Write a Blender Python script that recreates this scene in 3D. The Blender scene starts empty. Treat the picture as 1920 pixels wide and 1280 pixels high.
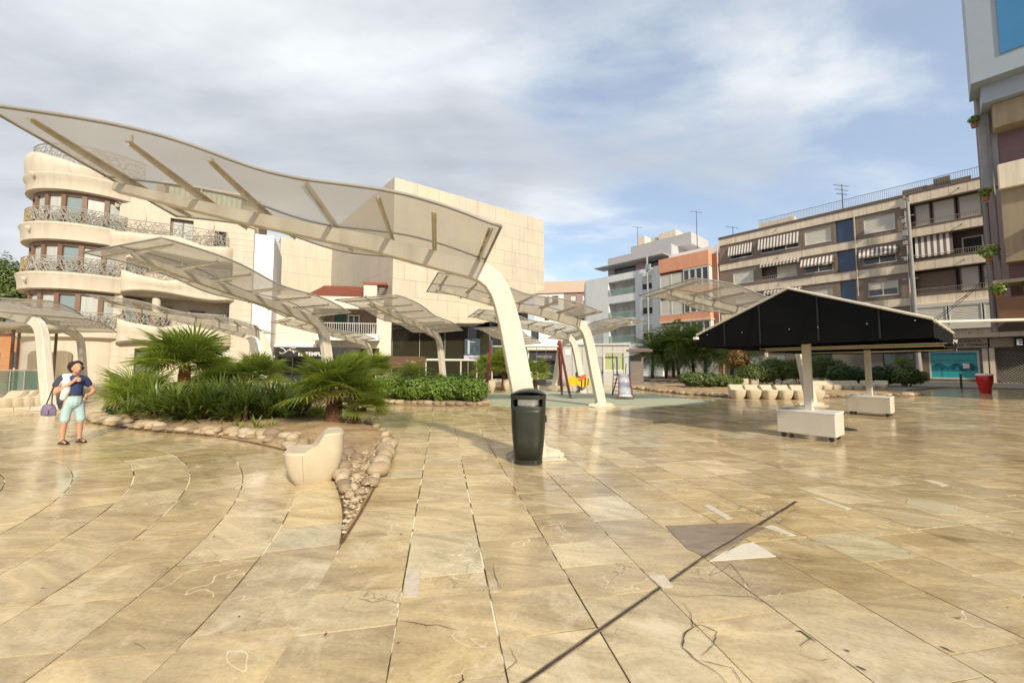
import bpy, math, random
from mathutils import Vector, Matrix, noise as mnoise
from math import sin, cos, tan, pi, radians, sqrt, atan2, hypot
random.seed(11)
S = bpy.context.scene
COL = S.collection

# ------------------------------------------------------------------ camera
EYE = 1.5
PITCH = math.atan(45/720)
cam_d = bpy.data.cameras.new('camera')
cam_d.sensor_width = 36; cam_d.lens = 13.5
cam_d.clip_start = .05; cam_d.clip_end = 2000
cam = bpy.data.objects.new('camera', cam_d); COL.objects.link(cam)
cam.location = (0, 0, EYE); cam.rotation_euler = (pi/2+PITCH, 0, 0)
S.camera = cam

# ------------------------------------------------------------------ sun, sky, exposure
SUN_DIR = Vector((.46, -.89, 0)).normalized()
SUN_EL = radians(32)
sd = bpy.data.lights.new('sun', 'SUN'); sd.energy = 2.2; sd.angle = radians(3.0); sd.color = (1, .875, .67)
so = bpy.data.objects.new('sun', sd); COL.objects.link(so)
sv = Vector((SUN_DIR.x*cos(SUN_EL), SUN_DIR.y*cos(SUN_EL), sin(SUN_EL)))
so.rotation_euler = sv.to_track_quat('Z', 'Y').to_euler(); so.location = (20, -20, 40)
S.view_settings.view_transform = 'Standard'; S.view_settings.look = 'None'
S.view_settings.gamma = 1; S.view_settings.use_curve_mapping = False
S.view_settings.exposure = 1.32

W = bpy.data.worlds.new('World'); S.world = W; W.use_nodes = True
wn = W.node_tree; wn.nodes.clear()
def N(nt, t, **kw):
    n = nt.nodes.new(t)
    for k, v in kw.items():
        if k.startswith('i_'):
            key = k[2:].replace('_', ' ')
            n.inputs[key].default_value = v
        else: setattr(n, k, v)
    return n
def L(nt, a, b): nt.links.new(a, b)
def math_node(nt, op, a, b=None, c=None, clamp=False):
    n = nt.nodes.new('ShaderNodeMath'); n.operation = op; n.use_clamp = clamp
    for i, v in enumerate((a, b, c)):
        if v is None: continue
        if isinstance(v, (int, float)): n.inputs[i].default_value = v
        else: nt.links.new(v, n.inputs[i])
    return n.outputs[0]
def ramp(nt, fac, stops, interp='LINEAR'):
    n = nt.nodes.new('ShaderNodeValToRGB'); n.color_ramp.interpolation = interp
    e = n.color_ramp.elements
    while len(e) > 1: e.remove(e[-1])
    e[0].position = stops[0][0]; e[0].color = tuple(stops[0][1])+(1,)
    for p, c in stops[1:]:
        x = e.new(p); x.color = tuple(c)+(1,)
    nt.links.new(fac, n.inputs[0]); return n.outputs[0]
def mixc(nt, fac, a, b, mode='MIX'):
    n = nt.nodes.new('ShaderNodeMix'); n.data_type = 'RGBA'; n.blend_type = mode
    for i, v in ((0, fac), (6, a), (7, b)):
        if isinstance(v, (int, float)): n.inputs[i].default_value = v
        elif isinstance(v, tuple): n.inputs[i].default_value = v if len(v) == 4 else v+(1,)
        else: nt.links.new(v, n.inputs[i])
    return n.outputs[2]

sky = N(wn, 'ShaderNodeTexSky', sky_type='NISHITA', sun_disc=False)
sky.sun_elevation = SUN_EL; sky.sun_rotation = atan2(SUN_DIR.x, SUN_DIR.y)
sky.air_density = 1.1; sky.dust_density = .6; sky.ozone_density = 2.0
tc = N(wn, 'ShaderNodeTexCoord')
sep = N(wn, 'ShaderNodeSeparateXYZ'); L(wn, tc.outputs['Generated'], sep.inputs[0])
zc = math_node(wn, 'ADD', math_node(wn, 'MAXIMUM', sep.outputs[2], 0.0), .22)
cx = math_node(wn, 'DIVIDE', sep.outputs[0], zc); cy = math_node(wn, 'DIVIDE', sep.outputs[1], zc)
cmb = N(wn, 'ShaderNodeCombineXYZ'); L(wn, cx, cmb.inputs[0]); L(wn, cy, cmb.inputs[1])
mp = N(wn, 'ShaderNodeMapping'); L(wn, cmb.outputs[0], mp.inputs[0])
mp.inputs['Rotation'].default_value = (0, 0, radians(28)); mp.inputs['Scale'].default_value = (.55, 1.0, 1); mp.inputs['Location'].default_value = (3.1, 1.7, 0)
n1 = N(wn, 'ShaderNodeTexNoise', i_Scale=1.9, i_Detail=9.0, i_Roughness=.58, i_Distortion=.3); L(wn, mp.outputs[0], n1.inputs['Vector'])
n2 = N(wn, 'ShaderNodeTexNoise', i_Scale=.85, i_Detail=8.0, i_Roughness=.55, i_Distortion=.5); L(wn, mp.outputs[0], n2.inputs['Vector'])
# the open blue part of the sky lies to the right of the theatre
dt = N(wn, 'ShaderNodeVectorMath', operation='DOT_PRODUCT'); L(wn, tc.outputs['Generated'], dt.inputs[0])
bd = Vector((.86, 1.0, .62)).normalized(); dt.inputs[1].default_value = bd
blue = N(wn, 'ShaderNodeMapRange', interpolation_type='SMOOTHSTEP'); L(wn, dt.outputs['Value'], blue.inputs[0])
blue.inputs[1].default_value = .66; blue.inputs[2].default_value = .95
blue.inputs[3].default_value = .20; blue.inputs[4].default_value = -.12
cov = math_node(wn, 'ADD', n1.outputs[0], blue.outputs[0])
mask = N(wn, 'ShaderNodeMapRange', interpolation_type='SMOOTHSTEP'); L(wn, cov, mask.inputs[0])
mask.inputs[1].default_value = .33; mask.inputs[2].default_value = .62
ccol = ramp(wn, n2.outputs[0], [(.30, (.33, .36, .42)), (.48, (.46, .49, .54)), (.62, (.68, .71, .73)), (.74, (.88, .89, .88))])
edge = ramp(wn, cov, [(.42, (1.30, 1.29, 1.24)), (.72, (1.0, 1.0, 1.0))])
ccol = mixc(wn, 1.0, ccol, edge, 'MULTIPLY')
skyc = mixc(wn, .30, sky.outputs[0], (4.6, 5.0, 5.4))
b1 = N(wn, 'ShaderNodeBackground', i_Strength=.075); L(wn, skyc, b1.inputs[0])
b2 = N(wn, 'ShaderNodeBackground', i_Strength=.52); L(wn, ccol, b2.inputs[0])
ms = N(wn, 'ShaderNodeMixShader'); L(wn, mask.outputs[0], ms.inputs[0]); L(wn, b1.outputs[0], ms.inputs[1]); L(wn, b2.outputs[0], ms.inputs[2])
wo = N(wn, 'ShaderNodeOutputWorld'); L(wn, ms.outputs[0], wo.inputs[0])

S.render.engine = 'CYCLES'
S.cycles.use_denoising = True
S.cycles.max_bounces = 6; S.cycles.transparent_max_bounces = 12; S.cycles.diffuse_bounces = 3; S.cycles.glossy_bounces = 3
S.cycles.caustics_reflective = False; S.cycles.caustics_refractive = False

# ------------------------------------------------------------------ helpers
def ray(px, py):
    x = (px-960)/720; y = (640-py)/720
    return Vector((x, cos(PITCH)-y*sin(PITCH), sin(PITCH)+y*cos(PITCH)))
def G(px, py, z=0.0):
    d = ray(px, py); t = (z-EYE)/d.z
    return Vector((d.x*t, d.y*t, z))
def at(px, py, Y):
    d = ray(px, py); t = Y/d.y
    return Vector((d.x*t, Y, EYE+d.z*t))

def tag(o, label=None, cat=None, group=None, kind=None):
    if label: o['label'] = label
    if cat: o['category'] = cat
    if group: o['group'] = group
    if kind: o['kind'] = kind
    return o
def empty(name, loc=(0, 0, 0), rz=0, label=None, cat=None, group=None, parent=None):
    o = bpy.data.objects.new(name, None); COL.objects.link(o)
    o.empty_display_size = .2
    o.location = loc; o.rotation_euler = (0, 0, rz); o.parent = parent
    return tag(o, label, cat, group)
def link(name, me, parent=None):
    o = bpy.data.objects.new(name, me); COL.objects.link(o); o.parent = parent; return o
def copy_tree(o, parent=None):
    c = o.copy(); COL.objects.link(c); c.parent = parent
    for ch in o.children: copy_tree(ch, c)
    return c

class MB:
    def __init__(s): s.v = []; s.f = []; s.m = []; s.mi = 0; s.M = None; s.c = []
    def add(s, vs, fs):
        b = len(s.v)
        if s.M is not None: vs = [s.M @ Vector(q) for q in vs]
        s.v += [tuple(q) for q in vs]; s.f += [tuple(b+i for i in f) for f in fs]; s.m += [s.mi]*len(fs)
    def box(s, x0, x1, y0, y1, z0, z1):
        s.add([(x0,y0,z0),(x1,y0,z0),(x1,y1,z0),(x0,y1,z0),(x0,y0,z1),(x1,y0,z1),(x1,y1,z1),(x0,y1,z1)],
              [(0,3,2,1),(4,5,6,7),(0,1,5,4),(1,2,6,5),(2,3,7,6),(3,0,4,7)])
    def bbox(s, x0, x1, y0, y1, z0, z1, b=.02):
        # box with chamfered vertical edges and top/bottom rims
        def ring(z, k):
            return [(x0+k+b,y0+k,z),(x1-k-b,y0+k,z),(x1-k,y0+k+b,z),(x1-k,y1-k-b,z),(x1-k-b,y1-k,z),(x0+k+b,y1-k,z),(x0+k,y1-k-b,z),(x0+k,y0+k+b,z)]
        s.loft([ring(z0, b*.6), ring(z0+b*.6, 0), ring(z1-b*.6, 0), ring(z1, b*.6)])
    def quad(s, a, b, c, d): s.add([a, b, c, d], [(0,1,2,3)])
    def loft(s, rings, cap=True, closed=True):
        n = len(rings[0]); vs = [q for r in rings for q in r]; fs = []
        for i in range(len(rings)-1):
            for j in range(n if closed else n-1):
                k = (j+1) % n
                fs.append((i*n+j, i*n+k, (i+1)*n+k, (i+1)*n+j))
        if cap: fs.append(tuple(reversed(range(n)))); fs.append(tuple((len(rings)-1)*n+i for i in range(n)))
        s.add(vs, fs)
    def tube(s, path, r, n=6, cap=True):
        P = [Vector(p) for p in path]; rings = []
        for i, p in enumerate(P):
            d = (P[min(i+1, len(P)-1)]-P[max(i-1, 0)])
            if d.length < 1e-9: d = Vector((0, 0, 1))
            d.normalize(); up = Vector((0, 0, 1)) if abs(d.z) < .9 else Vector((1, 0, 0))
            a = d.cross(up).normalized(); b = a.cross(d)
            rr = r[i] if isinstance(r, (list, tuple)) else r
            rings.append([p+(a*cos(2*pi*k/n)+b*sin(2*pi*k/n))*rr for k in range(n)])
        s.loft(rings, cap)
    def prism(s, poly, y0, y1):
        # poly in (x, z), extruded along y
        n = len(poly)
        vs = [(x, y0, z) for x, z in poly]+[(x, y1, z) for x, z in poly]
        fs = [tuple(range(n)), tuple(reversed(range(n, 2*n)))]+[(i, i+n, (i+1) % n+n, (i+1) % n) for i in range(n)]
        s.add(vs, fs)
    def slabpoly(s, poly, z0, z1):
        n = len(poly)
        vs = [(p[0], p[1], z0) for p in poly]+[(p[0], p[1], z1) for p in poly]
        s.add(vs, [tuple(reversed(range(n))), tuple(range(n, 2*n))]+[(i, (i+1) % n, (i+1) % n+n, i+n) for i in range(n)])
    def wall(s, x0, x1, z0, z1, holes, t=.25, y=0):
        xs = sorted({x0, x1} | {q for h in holes for q in (h[0], h[1]) if x0 < q < x1})
        zs = sorted({z0, z1} | {q for h in holes for q in (h[2], h[3]) if z0 < q < z1})
        for i in range(len(xs)-1):
            for j in range(len(zs)-1):
                mx, mz = (xs[i]+xs[i+1])/2, (zs[j]+zs[j+1])/2
                if any(h[0] < mx < h[1] and h[2] < mz < h[3] for h in holes): continue
                s.quad((xs[i], y, zs[j]), (xs[i+1], y, zs[j]), (xs[i+1], y, zs[j+1]), (xs[i], y, zs[j+1]))
        for a, b, c, d in holes:
            a, b, c, d = max(a, x0), min(b, x1), max(c, z0), min(d, z1)
            s.quad((a, y, c), (a, y, d), (a, y+t, d), (a, y+t, c)); s.quad((b, y, c), (b, y+t, c), (b, y+t, d), (b, y, d))
            s.quad((a, y, c), (a, y+t, c), (b, y+t, c), (b, y, c)); s.quad((a, y, d), (b, y, d), (b, y+t, d), (a, y+t, d))
    def mesh(s, name, mats, smooth=False, normals=True):
        me = bpy.data.meshes.new(name); me.from_pydata(s.v, [], s.f)
        for m in (mats if isinstance(mats, (list, tuple)) else [mats]): me.materials.append(m)
        me.polygons.foreach_set('material_index', s.m)
        if smooth: me.polygons.foreach_set('use_smooth', [True]*len(s.f))
        me.update()
        if normals:
            import bmesh
            bm = bmesh.new(); bm.from_mesh(me); bmesh.ops.recalc_face_normals(bm, faces=bm.faces)
            if smooth == 'weld': bmesh.ops.remove_doubles(bm, verts=bm.verts, dist=1e-4)
            bm.to_mesh(me); bm.free()
        return me
    def build(s, name, mats, parent=None, smooth=False, normals=True):
        return link(name, s.mesh(name, mats, smooth, normals), parent)
def sharp(o, ang=35):
    me = o.data
    me.polygons.foreach_set('use_smooth', [True]*len(me.polygons))
    try: me.set_sharp_from_angle(angle=radians(ang))
    except Exception: pass
    return o

# ------------------------------------------------------------------ materials
MATS = {}
def mat(name, col, rough=.6, var=.12, scale=3.0, bump=.0, bscale=40.0, metal=0.0, stretch=(1, 1, 1), spec=.5, streak=0.0, coat=0.0):
    if name in MATS: return MATS[name]
    m = bpy.data.materials.new(name); m.use_nodes = True; nt = m.node_tree; bs = nt.nodes['Principled BSDF']
    bs.inputs['Roughness'].default_value = rough; bs.inputs['Metallic'].default_value = metal
    bs.inputs['Specular IOR Level'].default_value = spec; bs.inputs['Coat Weight'].default_value = coat
    tc = N(nt, 'ShaderNodeTexCoord'); mpn = N(nt, 'ShaderNodeMapping'); L(nt, tc.outputs['Object'], mpn.inputs[0])
    mpn.inputs['Scale'].default_value = stretch
    nz = N(nt, 'ShaderNodeTexNoise', i_Scale=scale, i_Detail=6.0, i_Roughness=.6); L(nt, mpn.outputs[0], nz.inputs['Vector'])
    lo = tuple(c*(1-var) for c in col); hi = tuple(min(1, c*(1+var)) for c in col)
    c = ramp(nt, nz.outputs[0], [(.3, lo), (.7, hi)])
    if streak:
        mp2 = N(nt, 'ShaderNodeMapping'); L(nt, tc.outputs['Object'], mp2.inputs[0]); mp2.inputs['Scale'].default_value = (2.2, 2.2, .12)
        n3 = N(nt, 'ShaderNodeTexNoise', i_Scale=2.0, i_Detail=5.0); L(nt, mp2.outputs[0], n3.inputs['Vector'])
        d = tuple(1-streak*q for q in (.9, 1.0, 1.15))
        c = mixc(nt, 1.0, c, ramp(nt, n3.outputs[0], [(.45, (1, 1, 1)), (.72, d)]), 'MULTIPLY')
    L(nt, c, bs.inputs['Base Color'])
    rr = N(nt, 'ShaderNodeMapRange'); L(nt, nz.outputs[0], rr.inputs[0]); rr.inputs[3].default_value = max(.03, rough-.08); rr.inputs[4].default_value = min(1, rough+.08)
    L(nt, rr.outputs[0], bs.inputs['Roughness'])
    if bump:
        nb = N(nt, 'ShaderNodeTexNoise', i_Scale=bscale, i_Detail=4.0); L(nt, mpn.outputs[0], nb.inputs['Vector'])
        b = N(nt, 'ShaderNodeBump', i_Strength=bump, i_Distance=.02); L(nt, nb.outputs[0], b.inputs['Height']); L(nt, b.outputs[0], bs.inputs['Normal'])
    MATS[name] = m; return m

def glass_mat(name, col, rough=.06, alpha=1.0):
    if name in MATS: return MATS[name]
    m = bpy.data.materials.new(name); m.use_nodes = True; nt = m.node_tree; bs = nt.nodes['Principled BSDF']
    bs.inputs['Base Color'].default_value = col+(1,); bs.inputs['Roughness'].default_value = rough; bs.inputs['Specular IOR Level'].default_value = .8
    if alpha < 1: bs.inputs['Alpha'].default_value = alpha
    tc = N(nt, 'ShaderNodeTexCoord'); nz = N(nt, 'ShaderNodeTexNoise', i_Scale=.35, i_Detail=2.0); L(nt, tc.outputs['Object'], nz.inputs['Vector'])
    b = N(nt, 'ShaderNodeBump', i_Strength=.12, i_Distance=.05); L(nt, nz.outputs[0], b.inputs['Height']); L(nt, b.outputs[0], bs.inputs['Normal'])
    MATS[name] = m; return m

def leaf_mat(name, c1, c2, rough=.45, trans=.3):
    if name in MATS: return MATS[name]
    m = bpy.data.materials.new(name); m.use_nodes = True; nt = m.node_tree; bs = nt.nodes['Principled BSDF']; out = nt.nodes['Material Output']
    geo = N(nt, 'ShaderNodeNewGeometry'); oi = N(nt, 'ShaderNodeObjectInfo')
    tc = N(nt, 'ShaderNodeTexCoord'); nz = N(nt, 'ShaderNodeTexNoise', i_Scale=2.5, i_Detail=3.0); L(nt, geo.outputs['Position'], nz.inputs['Vector'])
    f = math_node(nt, 'ADD', math_node(nt, 'MULTIPLY', geo.outputs['Random Per Island'], .45), math_node(nt, 'MULTIPLY', oi.outputs['Random'], .25))
    f = math_node(nt, 'ADD', f, math_node(nt, 'MULTIPLY', nz.outputs[0], .4), clamp=True)
    c = ramp(nt, f, [(.15, c1), (.85, c2)])
    L(nt, c, bs.inputs['Base Color']); bs.inputs['Roughness'].default_value = rough
    tr = N(nt, 'ShaderNodeBsdfTranslucent'); tcol = mixc(nt, 1.0, c, (1.5, 1.7, .7), 'MULTIPLY'); L(nt, tcol, tr.inputs[0])
    mx = N(nt, 'ShaderNodeMixShader', ); mx.inputs[0].default_value = trans
    L(nt, bs.outputs[0], mx.inputs[1]); L(nt, tr.outputs[0], mx.inputs[2]); L(nt, mx.outputs[0], out.inputs[0])
    MATS[name] = m; return m

# cream paint of the canopies
CREAM = mat('cream_paint', (.64, .60, .52), .42, .06, 1.3, .04, 60, streak=.20)
CREAM2 = mat('cream_steel', (.60, .55, .46), .5, .10, 4, .0, streak=.22)
TUBE = mat('grey_tube', (.26, .25, .24), .45, .1)
WHITE = mat('white_paint', (.78, .77, .74), .45, .04)
OFFW = mat('off_white_metal', (.60, .56, .49), .45, .05, 2, streak=.06)
STEEL = mat('brushed_steel', (.55, .54, .52), .28, .08, 6, metal=1.0)
DARK = mat('dark_metal', (.035, .035, .035), .4, .2)
BLACKF = mat('black_fabric', (.006, .0065, .008), .9, .25, 1.2, spec=.15)
CONC = mat('cast_stone', (.50, .43, .32), .75, .08, 5, .10, 90)
SOIL = mat('planting_soil', (.33, .23, .125), .95, .35, 2.2, .5, 25)
STONE = [mat('river_stone_'+n, c, .75, .14, 5, .15, 22) for n, c in (('tan', (.29, .22, .14)), ('sand', (.36, .28, .185)), ('brown', (.22, .165, .11)), ('pale', (.42, .345, .245)))]
BLIND = mat('roller_shutter', (.62, .60, .54), .6, .05, 2)
GLASSD = glass_mat('window_glass', (.035, .045, .05))
GLASSB = glass_mat('blue_glass', (.02, .055, .12))
# ------------------------------------------------------------------ paving
def stone_floor_mat():
    m = bpy.data.materials.new('marble_paving'); m.use_nodes = True; nt = m.node_tree; bs = nt.nodes['Principled BSDF']
    geo = N(nt, 'ShaderNodeNewGeometry'); at_ = N(nt, 'ShaderNodeAttribute', attribute_name='tone')
    sp = N(nt, 'ShaderNodeSeparateColor'); L(nt, at_.outputs['Color'], sp.inputs[0])
    rnd, kindv, off = sp.outputs[0], sp.outputs[1], sp.outputs[2]
    # every slab was cut from another place of the block: shift the veining by its own offset
    ofv = N(nt, 'ShaderNodeCombineXYZ'); L(nt, math_node(nt, 'MULTIPLY', off, 60.0), ofv.inputs[2])
    add = N(nt, 'ShaderNodeVectorMath', operation='ADD'); L(nt, geo.outputs['Position'], add.inputs[0]); L(nt, ofv.outputs[0], add.inputs[1])
    rot = N(nt, 'ShaderNodeVectorRotate', rotation_type='Z_AXIS'); L(nt, add.outputs[0], rot.inputs[0]); L(nt, math_node(nt, 'MULTIPLY', rnd, .5), rot.inputs['Angle'])
    mpn = N(nt, 'ShaderNodeMapping'); L(nt, rot.outputs[0], mpn.inputs[0]); mpn.inputs['Scale'].default_value = (.8, 2.6, 1)
    nA = N(nt, 'ShaderNodeTexNoise', i_Scale=1.6, i_Detail=10.0, i_Roughness=.68, i_Distortion=.9); L(nt, mpn.outputs[0], nA.inputs['Vector'])
    nB = N(nt, 'ShaderNodeTexNoise', i_Scale=.5, i_Detail=4.0); L(nt, geo.outputs['Position'], nB.inputs['Vector'])
    tone = ramp(nt, rnd, [(0, (.40, .315, .18)), (.2, (.50, .405, .245)), (.4, (.36, .285, .17)), (.6, (.49, .41, .265)), (.8, (.40, .325, .21)), (1, (.56, .48, .335))], 'LINEAR')
    tone = mixc(nt, math_node(nt, 'MULTIPLY', math_node(nt, 'GREATER_THAN', kindv, .45), .7), tone, (.48, .44, .33))
    tone = mixc(nt, math_node(nt, 'GREATER_THAN', kindv, .85), tone, (.22, .17, .12))
    vein = ramp(nt, nA.outputs[0], [(.25, (.50, .46, .40)), (.40, (.84, .81, .77)), (.52, (1.04, 1.04, 1.03)), (.66, (1.34, 1.32, 1.27))])
    c = mixc(nt, 1.0, tone, vein, 'MULTIPLY')
    c = mixc(nt, 1.0, c, ramp(nt, nB.outputs[0], [(.3, (.86, .85, .84)), (.7, (1.1, 1.1, 1.1))]), 'MULTIPLY')
    # thin pale calcite veins and brown hair cracks
    nW = N(nt, 'ShaderNodeTexNoise', i_Scale=.9, i_Detail=4.0, i_Roughness=.62, i_Distortion=.5); L(nt, rot.outputs[0], nW.inputs['Vector'])
    d = math_node(nt, 'ABSOLUTE', math_node(nt, 'SUBTRACT', nW.outputs[0], .5))
    m1 = ramp(nt, d, [(0, (.75,)*3), (.0032, (0, 0, 0))])
    nM = N(nt, 'ShaderNodeTexNoise', i_Scale=.9, i_Detail=1.0); L(nt, add.outputs[0], nM.inputs['Vector'])
    msk = ramp(nt, nM.outputs[0], [(.54, (0, 0, 0)), (.60, (1, 1, 1))])
    c = mixc(nt, mixc(nt, 1.0, m1, msk, 'MULTIPLY'), c, (.74, .68, .56))
    vo = N(nt, 'ShaderNodeTexVoronoi', feature='DISTANCE_TO_EDGE', i_Scale=1.5)
    nd = N(nt, 'ShaderNodeTexNoise', i_Scale=3.0, i_Detail=5.0); L(nt, geo.outputs['Position'], nd.inputs['Vector'])
    dis = N(nt, 'ShaderNodeVectorMath', operation='MULTIPLY_ADD'); L(nt, nd.outputs['Color'], dis.inputs[0]); dis.inputs[1].default_value = (.5, .5, .5); L(nt, add.outputs[0], dis.inputs[2]); L(nt, dis.outputs[0], vo.inputs['Vector'])
    m2 = ramp(nt, vo.outputs[0], [(0, (.85,)*3), (.006, (0, 0, 0))])
    nM2 = N(nt, 'ShaderNodeTexNoise', i_Scale=1.1, i_Detail=2.0); L(nt, dis.outputs[0], nM2.inputs['Vector'])
    msk2 = ramp(nt, nM2.outputs[0], [(.56, (0, 0, 0)), (.64, (1, 1, 1))])
    c = mixc(nt, mixc(nt, 1.0, m2, msk2, 'MULTIPLY'), c, (.16, .11, .06))
    # grime and worn freckles
    nG = N(nt, 'ShaderNodeTexNoise', i_Scale=34.0, i_Detail=5.0, i_Roughness=.7); L(nt, geo.outputs['Position'], nG.inputs['Vector'])
    c = mixc(nt, 1.0, c, ramp(nt, nG.outputs[0], [(.3, (.82, .80, .76)), (.5, (1, 1, 1)), (.75, (1.08, 1.08, 1.07))]), 'MULTIPLY')
    # pale worn blotches and small dark gum and tar spots
    nP = N(nt, 'ShaderNodeTexNoise', i_Scale=2.3, i_Detail=8.0, i_Roughness=.72, i_Distortion=.4); L(nt, add.outputs[0], nP.inputs['Vector'])
    c = mixc(nt, ramp(nt, nP.outputs[0], [(.54, (0, 0, 0)), (.66, (.62,)*3)]), c, (.60, .53, .40))
    c = mixc(nt, ramp(nt, nP.outputs[0], [(.30, (.55,)*3), (.40, (0, 0, 0))]), c, (.30, .215, .12))
    vs_ = N(nt, 'ShaderNodeTexVoronoi', i_Scale=7.0); L(nt, dis.outputs[0], vs_.inputs['Vector'])
    sc_ = N(nt, 'ShaderNodeSeparateColor'); L(nt, vs_.outputs['Color'], sc_.inputs[0])
    spot = math_node(nt, 'MULTIPLY', math_node(nt, 'LESS_THAN', vs_.outputs['Distance'], math_node(nt, 'MULTIPLY', sc_.outputs[1], .10)), math_node(nt, 'GREATER_THAN', sc_.outputs[0], .80))
    c = mixc(nt, math_node(nt, 'MULTIPLY', spot, .8), c, (.12, .085, .05))
    c = mixc(nt, 1.0, c, (1.05, 1.03, .97), 'MULTIPLY')
    L(nt, c, bs.inputs['Base Color'])
    nR = N(nt, 'ShaderNodeTexNoise', i_Scale=1.1, i_Detail=7.0, i_Roughness=.62); L(nt, geo.outputs['Position'], nR.inputs['Vector'])
    r = N(nt, 'ShaderNodeMapRange'); L(nt, nR.outputs[0], r.inputs[0]); r.inputs[1].default_value = .32; r.inputs[2].default_value = .68; r.inputs[3].default_value = .07; r.inputs[4].default_value = .27
    L(nt, r.outputs[0], bs.inputs['Roughness']); bs.inputs['Specular IOR Level'].default_value = .62
    nb = N(nt, 'ShaderNodeTexNoise', i_Scale=7.0, i_Detail=6.0, i_Roughness=.6); L(nt, geo.outputs['Position'], nb.inputs['Vector'])
    b = N(nt, 'ShaderNodeBump', i_Strength=.12, i_Distance=.012); L(nt, nb.outputs[0], b.inputs['Height']); L(nt, b.outputs[0], bs.inputs['Normal'])
    return m
FLOORM = stone_floor_mat()
GROUT = mat('joint_filler', (.50, .42, .29), .9, .62, 2.6, .1)
nt = GROUT.node_tree; bs = nt.nodes['Principled BSDF']; ge = N(nt, 'ShaderNodeNewGeometry'); n_ = N(nt, 'ShaderNodeTexNoise', i_Scale=1.5, i_Detail=3.0, i_Roughness=.6); L(nt, ge.outputs['Position'], n_.inputs['Vector'])
L(nt, ramp(nt, n_.outputs[0], [(.46, (.06, .04, .022)), (.50, (.30, .23, .14)), (.525, (.80, .74, .60))]), bs.inputs['Base Color'])
ground = MB(); ground.quad((-400, -60, -.0068), (400, -60, -.0068), (400, 500, -.0068), (-400, 500, -.0068))
go = ground.build('ground', GROUT); tag(go, kind='structure')
floor = empty('paving_floor'); tag(floor, kind='structure')

TIP = G(640, 1020)
u_b = Vector((-.18, .984)); u_a = Vector((.984, .18))
w0 = u_a.x*TIP.x+u_a.y*TIP.y
CC = Vector((-9.65, 1.0))
rt = random.Random(5)
tiles = []    # (polygon, top z, tone)
def tone(x, y):
    k = 0
    q = rt.random()
    if q < .02: k = .6
    if abs(x+1.3) < .9 and 3.2 < y < 6.2 and x < -.5 and q < .5: k = .6
    return (rt.random(), k, rt.random())
gp = .0052
for i in range(-62, 62):
    wa, wb = w0+.57*i, w0+.57*(i+1)
    v = -1.2-rt.random()
    while v < 36:
        ln = rt.choice((.38, .45, .55, .65, .75, .85, .95)) if v < 12 else rt.choice((.8, 1.1, 1.4))
        c = u_a*((wa+wb)/2)+u_b*(v+ln/2)
        ok = c.y > -1.2 and abs(c.x) < 1.75*c.y+5 and c.y < 34
        if ok and i < 0:
            ok = (c-CC).length > 8.25 and c.y > 3
        if ok:
            sk = rt.uniform(-.006, .006); ins = gp*rt.uniform(.5, 1.5)
            q = [u_a*(wa+ins)+u_b*(v+gp), u_a*(wb-ins)+u_b*(v+gp+sk), u_a*(wb-ins)+u_b*(v+ln-gp), u_a*(wa+ins)+u_b*(v+ln-gp-sk)]
            tiles.append((q, (-.0028 if i < 0 else 0)+rt.uniform(-.0008, .0008), tone(c.x, c.y), c))
        v += ln
r = 9.10
while r > .6:
    th = -.35+rt.random()*.05
    while th < 2.6:
        ln = rt.choice((.5, .6, .75, .9, 1.05)); dth = min(ln/r, .5)
        n = 2 if r > 4 else 3
        a0, a1 = th+gp/r, th+dth-gp/r
        c = CC+Vector((cos((a0+a1)/2), sin((a0+a1)/2)))*(r-.285)
        if c.y > -1 and c.x > -1.75*max(c.y, 0)-6 and (r < 9 or (u_a.dot(c) < w0-.12 and c.y > 4.3)):
            q = [CC+Vector((cos(a), sin(a)))*(r-.57+gp) for a in [a0+(a1-a0)*k/n for k in range(n+1)]]
            q = [CC+Vector((cos(a), sin(a)))*(r-gp) for a in [a0+(a1-a0)*k/n for k in range(n+1)]]+q[::-1]
            tiles.append((q, rt.uniform(-.0012, .0012), tone(c.x, c.y), c))
        th += dth
    r -= .57
def tile_mesh(group, name):
    vs, fs, cols = [], [], []
    for q, z, tn, c in group:
        b = len(vs); n = len(q); tx, ty = rt.uniform(-.001, .001), rt.uniform(-.001, .001)
        # tops turned upward, edges run down into the joint
        ar = sum(q[k][0]*q[(k+1) % n][1]-q[(k+1) % n][0]*q[k][1] for k in range(n))
        if ar < 0: q = q[::-1]
        for p in q: vs.append((p[0], p[1], z+(p[0]-c[0])*tx+(p[1]-c[1])*ty))
        for p in q:
            d = (Vector(p)-c).normalized()*.0015
            vs.append((p[0]+d.x, p[1]+d.y, -.0066))
        fs.append(tuple(range(b, b+n))); fs += [(b+k, b+k+n, b+(k+1) % n+n, b+(k+1) % n) for k in range(n)]
        cols += [tn]*(n+4*n)
    me = bpy.data.meshes.new(name); me.from_pydata(vs, [], fs); me.materials.append(FLOORM)
    at_ = me.color_attributes.new('tone', 'FLOAT_COLOR', 'CORNER')
    flat = []
    for t in cols: flat += [t[0], t[1], t[2], 1.0]
    at_.data.foreach_set('color', flat); me.update(); return me
BED1 = [tuple(G(*p)[:2]) for p in ((640, 1019), (641, 935), (628, 893), (560, 851), (470, 829), (360, 814), (240, 803), (170, 791), (172, 780), (300, 765), (520, 765), (640, 782), (722, 806), (741, 838), (712, 895), (676, 962))]
def seen_size(c):
    if c[1] < 1.7 or abs(c[0]) > 1.36*c[1]+.5: return 1e9
    return hypot(c[0]*.3, c[1])
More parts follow.
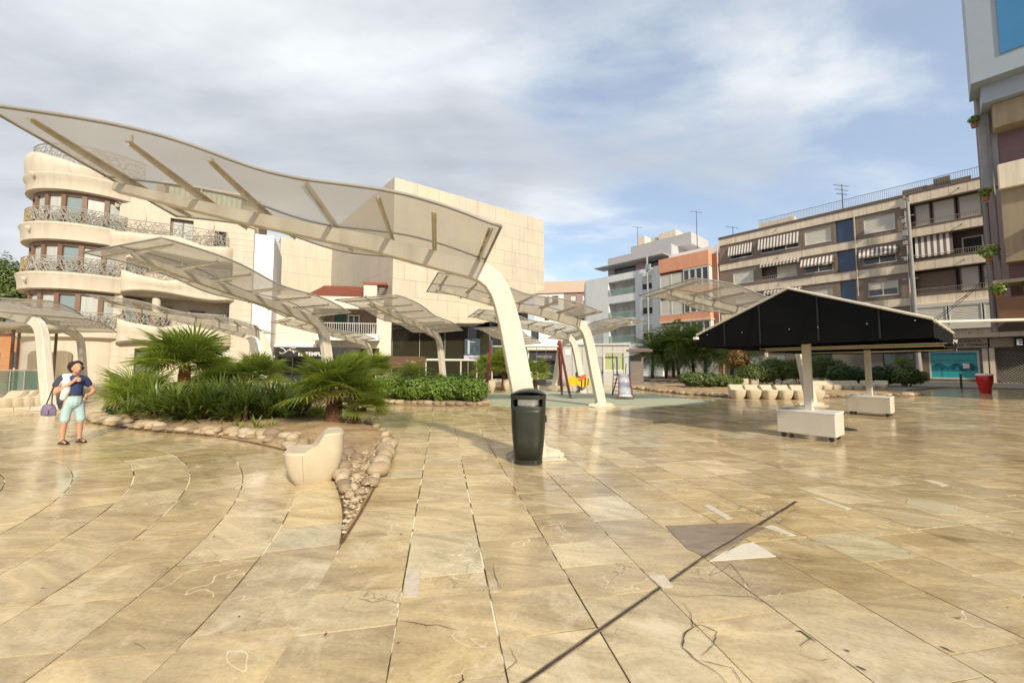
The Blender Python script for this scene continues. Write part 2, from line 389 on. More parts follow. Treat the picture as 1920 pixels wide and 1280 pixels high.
def inbed(c):
    q, n, r_ = BED1, len(BED1), False
    for i in range(n):
        a, b = q[i], q[i-1]
        if (a[1] > c[1]) != (b[1] > c[1]) and c[0] < (b[0]-a[0])*(c[1]-a[1])/(b[1]-a[1])+a[0]: r_ = not r_
    return r_ and c[1] > 4.6
tiles = [t for t in tiles if not inbed(t[3])]
tiles.sort(key=lambda t: seen_size(t[3]))
for t in tiles[:296]: link('paving_slab', tile_mesh([t], 'paving_slab'), floor)
tag(link('far_paving_slabs', tile_mesh(tiles[296:], 'far_paving_slabs'), floor), kind='stuff')

mb = MB(); cb = sum((Vector(p) for p in BED1), Vector((0, 0)))/len(BED1); nb_ = len(BED1); ring_o, ring_i = [], []
for i, p in enumerate(BED1):
    a, b = Vector(BED1[i-1]), Vector(BED1[(i+1) % nb_]); d = (b-a).normalized(); nn = Vector((d.y, -d.x)); p = Vector(p)
    if p.y < 4.2: nn = nn*.25
    ring_o.append((p.x+nn.x*.55, p.y+nn.y*.55, -.0045)); ring_i.append((p.x-nn.x*.5, p.y-nn.y*.5, -.0045))
for i in range(nb_): k = (i+1) % nb_; mb.quad(ring_o[i], ring_o[k], ring_i[k], ring_i[i])
mb.build('paving_margin', FLOORM, floor)

# the long open expansion joint and the patched slabs
def strip(mb, pts, w, z):
    P = [Vector((p[0], p[1])) for p in pts]
    Lf, Rt = [], []
    for i, p in enumerate(P):
        d = (P[min(i+1, len(P)-1)]-P[max(i-1, 0)]).normalized(); nn = Vector((-d.y, d.x))
        ww = (w[i] if isinstance(w, list) else w)/2
        Lf.append((p.x+nn.x*ww, p.y+nn.y*ww, z)); Rt.append((p.x-nn.x*ww, p.y-nn.y*ww, z))
    for i in range(len(P)-1): mb.quad(Rt[i], Rt[i+1], Lf[i+1], Lf[i])
def wob(a, b, n, amp, rs):
    a, b = Vector(a[:2]), Vector(b[:2]); d = (b-a); nn = Vector((-d.y, d.x)).normalized()
    return [a+d*(k/n)+nn*(rs.uniform(-amp, amp) if 0 < k < n else 0) for k in range(n+1)]
JM = mat('joint_rubber', (.055, .038, .024), .8, .4, 9, .3)
rs = random.Random(3)
mb = MB(); Q = [G(955, 1300), G(1310, 1051)]
pts = wob(Q[0], Q[1], 26, .0025, rs); strip(mb, pts, [.013+rs.uniform(-.003, .004) for _ in pts], .003)
pts = wob(G(1310, 1051), G(1420, 985), 8, .003, rs); strip(mb, pts, [.012+rs.uniform(-.002, .003) for _ in pts], .007)
pts = wob(G(1422, 984), G(1493, 940), 14, .003, rs); strip(mb, pts, [.028+rs.uniform(-.004, .005) for _ in pts], .003)
mb.build('expansion_joint', JM, floor)
for sg in (-1, 1):
    mb = MB(); P = [Vector(p[:2]) for p in Q]; dd = (P[1]-P[0]).normalized(); nn = Vector((-dd.y, dd.x))*.0105*sg
    strip(mb, wob(P[0]+nn, P[1]+nn, 30, .001, rs), .006, .0036); mb.build('joint_lip', mat('worn_lip', (.20, .15, .09), .6, .5, 14), floor)
PW = mat('white_patch_slab', (.62, .57, .47), .35, .06, 5); PD = mat('dark_patch_slab', (.24, .185, .13), .25, .2, 4, stretch=(1, 3, 1))
PM = mat('mortar_patch', (.52, .46, .36), .6, .15, 14)
def patch(px, m, name='patched_slab', z=.0045):
    mb = MB(); mb.slabpoly([G(*p) for p in px][::-1], -.005, z); return mb.build(name, m, floor)
patch([(1330, 1052), (1355, 1036), (1372, 1030), (1392, 1020), (1412, 1017), (1455, 1043)], PW)
patch([(1248, 986), (1400, 980), (1436, 990), (1368, 1025), (1325, 1045), (1290, 1030)], PD)
patch([(762, 1068), (786, 1066), (787, 1090), (784, 1118), (757, 1119), (758, 1092)], PM, z=.004)
patch([(1216, 1080), (1245, 1078), (1262, 1098), (1243, 1104)], PM, z=.0045)
patch([(1318, 948), (1332, 947), (1374, 971), (1362, 973)], PM, z=.004)
patch([(1525, 934), (1540, 934), (1596, 953), (1586, 955)], PM, z=.004)
patch([(1730, 900), (1748, 900), (1778, 909), (1765, 911)], PM, z=.004)
patch([(1432, 988), (1448, 984), (1492, 1003), (1480, 1004)], PM, z=.0048)
patch([(1703, 936), (1796, 948), (1791, 966), (1762, 962), (1698, 944)], mat('beige_patch_slab', (.5, .43, .3), .3, .1), z=.004)
CRK = mat('crack_dirt', (.06, .04, .022), .9, .3)
mb = MB()
for pts, w in (
    ([(1280, 1130), (1296, 1152), (1299, 1175), (1284, 1190), (1280, 1215), (1308, 1240), (1345, 1262), (1372, 1290)], .0075),
    ([(1280, 1190), (1312, 1172), (1345, 1185), (1338, 1210), (1316, 1230)], .006),
    ([(1493, 1183), (1505, 1186), (1530, 1204)], .020), ([(1505, 1186), (1520, 1198), (1500, 1212)], .006),
    ([(1312, 1238), (1374, 1253), (1395, 1290)], .005), ([(1280, 1120), (1340, 1116), (1412, 1120), (1432, 1130), (1412, 1122)], .005),
    ([(1338, 1052), (1372, 1058), (1395, 1088), (1420, 1125)], .005), ([(1345, 1062), (1330, 1080), (1352, 1072), (1372, 1056)], .004),
    ([(750, 1165), (778, 1168), (800, 1174), (820, 1172), (858, 1182)], .008), ([(672, 1122), (700, 1130), (722, 1125), (752, 1133)], .006),
    ([(866, 1266), (870, 1276), (850, 1290)], .008), ([(925, 1056), (928, 1080), (938, 1102)], .005),
    ([(1058, 1068), (1072, 1096)], .004), ([(1762, 1212), (1790, 1224)], .014), ([(1605, 1250), (1625, 1258)], .014), ([(1582, 1219), (1594, 1222)], .016),
    ([(955, 1215), (970, 1240), (940, 1265)], .004), ([(560, 1186), (594, 1180)], .004), ([(1500, 1228), (1540, 1240), (1560, 1235)], .003),
    ([(250, 1205), (272, 1218)], .003), ([(1395, 1010), (1362, 1038)], .003), ([(1380, 958), (1392, 950), (1378, 946)], .006), ([(1476, 962), (1492, 955), (1500, 962)], .005)):
    P = [G(*p) for p in pts]; pp = []
    for a, b in zip(P[:-1], P[1:]): pp += wob(a, b, 4, .004, rs)[:-1]
    pp.append(Vector(P[-1][:2])); n = len(pp)
    strip(mb, pp, [w*.6*(.35+.9*sin(pi*(k+.5)/n))*rs.uniform(.6, 1.3) for k in range(n)], .0058)
tag(mb.build('cracks', CRK, floor), kind='stuff')
mb = MB()
for _ in range(70):    # small dry leaves and grit lying on the slabs
    x, y = rs.uniform(-5, 9), rs.uniform(2.0, 10); a = rs.random()*6; s_ = rs.uniform(.006, .02)
    mb.quad(*[(x+s_*cos(a+k*pi/2)*(1 if k % 2 else .4), y+s_*sin(a+k*pi/2)*(1 if k % 2 else .4), .006+rs.random()*.004) for k in range(4)])
tag(mb.build('leaf_litter', mat('dry_leaf', (.13, .08, .035), .8, .5)), 'scattered dry leaf bits and grit on the beige paving', 'litter', kind='stuff')
# manhole cover, drain grate
mb = MB(); c = G(1570, 803); mb.slabpoly([(c.x+.36*cos(a), c.y+.36*sin(a)) for a in [k*pi/14 for k in range(28)]], -.01, .006)
tag(mb.build('manhole_cover', mat('cast_iron', (.05, .045, .04), .5, .3, 20, .4, 60)), 'round dark iron manhole cover in the paving beside the white awning box', 'manhole cover')
mb = MB(); c = G(1236, 792)
for k in range(9): mb.box(c.x-.16+k*.04, c.x-.138+k*.04, c.y-.09, c.y+.09, -.01, .006)
mb.box(c.x-.2, c.x+.2, c.y-.12, c.y-.1, -.01, .007); mb.box(c.x-.2, c.x+.2, c.y+.1, c.y+.12, -.01, .007)
tag(mb.build('drain_grate', DARK), 'small rectangular drain grate in the paving in front of the playground', 'drain')

# ------------------------------------------------------------------ playground mat
RUB = mat('rubber_mat', (.34, .365, .265), .8, .12, 3.5, .35, 120)
mb = MB(); pts = [(878, 757), (960, 762.5), (1080, 763), (1200, 762), (1275, 760.5), (1330, 757), (1318, 751), (1270, 745), (1215, 739), (1180, 735), (1080, 733.5), (985, 733.5), (930, 737), (885, 745)]
mb.slabpoly([G(*p) for p in pts], -.01, .012)
tag(mb.build('playground_mat', RUB, floor), kind='structure')
mb = MB(); mb.slabpoly([G(*p) for p in [(940, 735), (1015, 735), (1140, 735.5), (1190, 738), (1120, 740), (990, 739)]], .0, .016)
mb.build('pale_mat_patch', mat('pale_rubber', (.42, .47, .42), .8, .15, 4, .3, 120), floor)
# ------------------------------------------------------------------ shade canopies
SHEETM = None
def sheet_mat():
    m = bpy.data.materials.new('mesh_fabric'); m.use_nodes = True; nt = m.node_tree; bs = nt.nodes['Principled BSDF']; out = nt.nodes['Material Output']
    bs.inputs['Base Color'].default_value = (.46, .43, .37, 1); bs.inputs['Roughness'].default_value = .6
    tc = N(nt, 'ShaderNodeTexCoord')
    tr = N(nt, 'ShaderNodeBsdfTranslucent'); tr.inputs[0].default_value = (.44, .40, .33, 1)
    m1 = N(nt, 'ShaderNodeMixShader'); m1.inputs[0].default_value = .42; L(nt, bs.outputs[0], m1.inputs[1]); L(nt, tr.outputs[0], m1.inputs[2])
    tp = N(nt, 'ShaderNodeBsdfTransparent')
    # fine square perforation, softened so that it averages out at a distance
    sp = N(nt, 'ShaderNodeSeparateXYZ'); L(nt, tc.outputs['Object'], sp.inputs[0])
    wx = math_node(nt, 'SINE', math_node(nt, 'MULTIPLY', sp.outputs[0], 2*pi/.022)); wy = math_node(nt, 'SINE', math_node(nt, 'MULTIPLY', sp.outputs[1], 2*pi/.022))
    h = math_node(nt, 'MULTIPLY_ADD', math_node(nt, 'MULTIPLY', wx, wy), .10, .29)
    nz = N(nt, 'ShaderNodeTexNoise', i_Scale=1.2, i_Detail=4.0); L(nt, tc.outputs['Object'], nz.inputs['Vector'])
    h = math_node(nt, 'ADD', h, math_node(nt, 'MULTIPLY_ADD', nz.outputs[0], -.16, .08))
    m2 = N(nt, 'ShaderNodeMixShader'); L(nt, h, m2.inputs[0]); L(nt, m1.outputs[0], m2.inputs[1]); L(nt, tp.outputs[0], m2.inputs[2]); L(nt, m2.outputs[0], out.inputs[0])
    return m
SHEETM = sheet_mat()
PROFILE = [(0, .02, .36), (.24, 1.1, .355), (.46, 2.2, .34), (.54, 2.5, .335), (.62, 2.72, .335), (.74, 2.90, .335), (.90, 3.01, .32), (1.12, 3.075, .30), (1.45, 3.135, .28), (2.6, 3.385, .25), (4.35, 3.66, .19), (6.05, 3.98, .12)]
ZS = [(.80, 3.20), (1.5, 3.43), (2.1, 3.56), (2.7, 3.60), (3.26, 3.62), (3.7, 3.70), (4.4, 3.93), (4.9, 4.03), (5.4, 4.08), (6.2, 4.12)]
def interp(tab, x, k=1):
    if x <= tab[0][0]: return tab[0][k]
    for a, b in zip(tab[:-1], tab[1:]):
        if x <= b[0]:
            t = (x-a[0])/(b[0]-a[0]); return a[k]+(b[k]-a[k])*t
    return tab[-1][k]
def zsheet(s):
    return (interp(ZS, s-.22)+interp(ZS, s)*2+interp(ZS, s+.22))/4+.03
def arm_top(s):
    a = [p for p in PROFILE if p[0] >= .9]
    return interp([(p[0], p[1]+p[2]/2) for p in a], s)
def make_canopy():
    root = empty('shade_canopy')
    mb = MB(); n = len(PROFILE); HW = .105
    up, dn = [], []
    for i, (x, z, w) in enumerate(PROFILE):
        a, b = PROFILE[max(i-1, 0)], PROFILE[min(i+1, n-1)]
        d = Vector((b[0]-a[0], b[1]-a[1])).normalized(); nn = Vector((-d.y, d.x))
        up.append((x+nn.x*w/2, z+nn.y*w/2)); dn.append((x-nn.x*w/2, z-nn.y*w/2))
    up[0] = (up[0][0], .02); dn[0] = (dn[0][0], .02)
    rings = []
    c = .012
    for i in range(n):
        U, D = Vector(up[i]), Vector(dn[i]); k = (D-U).normalized()*c; h = HW*(1-.35*i/n)
        rings.append([(U.x, -h+c, U.y), (U.x+k.x, -h, U.y+k.y), (D.x-k.x, -h, D.y-k.y), (D.x, -h+c, D.y), (D.x, h-c, D.y), (D.x-k.x, h, D.y-k.y), (U.x+k.x, h, U.y+k.y), (U.x, h-c, U.y)])
    mb.loft(rings); o = mb.build('bent_post', CREAM, root); sharp(o, 30)
    mb = MB(); mb.bbox(-.42, .46, -.30, .30, 0, .024, .006)
    for x in (-.34, .38):
        for y in (-.22, 0, .22): mb.tube([(x, y, .02), (x, y, .05)], .016, 6)
    mb.build('base_plate', CREAM2, root)
    for sgn in (-1, 1):
        mb = MB(); x0 = .02+sgn*.175; x1 = .02+sgn*.46
        for y in (-.105, .085): mb.prism([(x0, .025), (x1, .025), (x1, .075), (x0, .16)], y, y+.02)
        mb.build('gusset', CREAM2, root)
    for s in (.95, 1.68, 2.36, 3.2, 4.2, 5.0, 5.9):
        z = arm_top(s); mb = MB()
        def sec(y, hgt, dz): # small T section
            t = .034
            return [(s-t, y, z+hgt+dz), (s-t, y, z+hgt-.008+dz), (s-.006, y, z+hgt-.012+dz), (s-.006, y, z+dz), (s+.006, y, z+dz), (s+.006, y, z+hgt-.012+dz), (s+t, y, z+hgt-.008+dz), (s+t, y, z+hgt+dz)]
        mb.loft([sec(-1.36, .045, .065), sec(-.12, .11, .0), sec(.12, .11, .0), sec(1.36, .045, .065)])
        for y in (-1.32, 1.32, 0):
            zz = zsheet(s); mb.box(s-.012, s+.012, y-.012, y+.012, z+.1, max(zz, z+.12))
        mb.build('purlin', CREAM2, root)
    ss = [.84+5.36*k/40 for k in range(41)]; mb = MB()
    # the sheet bellies slightly between its three edge tubes
    ts = [-1.5, -1.1, -.75, -.4, 0, .4, .75, 1.1, 1.5]
    g = [[(s, t, zsheet(s)-.012*sin(pi*abs(t)/.75)**2) for t in ts] for s in ss]
    m = len(ts)
    mb.add([p for r_ in g for p in r_], [(i*m+j, (i+1)*m+j, (i+1)*m+j+1, i*m+j+1) for i in range(len(ss)-1) for j in range(m-1)])
    o = mb.build('mesh_sheet', SHEETM, root, smooth=True, normals=False)
    for t, rr in ((-1.5, .022), (0, .014), (1.5, .022)):
        mb = MB(); mb.tube([(s, t, zsheet(s)-(.018 if t == 0 else 0)) for s in ss], rr, 6); mb.build('edge_tube', TUBE, root, smooth=True)
    for s in (.84, 6.2):
        mb = MB(); mb.tube([(s, -1.5, zsheet(s)), (s, 1.5, zsheet(s))], .02, 6); mb.build('end_tube', TUBE, root, smooth=True)
    return root
canopy = make_canopy()
CAN = [
 ((None, None), None, 'nearest cream shade canopy, its bent post standing behind the black bin'),
 ((600, 13.5), (205, 8.3), 'cream shade canopy with post behind the big front fan palm, arm pointing at the viewer'),
 ((490, 18.3), (217, 15.8), 'cream shade canopy edge-on below the balconies, the taller of a close pair of posts'),
 ((471, 20.0), (300, 21.9), 'cream shade canopy behind the edge-on one, the shorter of a close pair of posts'),
 ((1095, 14.0), (800, 12.2), 'cream shade canopy with its foot on the near edge of the green playground mat'),
 ((1073, 21.0), (895, 19.5), 'cream shade canopy behind the playground, post seen beyond the yellow spring rider'),
 ((822, 20.0), (672, 14.6), 'cream shade canopy in front of the dark theatre glass, post rising from the hedge'),
 ((688, 26.5), (525, 22.6), 'small far cream shade canopy half hidden behind the big front fan palm'),
 ((70, 13.2), (-260, 14.6), 'cream shade canopy at the far left whose post stands behind the person'),
 ((148, 20.0), (0, 15.4), 'cream shade canopy with its post beside the stone house entrance'),
 ((1490, 14.3), (1234, 12.95), 'cream shade canopy whose post stands behind the black awning'),
 ((1053, 26.0), (1195, 21.7), 'far cream shade canopy whose arm points right towards the white apartment block'),
 ((985, 31.5), (921, 26.5), 'farthest cream shade canopy seen just behind the nearest bent post'),
]
CAN_POS = []
for i, (B, T, lab) in enumerate(CAN):
    o = canopy if i == 0 else copy_tree(canopy)
    if i == 0:
        d = Vector((-.981, -.193)); base = Vector((.40, 6.4))
    else:
        b = Vector(((B[0]-960)/720*B[1], B[1])); t = Vector(((T[0]-960)/720*T[1], T[1]))
        d = (t-b).normalized(); base = b-d*.7
    o.location = (base.x, base.y, .002); o.rotation_euler = (0, 0, atan2(d.y, d.x)); CAN_POS.append(base)
    tag(o, lab, 'shade canopy', 'wavy shade canopies of the square')

# ------------------------------------------------------------------ litter bin
def make_bin():
    root = empty('litter_bin'); G1 = mat('bin_plastic', (.022, .026, .020), .42, .2, 5, .06, 120)
    def ring(z, rx, ry, p=3.2, n=40):
        out = []
        for k in range(n):
            a = 2*pi*k/n; c, s_ = cos(a), sin(a)
            out.append((rx*math.copysign(abs(c)**(2/p), c), ry*math.copysign(abs(s_)**(2/p), s_), z))
        return out
    mb = MB(); mb.loft([ring(z, a, b) for z, a, b in ((0, .205, .19), (.03, .21, .195), (.06, .214, .2), (.35, .245, .23), (.6, .262, .25), (.84, .268, .256), (.88, .262, .25), (.88, .235, .225), (.80, .23, .22))], cap=True)
    sharp(mb.build('body', G1, root), 40)
    mb = MB()
    for sx in (-1, 1):
        mb.bbox(sx*.24-.028, sx*.24+.028, -.12, .20, .84, 1.02, .012)
    mb.bbox(-.24, .24, .17, .24, .84, 1.02, .012)
    mb.build('hood_support', G1, root)
    mb = MB()
    def dome(z, rx, ry): return ring(z, rx, ry, 3.0)
    # lid whose crown arches from side to side
    rings = [dome(.985, .272, .262), dome(1.0, .28, .27), dome(1.05, .28, .27)]
    mb.loft(rings, cap=False)
    base = dome(1.05, .28, .27); rr = []
    for f in (1, .97, .85, .65, .4, .15): rr.append([(x*f, y*f, 1.05+.085*(1-(x*f/.28)**2)*(1-max(0, f-.9)*4)) for x, y, z in base])
    mb.loft(rr, cap=True); mb.add(dome(.99, .27, .26), [tuple(range(40))])
    sharp(mb.build('lid', G1, root), 50)
    mb = MB(); mb.loft([ring(.86, .20, .19, 2.4), ring(.984, .20, .19, 2.4)], cap=False); mb.build('steel_liner', STEEL, root, smooth=True)
    # raised door panel following the front
    mb = MB(); vs = []; zs = [.08, .35, .6, .80, .83]; xs = [-.82, -.6, -.3, 0, .3, .6, .82]
    tab = [(0, .205, .19), (.06, .214, .2), (.35, .245, .23), (.6, .262, .25), (.84, .268, .256)]
    for z in zs:
        a, b = interp(tab, z, 1), interp(tab, z, 2)
        for x in xs: vs.append((x*a, -b*(1-abs(x)**3.2)**(1/3.2)-.012, z))
    m = len(xs); mb.add(vs, [(i*m+j, i*m+j+1, (i+1)*m+j+1, (i+1)*m+j) for i in range(len(zs)-1) for j in range(m-1)])
    o = mb.build('door', G1, root, smooth=True); sm = o.modifiers.new('t', 'SOLIDIFY'); sm.thickness = .02
    mb = MB(); mb.bbox(.262, .285, -.03, .03, .62, .72, .006); mb.build('latch', DARK, root)
    mb = MB(); mb.loft([ring(-.0, .21, .195), ring(.028, .218, .2)]); mb.build('foot_ring', DARK, root)
    return root
b = G(992, 872); bn = make_bin(); bn.location = (b.x, b.y+.18, 0); bn.rotation_euler = (0, 0, radians(-4))
tag(bn, 'large black green litter bin with a steel slot under its domed lid', 'litter bin')
b2 = copy_tree(bn); p = G(1200, 712); b2.location = (p.x, p.y, 0); b2.rotation_euler = (0, 0, .3)
tag(b2, 'distant dark green litter bin in front of the feather palms beyond the slide', 'litter bin')

# ------------------------------------------------------------------ cast stone seats
def make_seat():
    root = empty('stone_chair'); n = 56
    def sup(a, p=4.2):
        c, s_ = cos(a), sin(a); return (math.copysign(abs(c)**(2/p), c), math.copysign(abs(s_)**(2/p), s_))
    RX, RY = .345, .30
    def h(x):
        t = max(0, min(1, (x+.03)/.17)); t = t*t*(3-2*t); return .42+.235*t+.02*max(0, -x/.34-.3)
    def sc(z):
        t = min(z/.45, 1); return .64+.36*(1-(1-t)**2.0)**.9
    vs, fs = [], []; rows = 10
    for k in range(n):
        ux, uy = sup(2*pi*k/n+.02)
        for r_ in range(rows):
            t = r_/(rows-1); H = h(ux*RX)-.012; z = H*t; f = sc(z)
            # the back leans gently outward above the seat
            vs.append((ux*RX*f, uy*RY*f, z))
        for f2, dz in ((.975, .0), (.93, .006), (.80, .004), (.62, -.004), (.42, -.008), (.2, -.010)):
            x, y = ux*RX*f2, uy*RY*f2; vs.append((x, y, h(x)+dz-(.012 if f2 > .97 else 0)+(.012 if f2 < .97 else .006)))
    R = rows+6
    for k in range(n):
        k2 = (k+1) % n
        for r_ in range(R-1): fs.append((k*R+r_, k2*R+r_, k2*R+r_+1, k*R+r_+1))
    c = len(vs); vs.append((0, 0, .43)); vs.append((0, 0, 0))
    for k in range(n):
        k2 = (k+1) % n; fs.append((k*R+R-1, k2*R+R-1, c)); fs.append((k2*R, k*R, c+1))
    mb = MB(); mb.add(vs, fs); o = mb.build('body', CONC, root); sharp(o, 50)
    mb = MB()    # casting seam down each flank
    for sy in (-1, 1):
        pts = [(-.12*(.5+.5*sc(z)), sy*(RY*sc(z)*.997+.0015), z) for z in (.03, .1, .2, .3, .40)]
        for a, b in zip(pts[:-1], pts[1:]): mb.quad((a[0]-.002, a[1], a[2]), (a[0]+.002, a[1], a[2]), (b[0]+.002, b[1], b[2]), (b[0]-.002, b[1], b[2]))
    mb.build('seam', mat('seam_dirt', (.2, .16, .1), .9), root)
    return root
seat = make_seat(); s0 = G(582, 905)
seat.location = (s0.x-.02, s0.y+.13, .001); seat.rotation_euler = (0, 0, radians(24))
tag(seat, 'large near cast stone seat on the paving beside the pebble point of the planting bed', 'stone seat', 'cast stone seats')
seat.scale = (1.0, 1.0, .94)
def put_seat(x, y, rz, lab):
    c = copy_tree(seat); c.location = (x, y, .001); c.rotation_euler = (0, 0, rz); tag(c, lab, 'stone seat', 'cast stone seats'); return c
names = ['first', 'second', 'third', 'fourth', 'fifth', 'sixth', 'seventh', 'eighth']
for k in range(6):
    p = G(1389+k*29.5, 748+k*.5); put_seat(p.x, p.y+.28, radians(90+rs.uniform(-9, 9)), names[k]+' cast stone seat from the left in the row before the awning')
for k, px in enumerate((1533, 1552, 1571, 1590, 1609, 1636, 1660)):
    p = G(px, 736-k*.2); put_seat(p.x, p.y+.25, radians(90 if k < 5 else (65, 40)[k-5]), names[k]+' cast stone seat from the left in the far row behind the second awning post')
for k in range(4):
    p = G(4+k*21, 769-k*1.2); put_seat(p.x, p.y+.2, radians(80), names[k]+' cast stone seat from the left in the sunlit row at the picture edge')
for k, (px, py) in enumerate(((1392, 727), (1411, 727))): p = G(px, py); put_seat(p.x, p.y, radians(-90), ('left', 'right')[k]+' one of two cast stone seats under the trees behind the seat row')
for k, (px, py) in enumerate(((920, 733), (950, 732))): p = G(px, py); put_seat(p.x, p.y, radians(-90+k*20), ('left', 'right')[k]+' one of two cast stone seats behind the swing frame')
# ------------------------------------------------------------------ planting
LF_FAN = leaf_mat('fan_palm_leaf', (.11, .165, .03), (.36, .40, .09), .38, .42)
LF_DARK = leaf_mat('dark_strap_leaf', (.05, .095, .018), (.24, .29, .07), .30, .34)
LF_SHR = leaf_mat('shrub_leaf', (.06, .13, .018), (.22, .31, .045), .5, .25)
LF_BOX = leaf_mat('box_leaf', (.015, .05, .008), (.05, .10, .018), .5, .2)
LF_OLIVE = leaf_mat('olive_leaf', (.035, .07, .014), (.13, .17, .035), .5, .2)
LF_BROWN = leaf_mat('autumn_leaf', (.10, .075, .02), (.26, .14, .035), .6, .25)
LF_PHX = leaf_mat('feather_palm_leaf', (.07, .125, .022), (.22, .28, .06), .45, .22)
LF_DRY = leaf_mat('dry_palm_leaf', (.30, .24, .11), (.48, .40, .2), .7, .3)
BARK = mat('palm_fibre', (.11, .050, .026), .95, .55, 14, .9, 55, stretch=(1, 1, .5))
BARKG = mat('grey_bark', (.10, .075, .05), .9, .3, 8, .6, 40)
def fan_leaf(seed, nl=26, pet=.42, Lf=.50, spread=4.4, wd=.017, mt=None):
    r = random.Random(seed); mb = MB()
    mb.tube([(0, 0, 0), (pet*.5, 0, .02), (pet, 0, 0)], [.007, .005, .005], 3, cap=False)
    for k in range(nl):
        a = -spread/2+spread*k/(nl-1); l = Lf*(.72+.28*cos(a*.55))*r.uniform(.9, 1.06); dz = -.10*l*r.uniform(.2, 1.6)
        d = Vector((cos(a), sin(a), .10)); p = Vector((-sin(a), cos(a), 0))
        o = Vector((pet, 0, 0)); fold = Vector((0, 0, .010)); w = wd*r.uniform(.85, 1.1)
        m1 = o+d*l*.55; t = o+d*l+Vector((0, 0, dz-.10*l))
        b0, b1 = o+d*.05-p*.004+fold*0, o+d*.05+p*.004
        mb.add([b0, m1-p*w+fold, m1-fold*.4, b1, m1+p*w+fold, t], [(0, 1, 2), (3, 2, 4), (1, 5, 2), (2, 5, 4), (0, 2, 3)])
    return mb.mesh('fan_leaf', mt or LF_FAN, normals=False)
FANS = [fan_leaf(i, 24+i, .32+.05*i, .56+.03*i, wd=.020) for i in range(4)]
FANDRY = [fan_leaf(30+i, 22, .3, .42, 4.6, .016, LF_DRY) for i in range(2)]
def feather_leaf(seed, L_=1.5, pairs=26, droop=.5, ll=.34, w=.013, mt=None, stem=.012):
    r = random.Random(seed); mb = MB(); P = []
    for k in range(9):
        t = k/8; P.append((L_*t*(1-.16*t), 0, L_*(.30*t-droop*t*t)))
    mb.tube(P, [stem*(1-.8*k/8) for k in range(9)], 3, cap=False)
    for k in range(pairs):
        t = .14+.86*k/(pairs-1); i = min(7, int(t*8)); f = t*8-i
        o = Vector(P[i]).lerp(Vector(P[i+1]), f); tg = (Vector(P[i+1])-Vector(P[i])).normalized()
        l = ll*sin(pi*min(1, .18+t*.80))**.6*r.uniform(.85, 1.1)
        for sg in (-1, 1):
            d = (tg*.55+Vector((0, sg, .22+r.uniform(-.2, .2)))).normalized(); q = d.cross(Vector((0, 0, 1))).normalized()
            m = o+d*l*.45; e = o+d*l-Vector((0, 0, .14*l))
            mb.add([o, m-q*w, e, m+q*w], [(0, 1, 2), (0, 2, 3)])
    return mb.mesh('feather_leaf', mt or LF_PHX, normals=False)
PHX = [feather_leaf(60+i, 1.9+.2*i, 26, .42+.12*i, .42, .022) for i in range(3)]
CYC = [feather_leaf(70+i, .95, 24, .42+.1*i, .17, .008, LF_FAN, .008) for i in range(2)]
def orient(az, el, roll=0):
    return Matrix.Rotation(az, 3, 'Z') @ Matrix.Rotation(-el, 3, 'Y') @ Matrix.Rotation(roll, 3, 'X')
def palm(x, y, h, label, n=46, size=1.0, lean=(0, 0), meshes=FANS, rad=.15, seed=1, name='fan_palm', elmin=-.55, cat='palm tree', dry=5, z0=.05, group=None, taper=.75, bark=None, elmax=1.45, part='leaf'):
    r = random.Random(seed); root = empty(name, (x, y, z0), 0, label, cat, group)
    mb = MB(); k = 9; path = [(lean[0]*(t/k)**1.3, lean[1]*(t/k)**1.3, h*t/k) for t in range(k+1)]
    mb.tube([(0, 0, -.2)]+path, [rad*1.25]+[rad*(1.1 if t < 2 else 1-(1-taper)*t/k)*(1+.05*(t % 2)) for t in range(k+1)], 12)
    # fibre stubs of old leaf bases
    for t in range(int(60*h/.8)):
        f = r.random(); a = r.random()*6.28; px, py, pz = lean[0]*f**1.3, lean[1]*f**1.3, h*f; R = rad*(1-(1-taper)*f)*1.0
        o = Vector((px+cos(a)*R*.9, py+sin(a)*R*.9, pz)); d = Vector((cos(a)*.7, sin(a)*.7, .9)).normalized()*rad*r.uniform(.35, .7); q = Vector((-sin(a), cos(a), 0))*rad*.16
        mb.add([o-q, o+q, o+d, o+Vector((0, 0, -.03))], [(0, 1, 2), (0, 2, 3), (1, 3, 2)])
    mb.build('trunk', bark or BARK, root)
    for i in range(n):
        t = i/n; az = i*2.399+r.uniform(-.3, .3); el = elmax-(elmax-elmin)*t**.8+r.uniform(-.12, .12)
        o = link(part, r.choice(meshes), root)
        if i >= n-dry and FANS is meshes: o.data = r.choice(FANDRY)
        Rm = orient(az, el, r.uniform(-.5, .5)).to_4x4(); sc = size*r.uniform(.82, 1.12)*(1 if t > .12 else .8)
        o.matrix_local = Matrix.Translation((lean[0]+cos(az)*rad*.3, lean[1]+sin(az)*rad*.3, h-.02+.05*(1-t))) @ Rm @ Matrix.Diagonal((sc, sc, sc, 1))
    return root
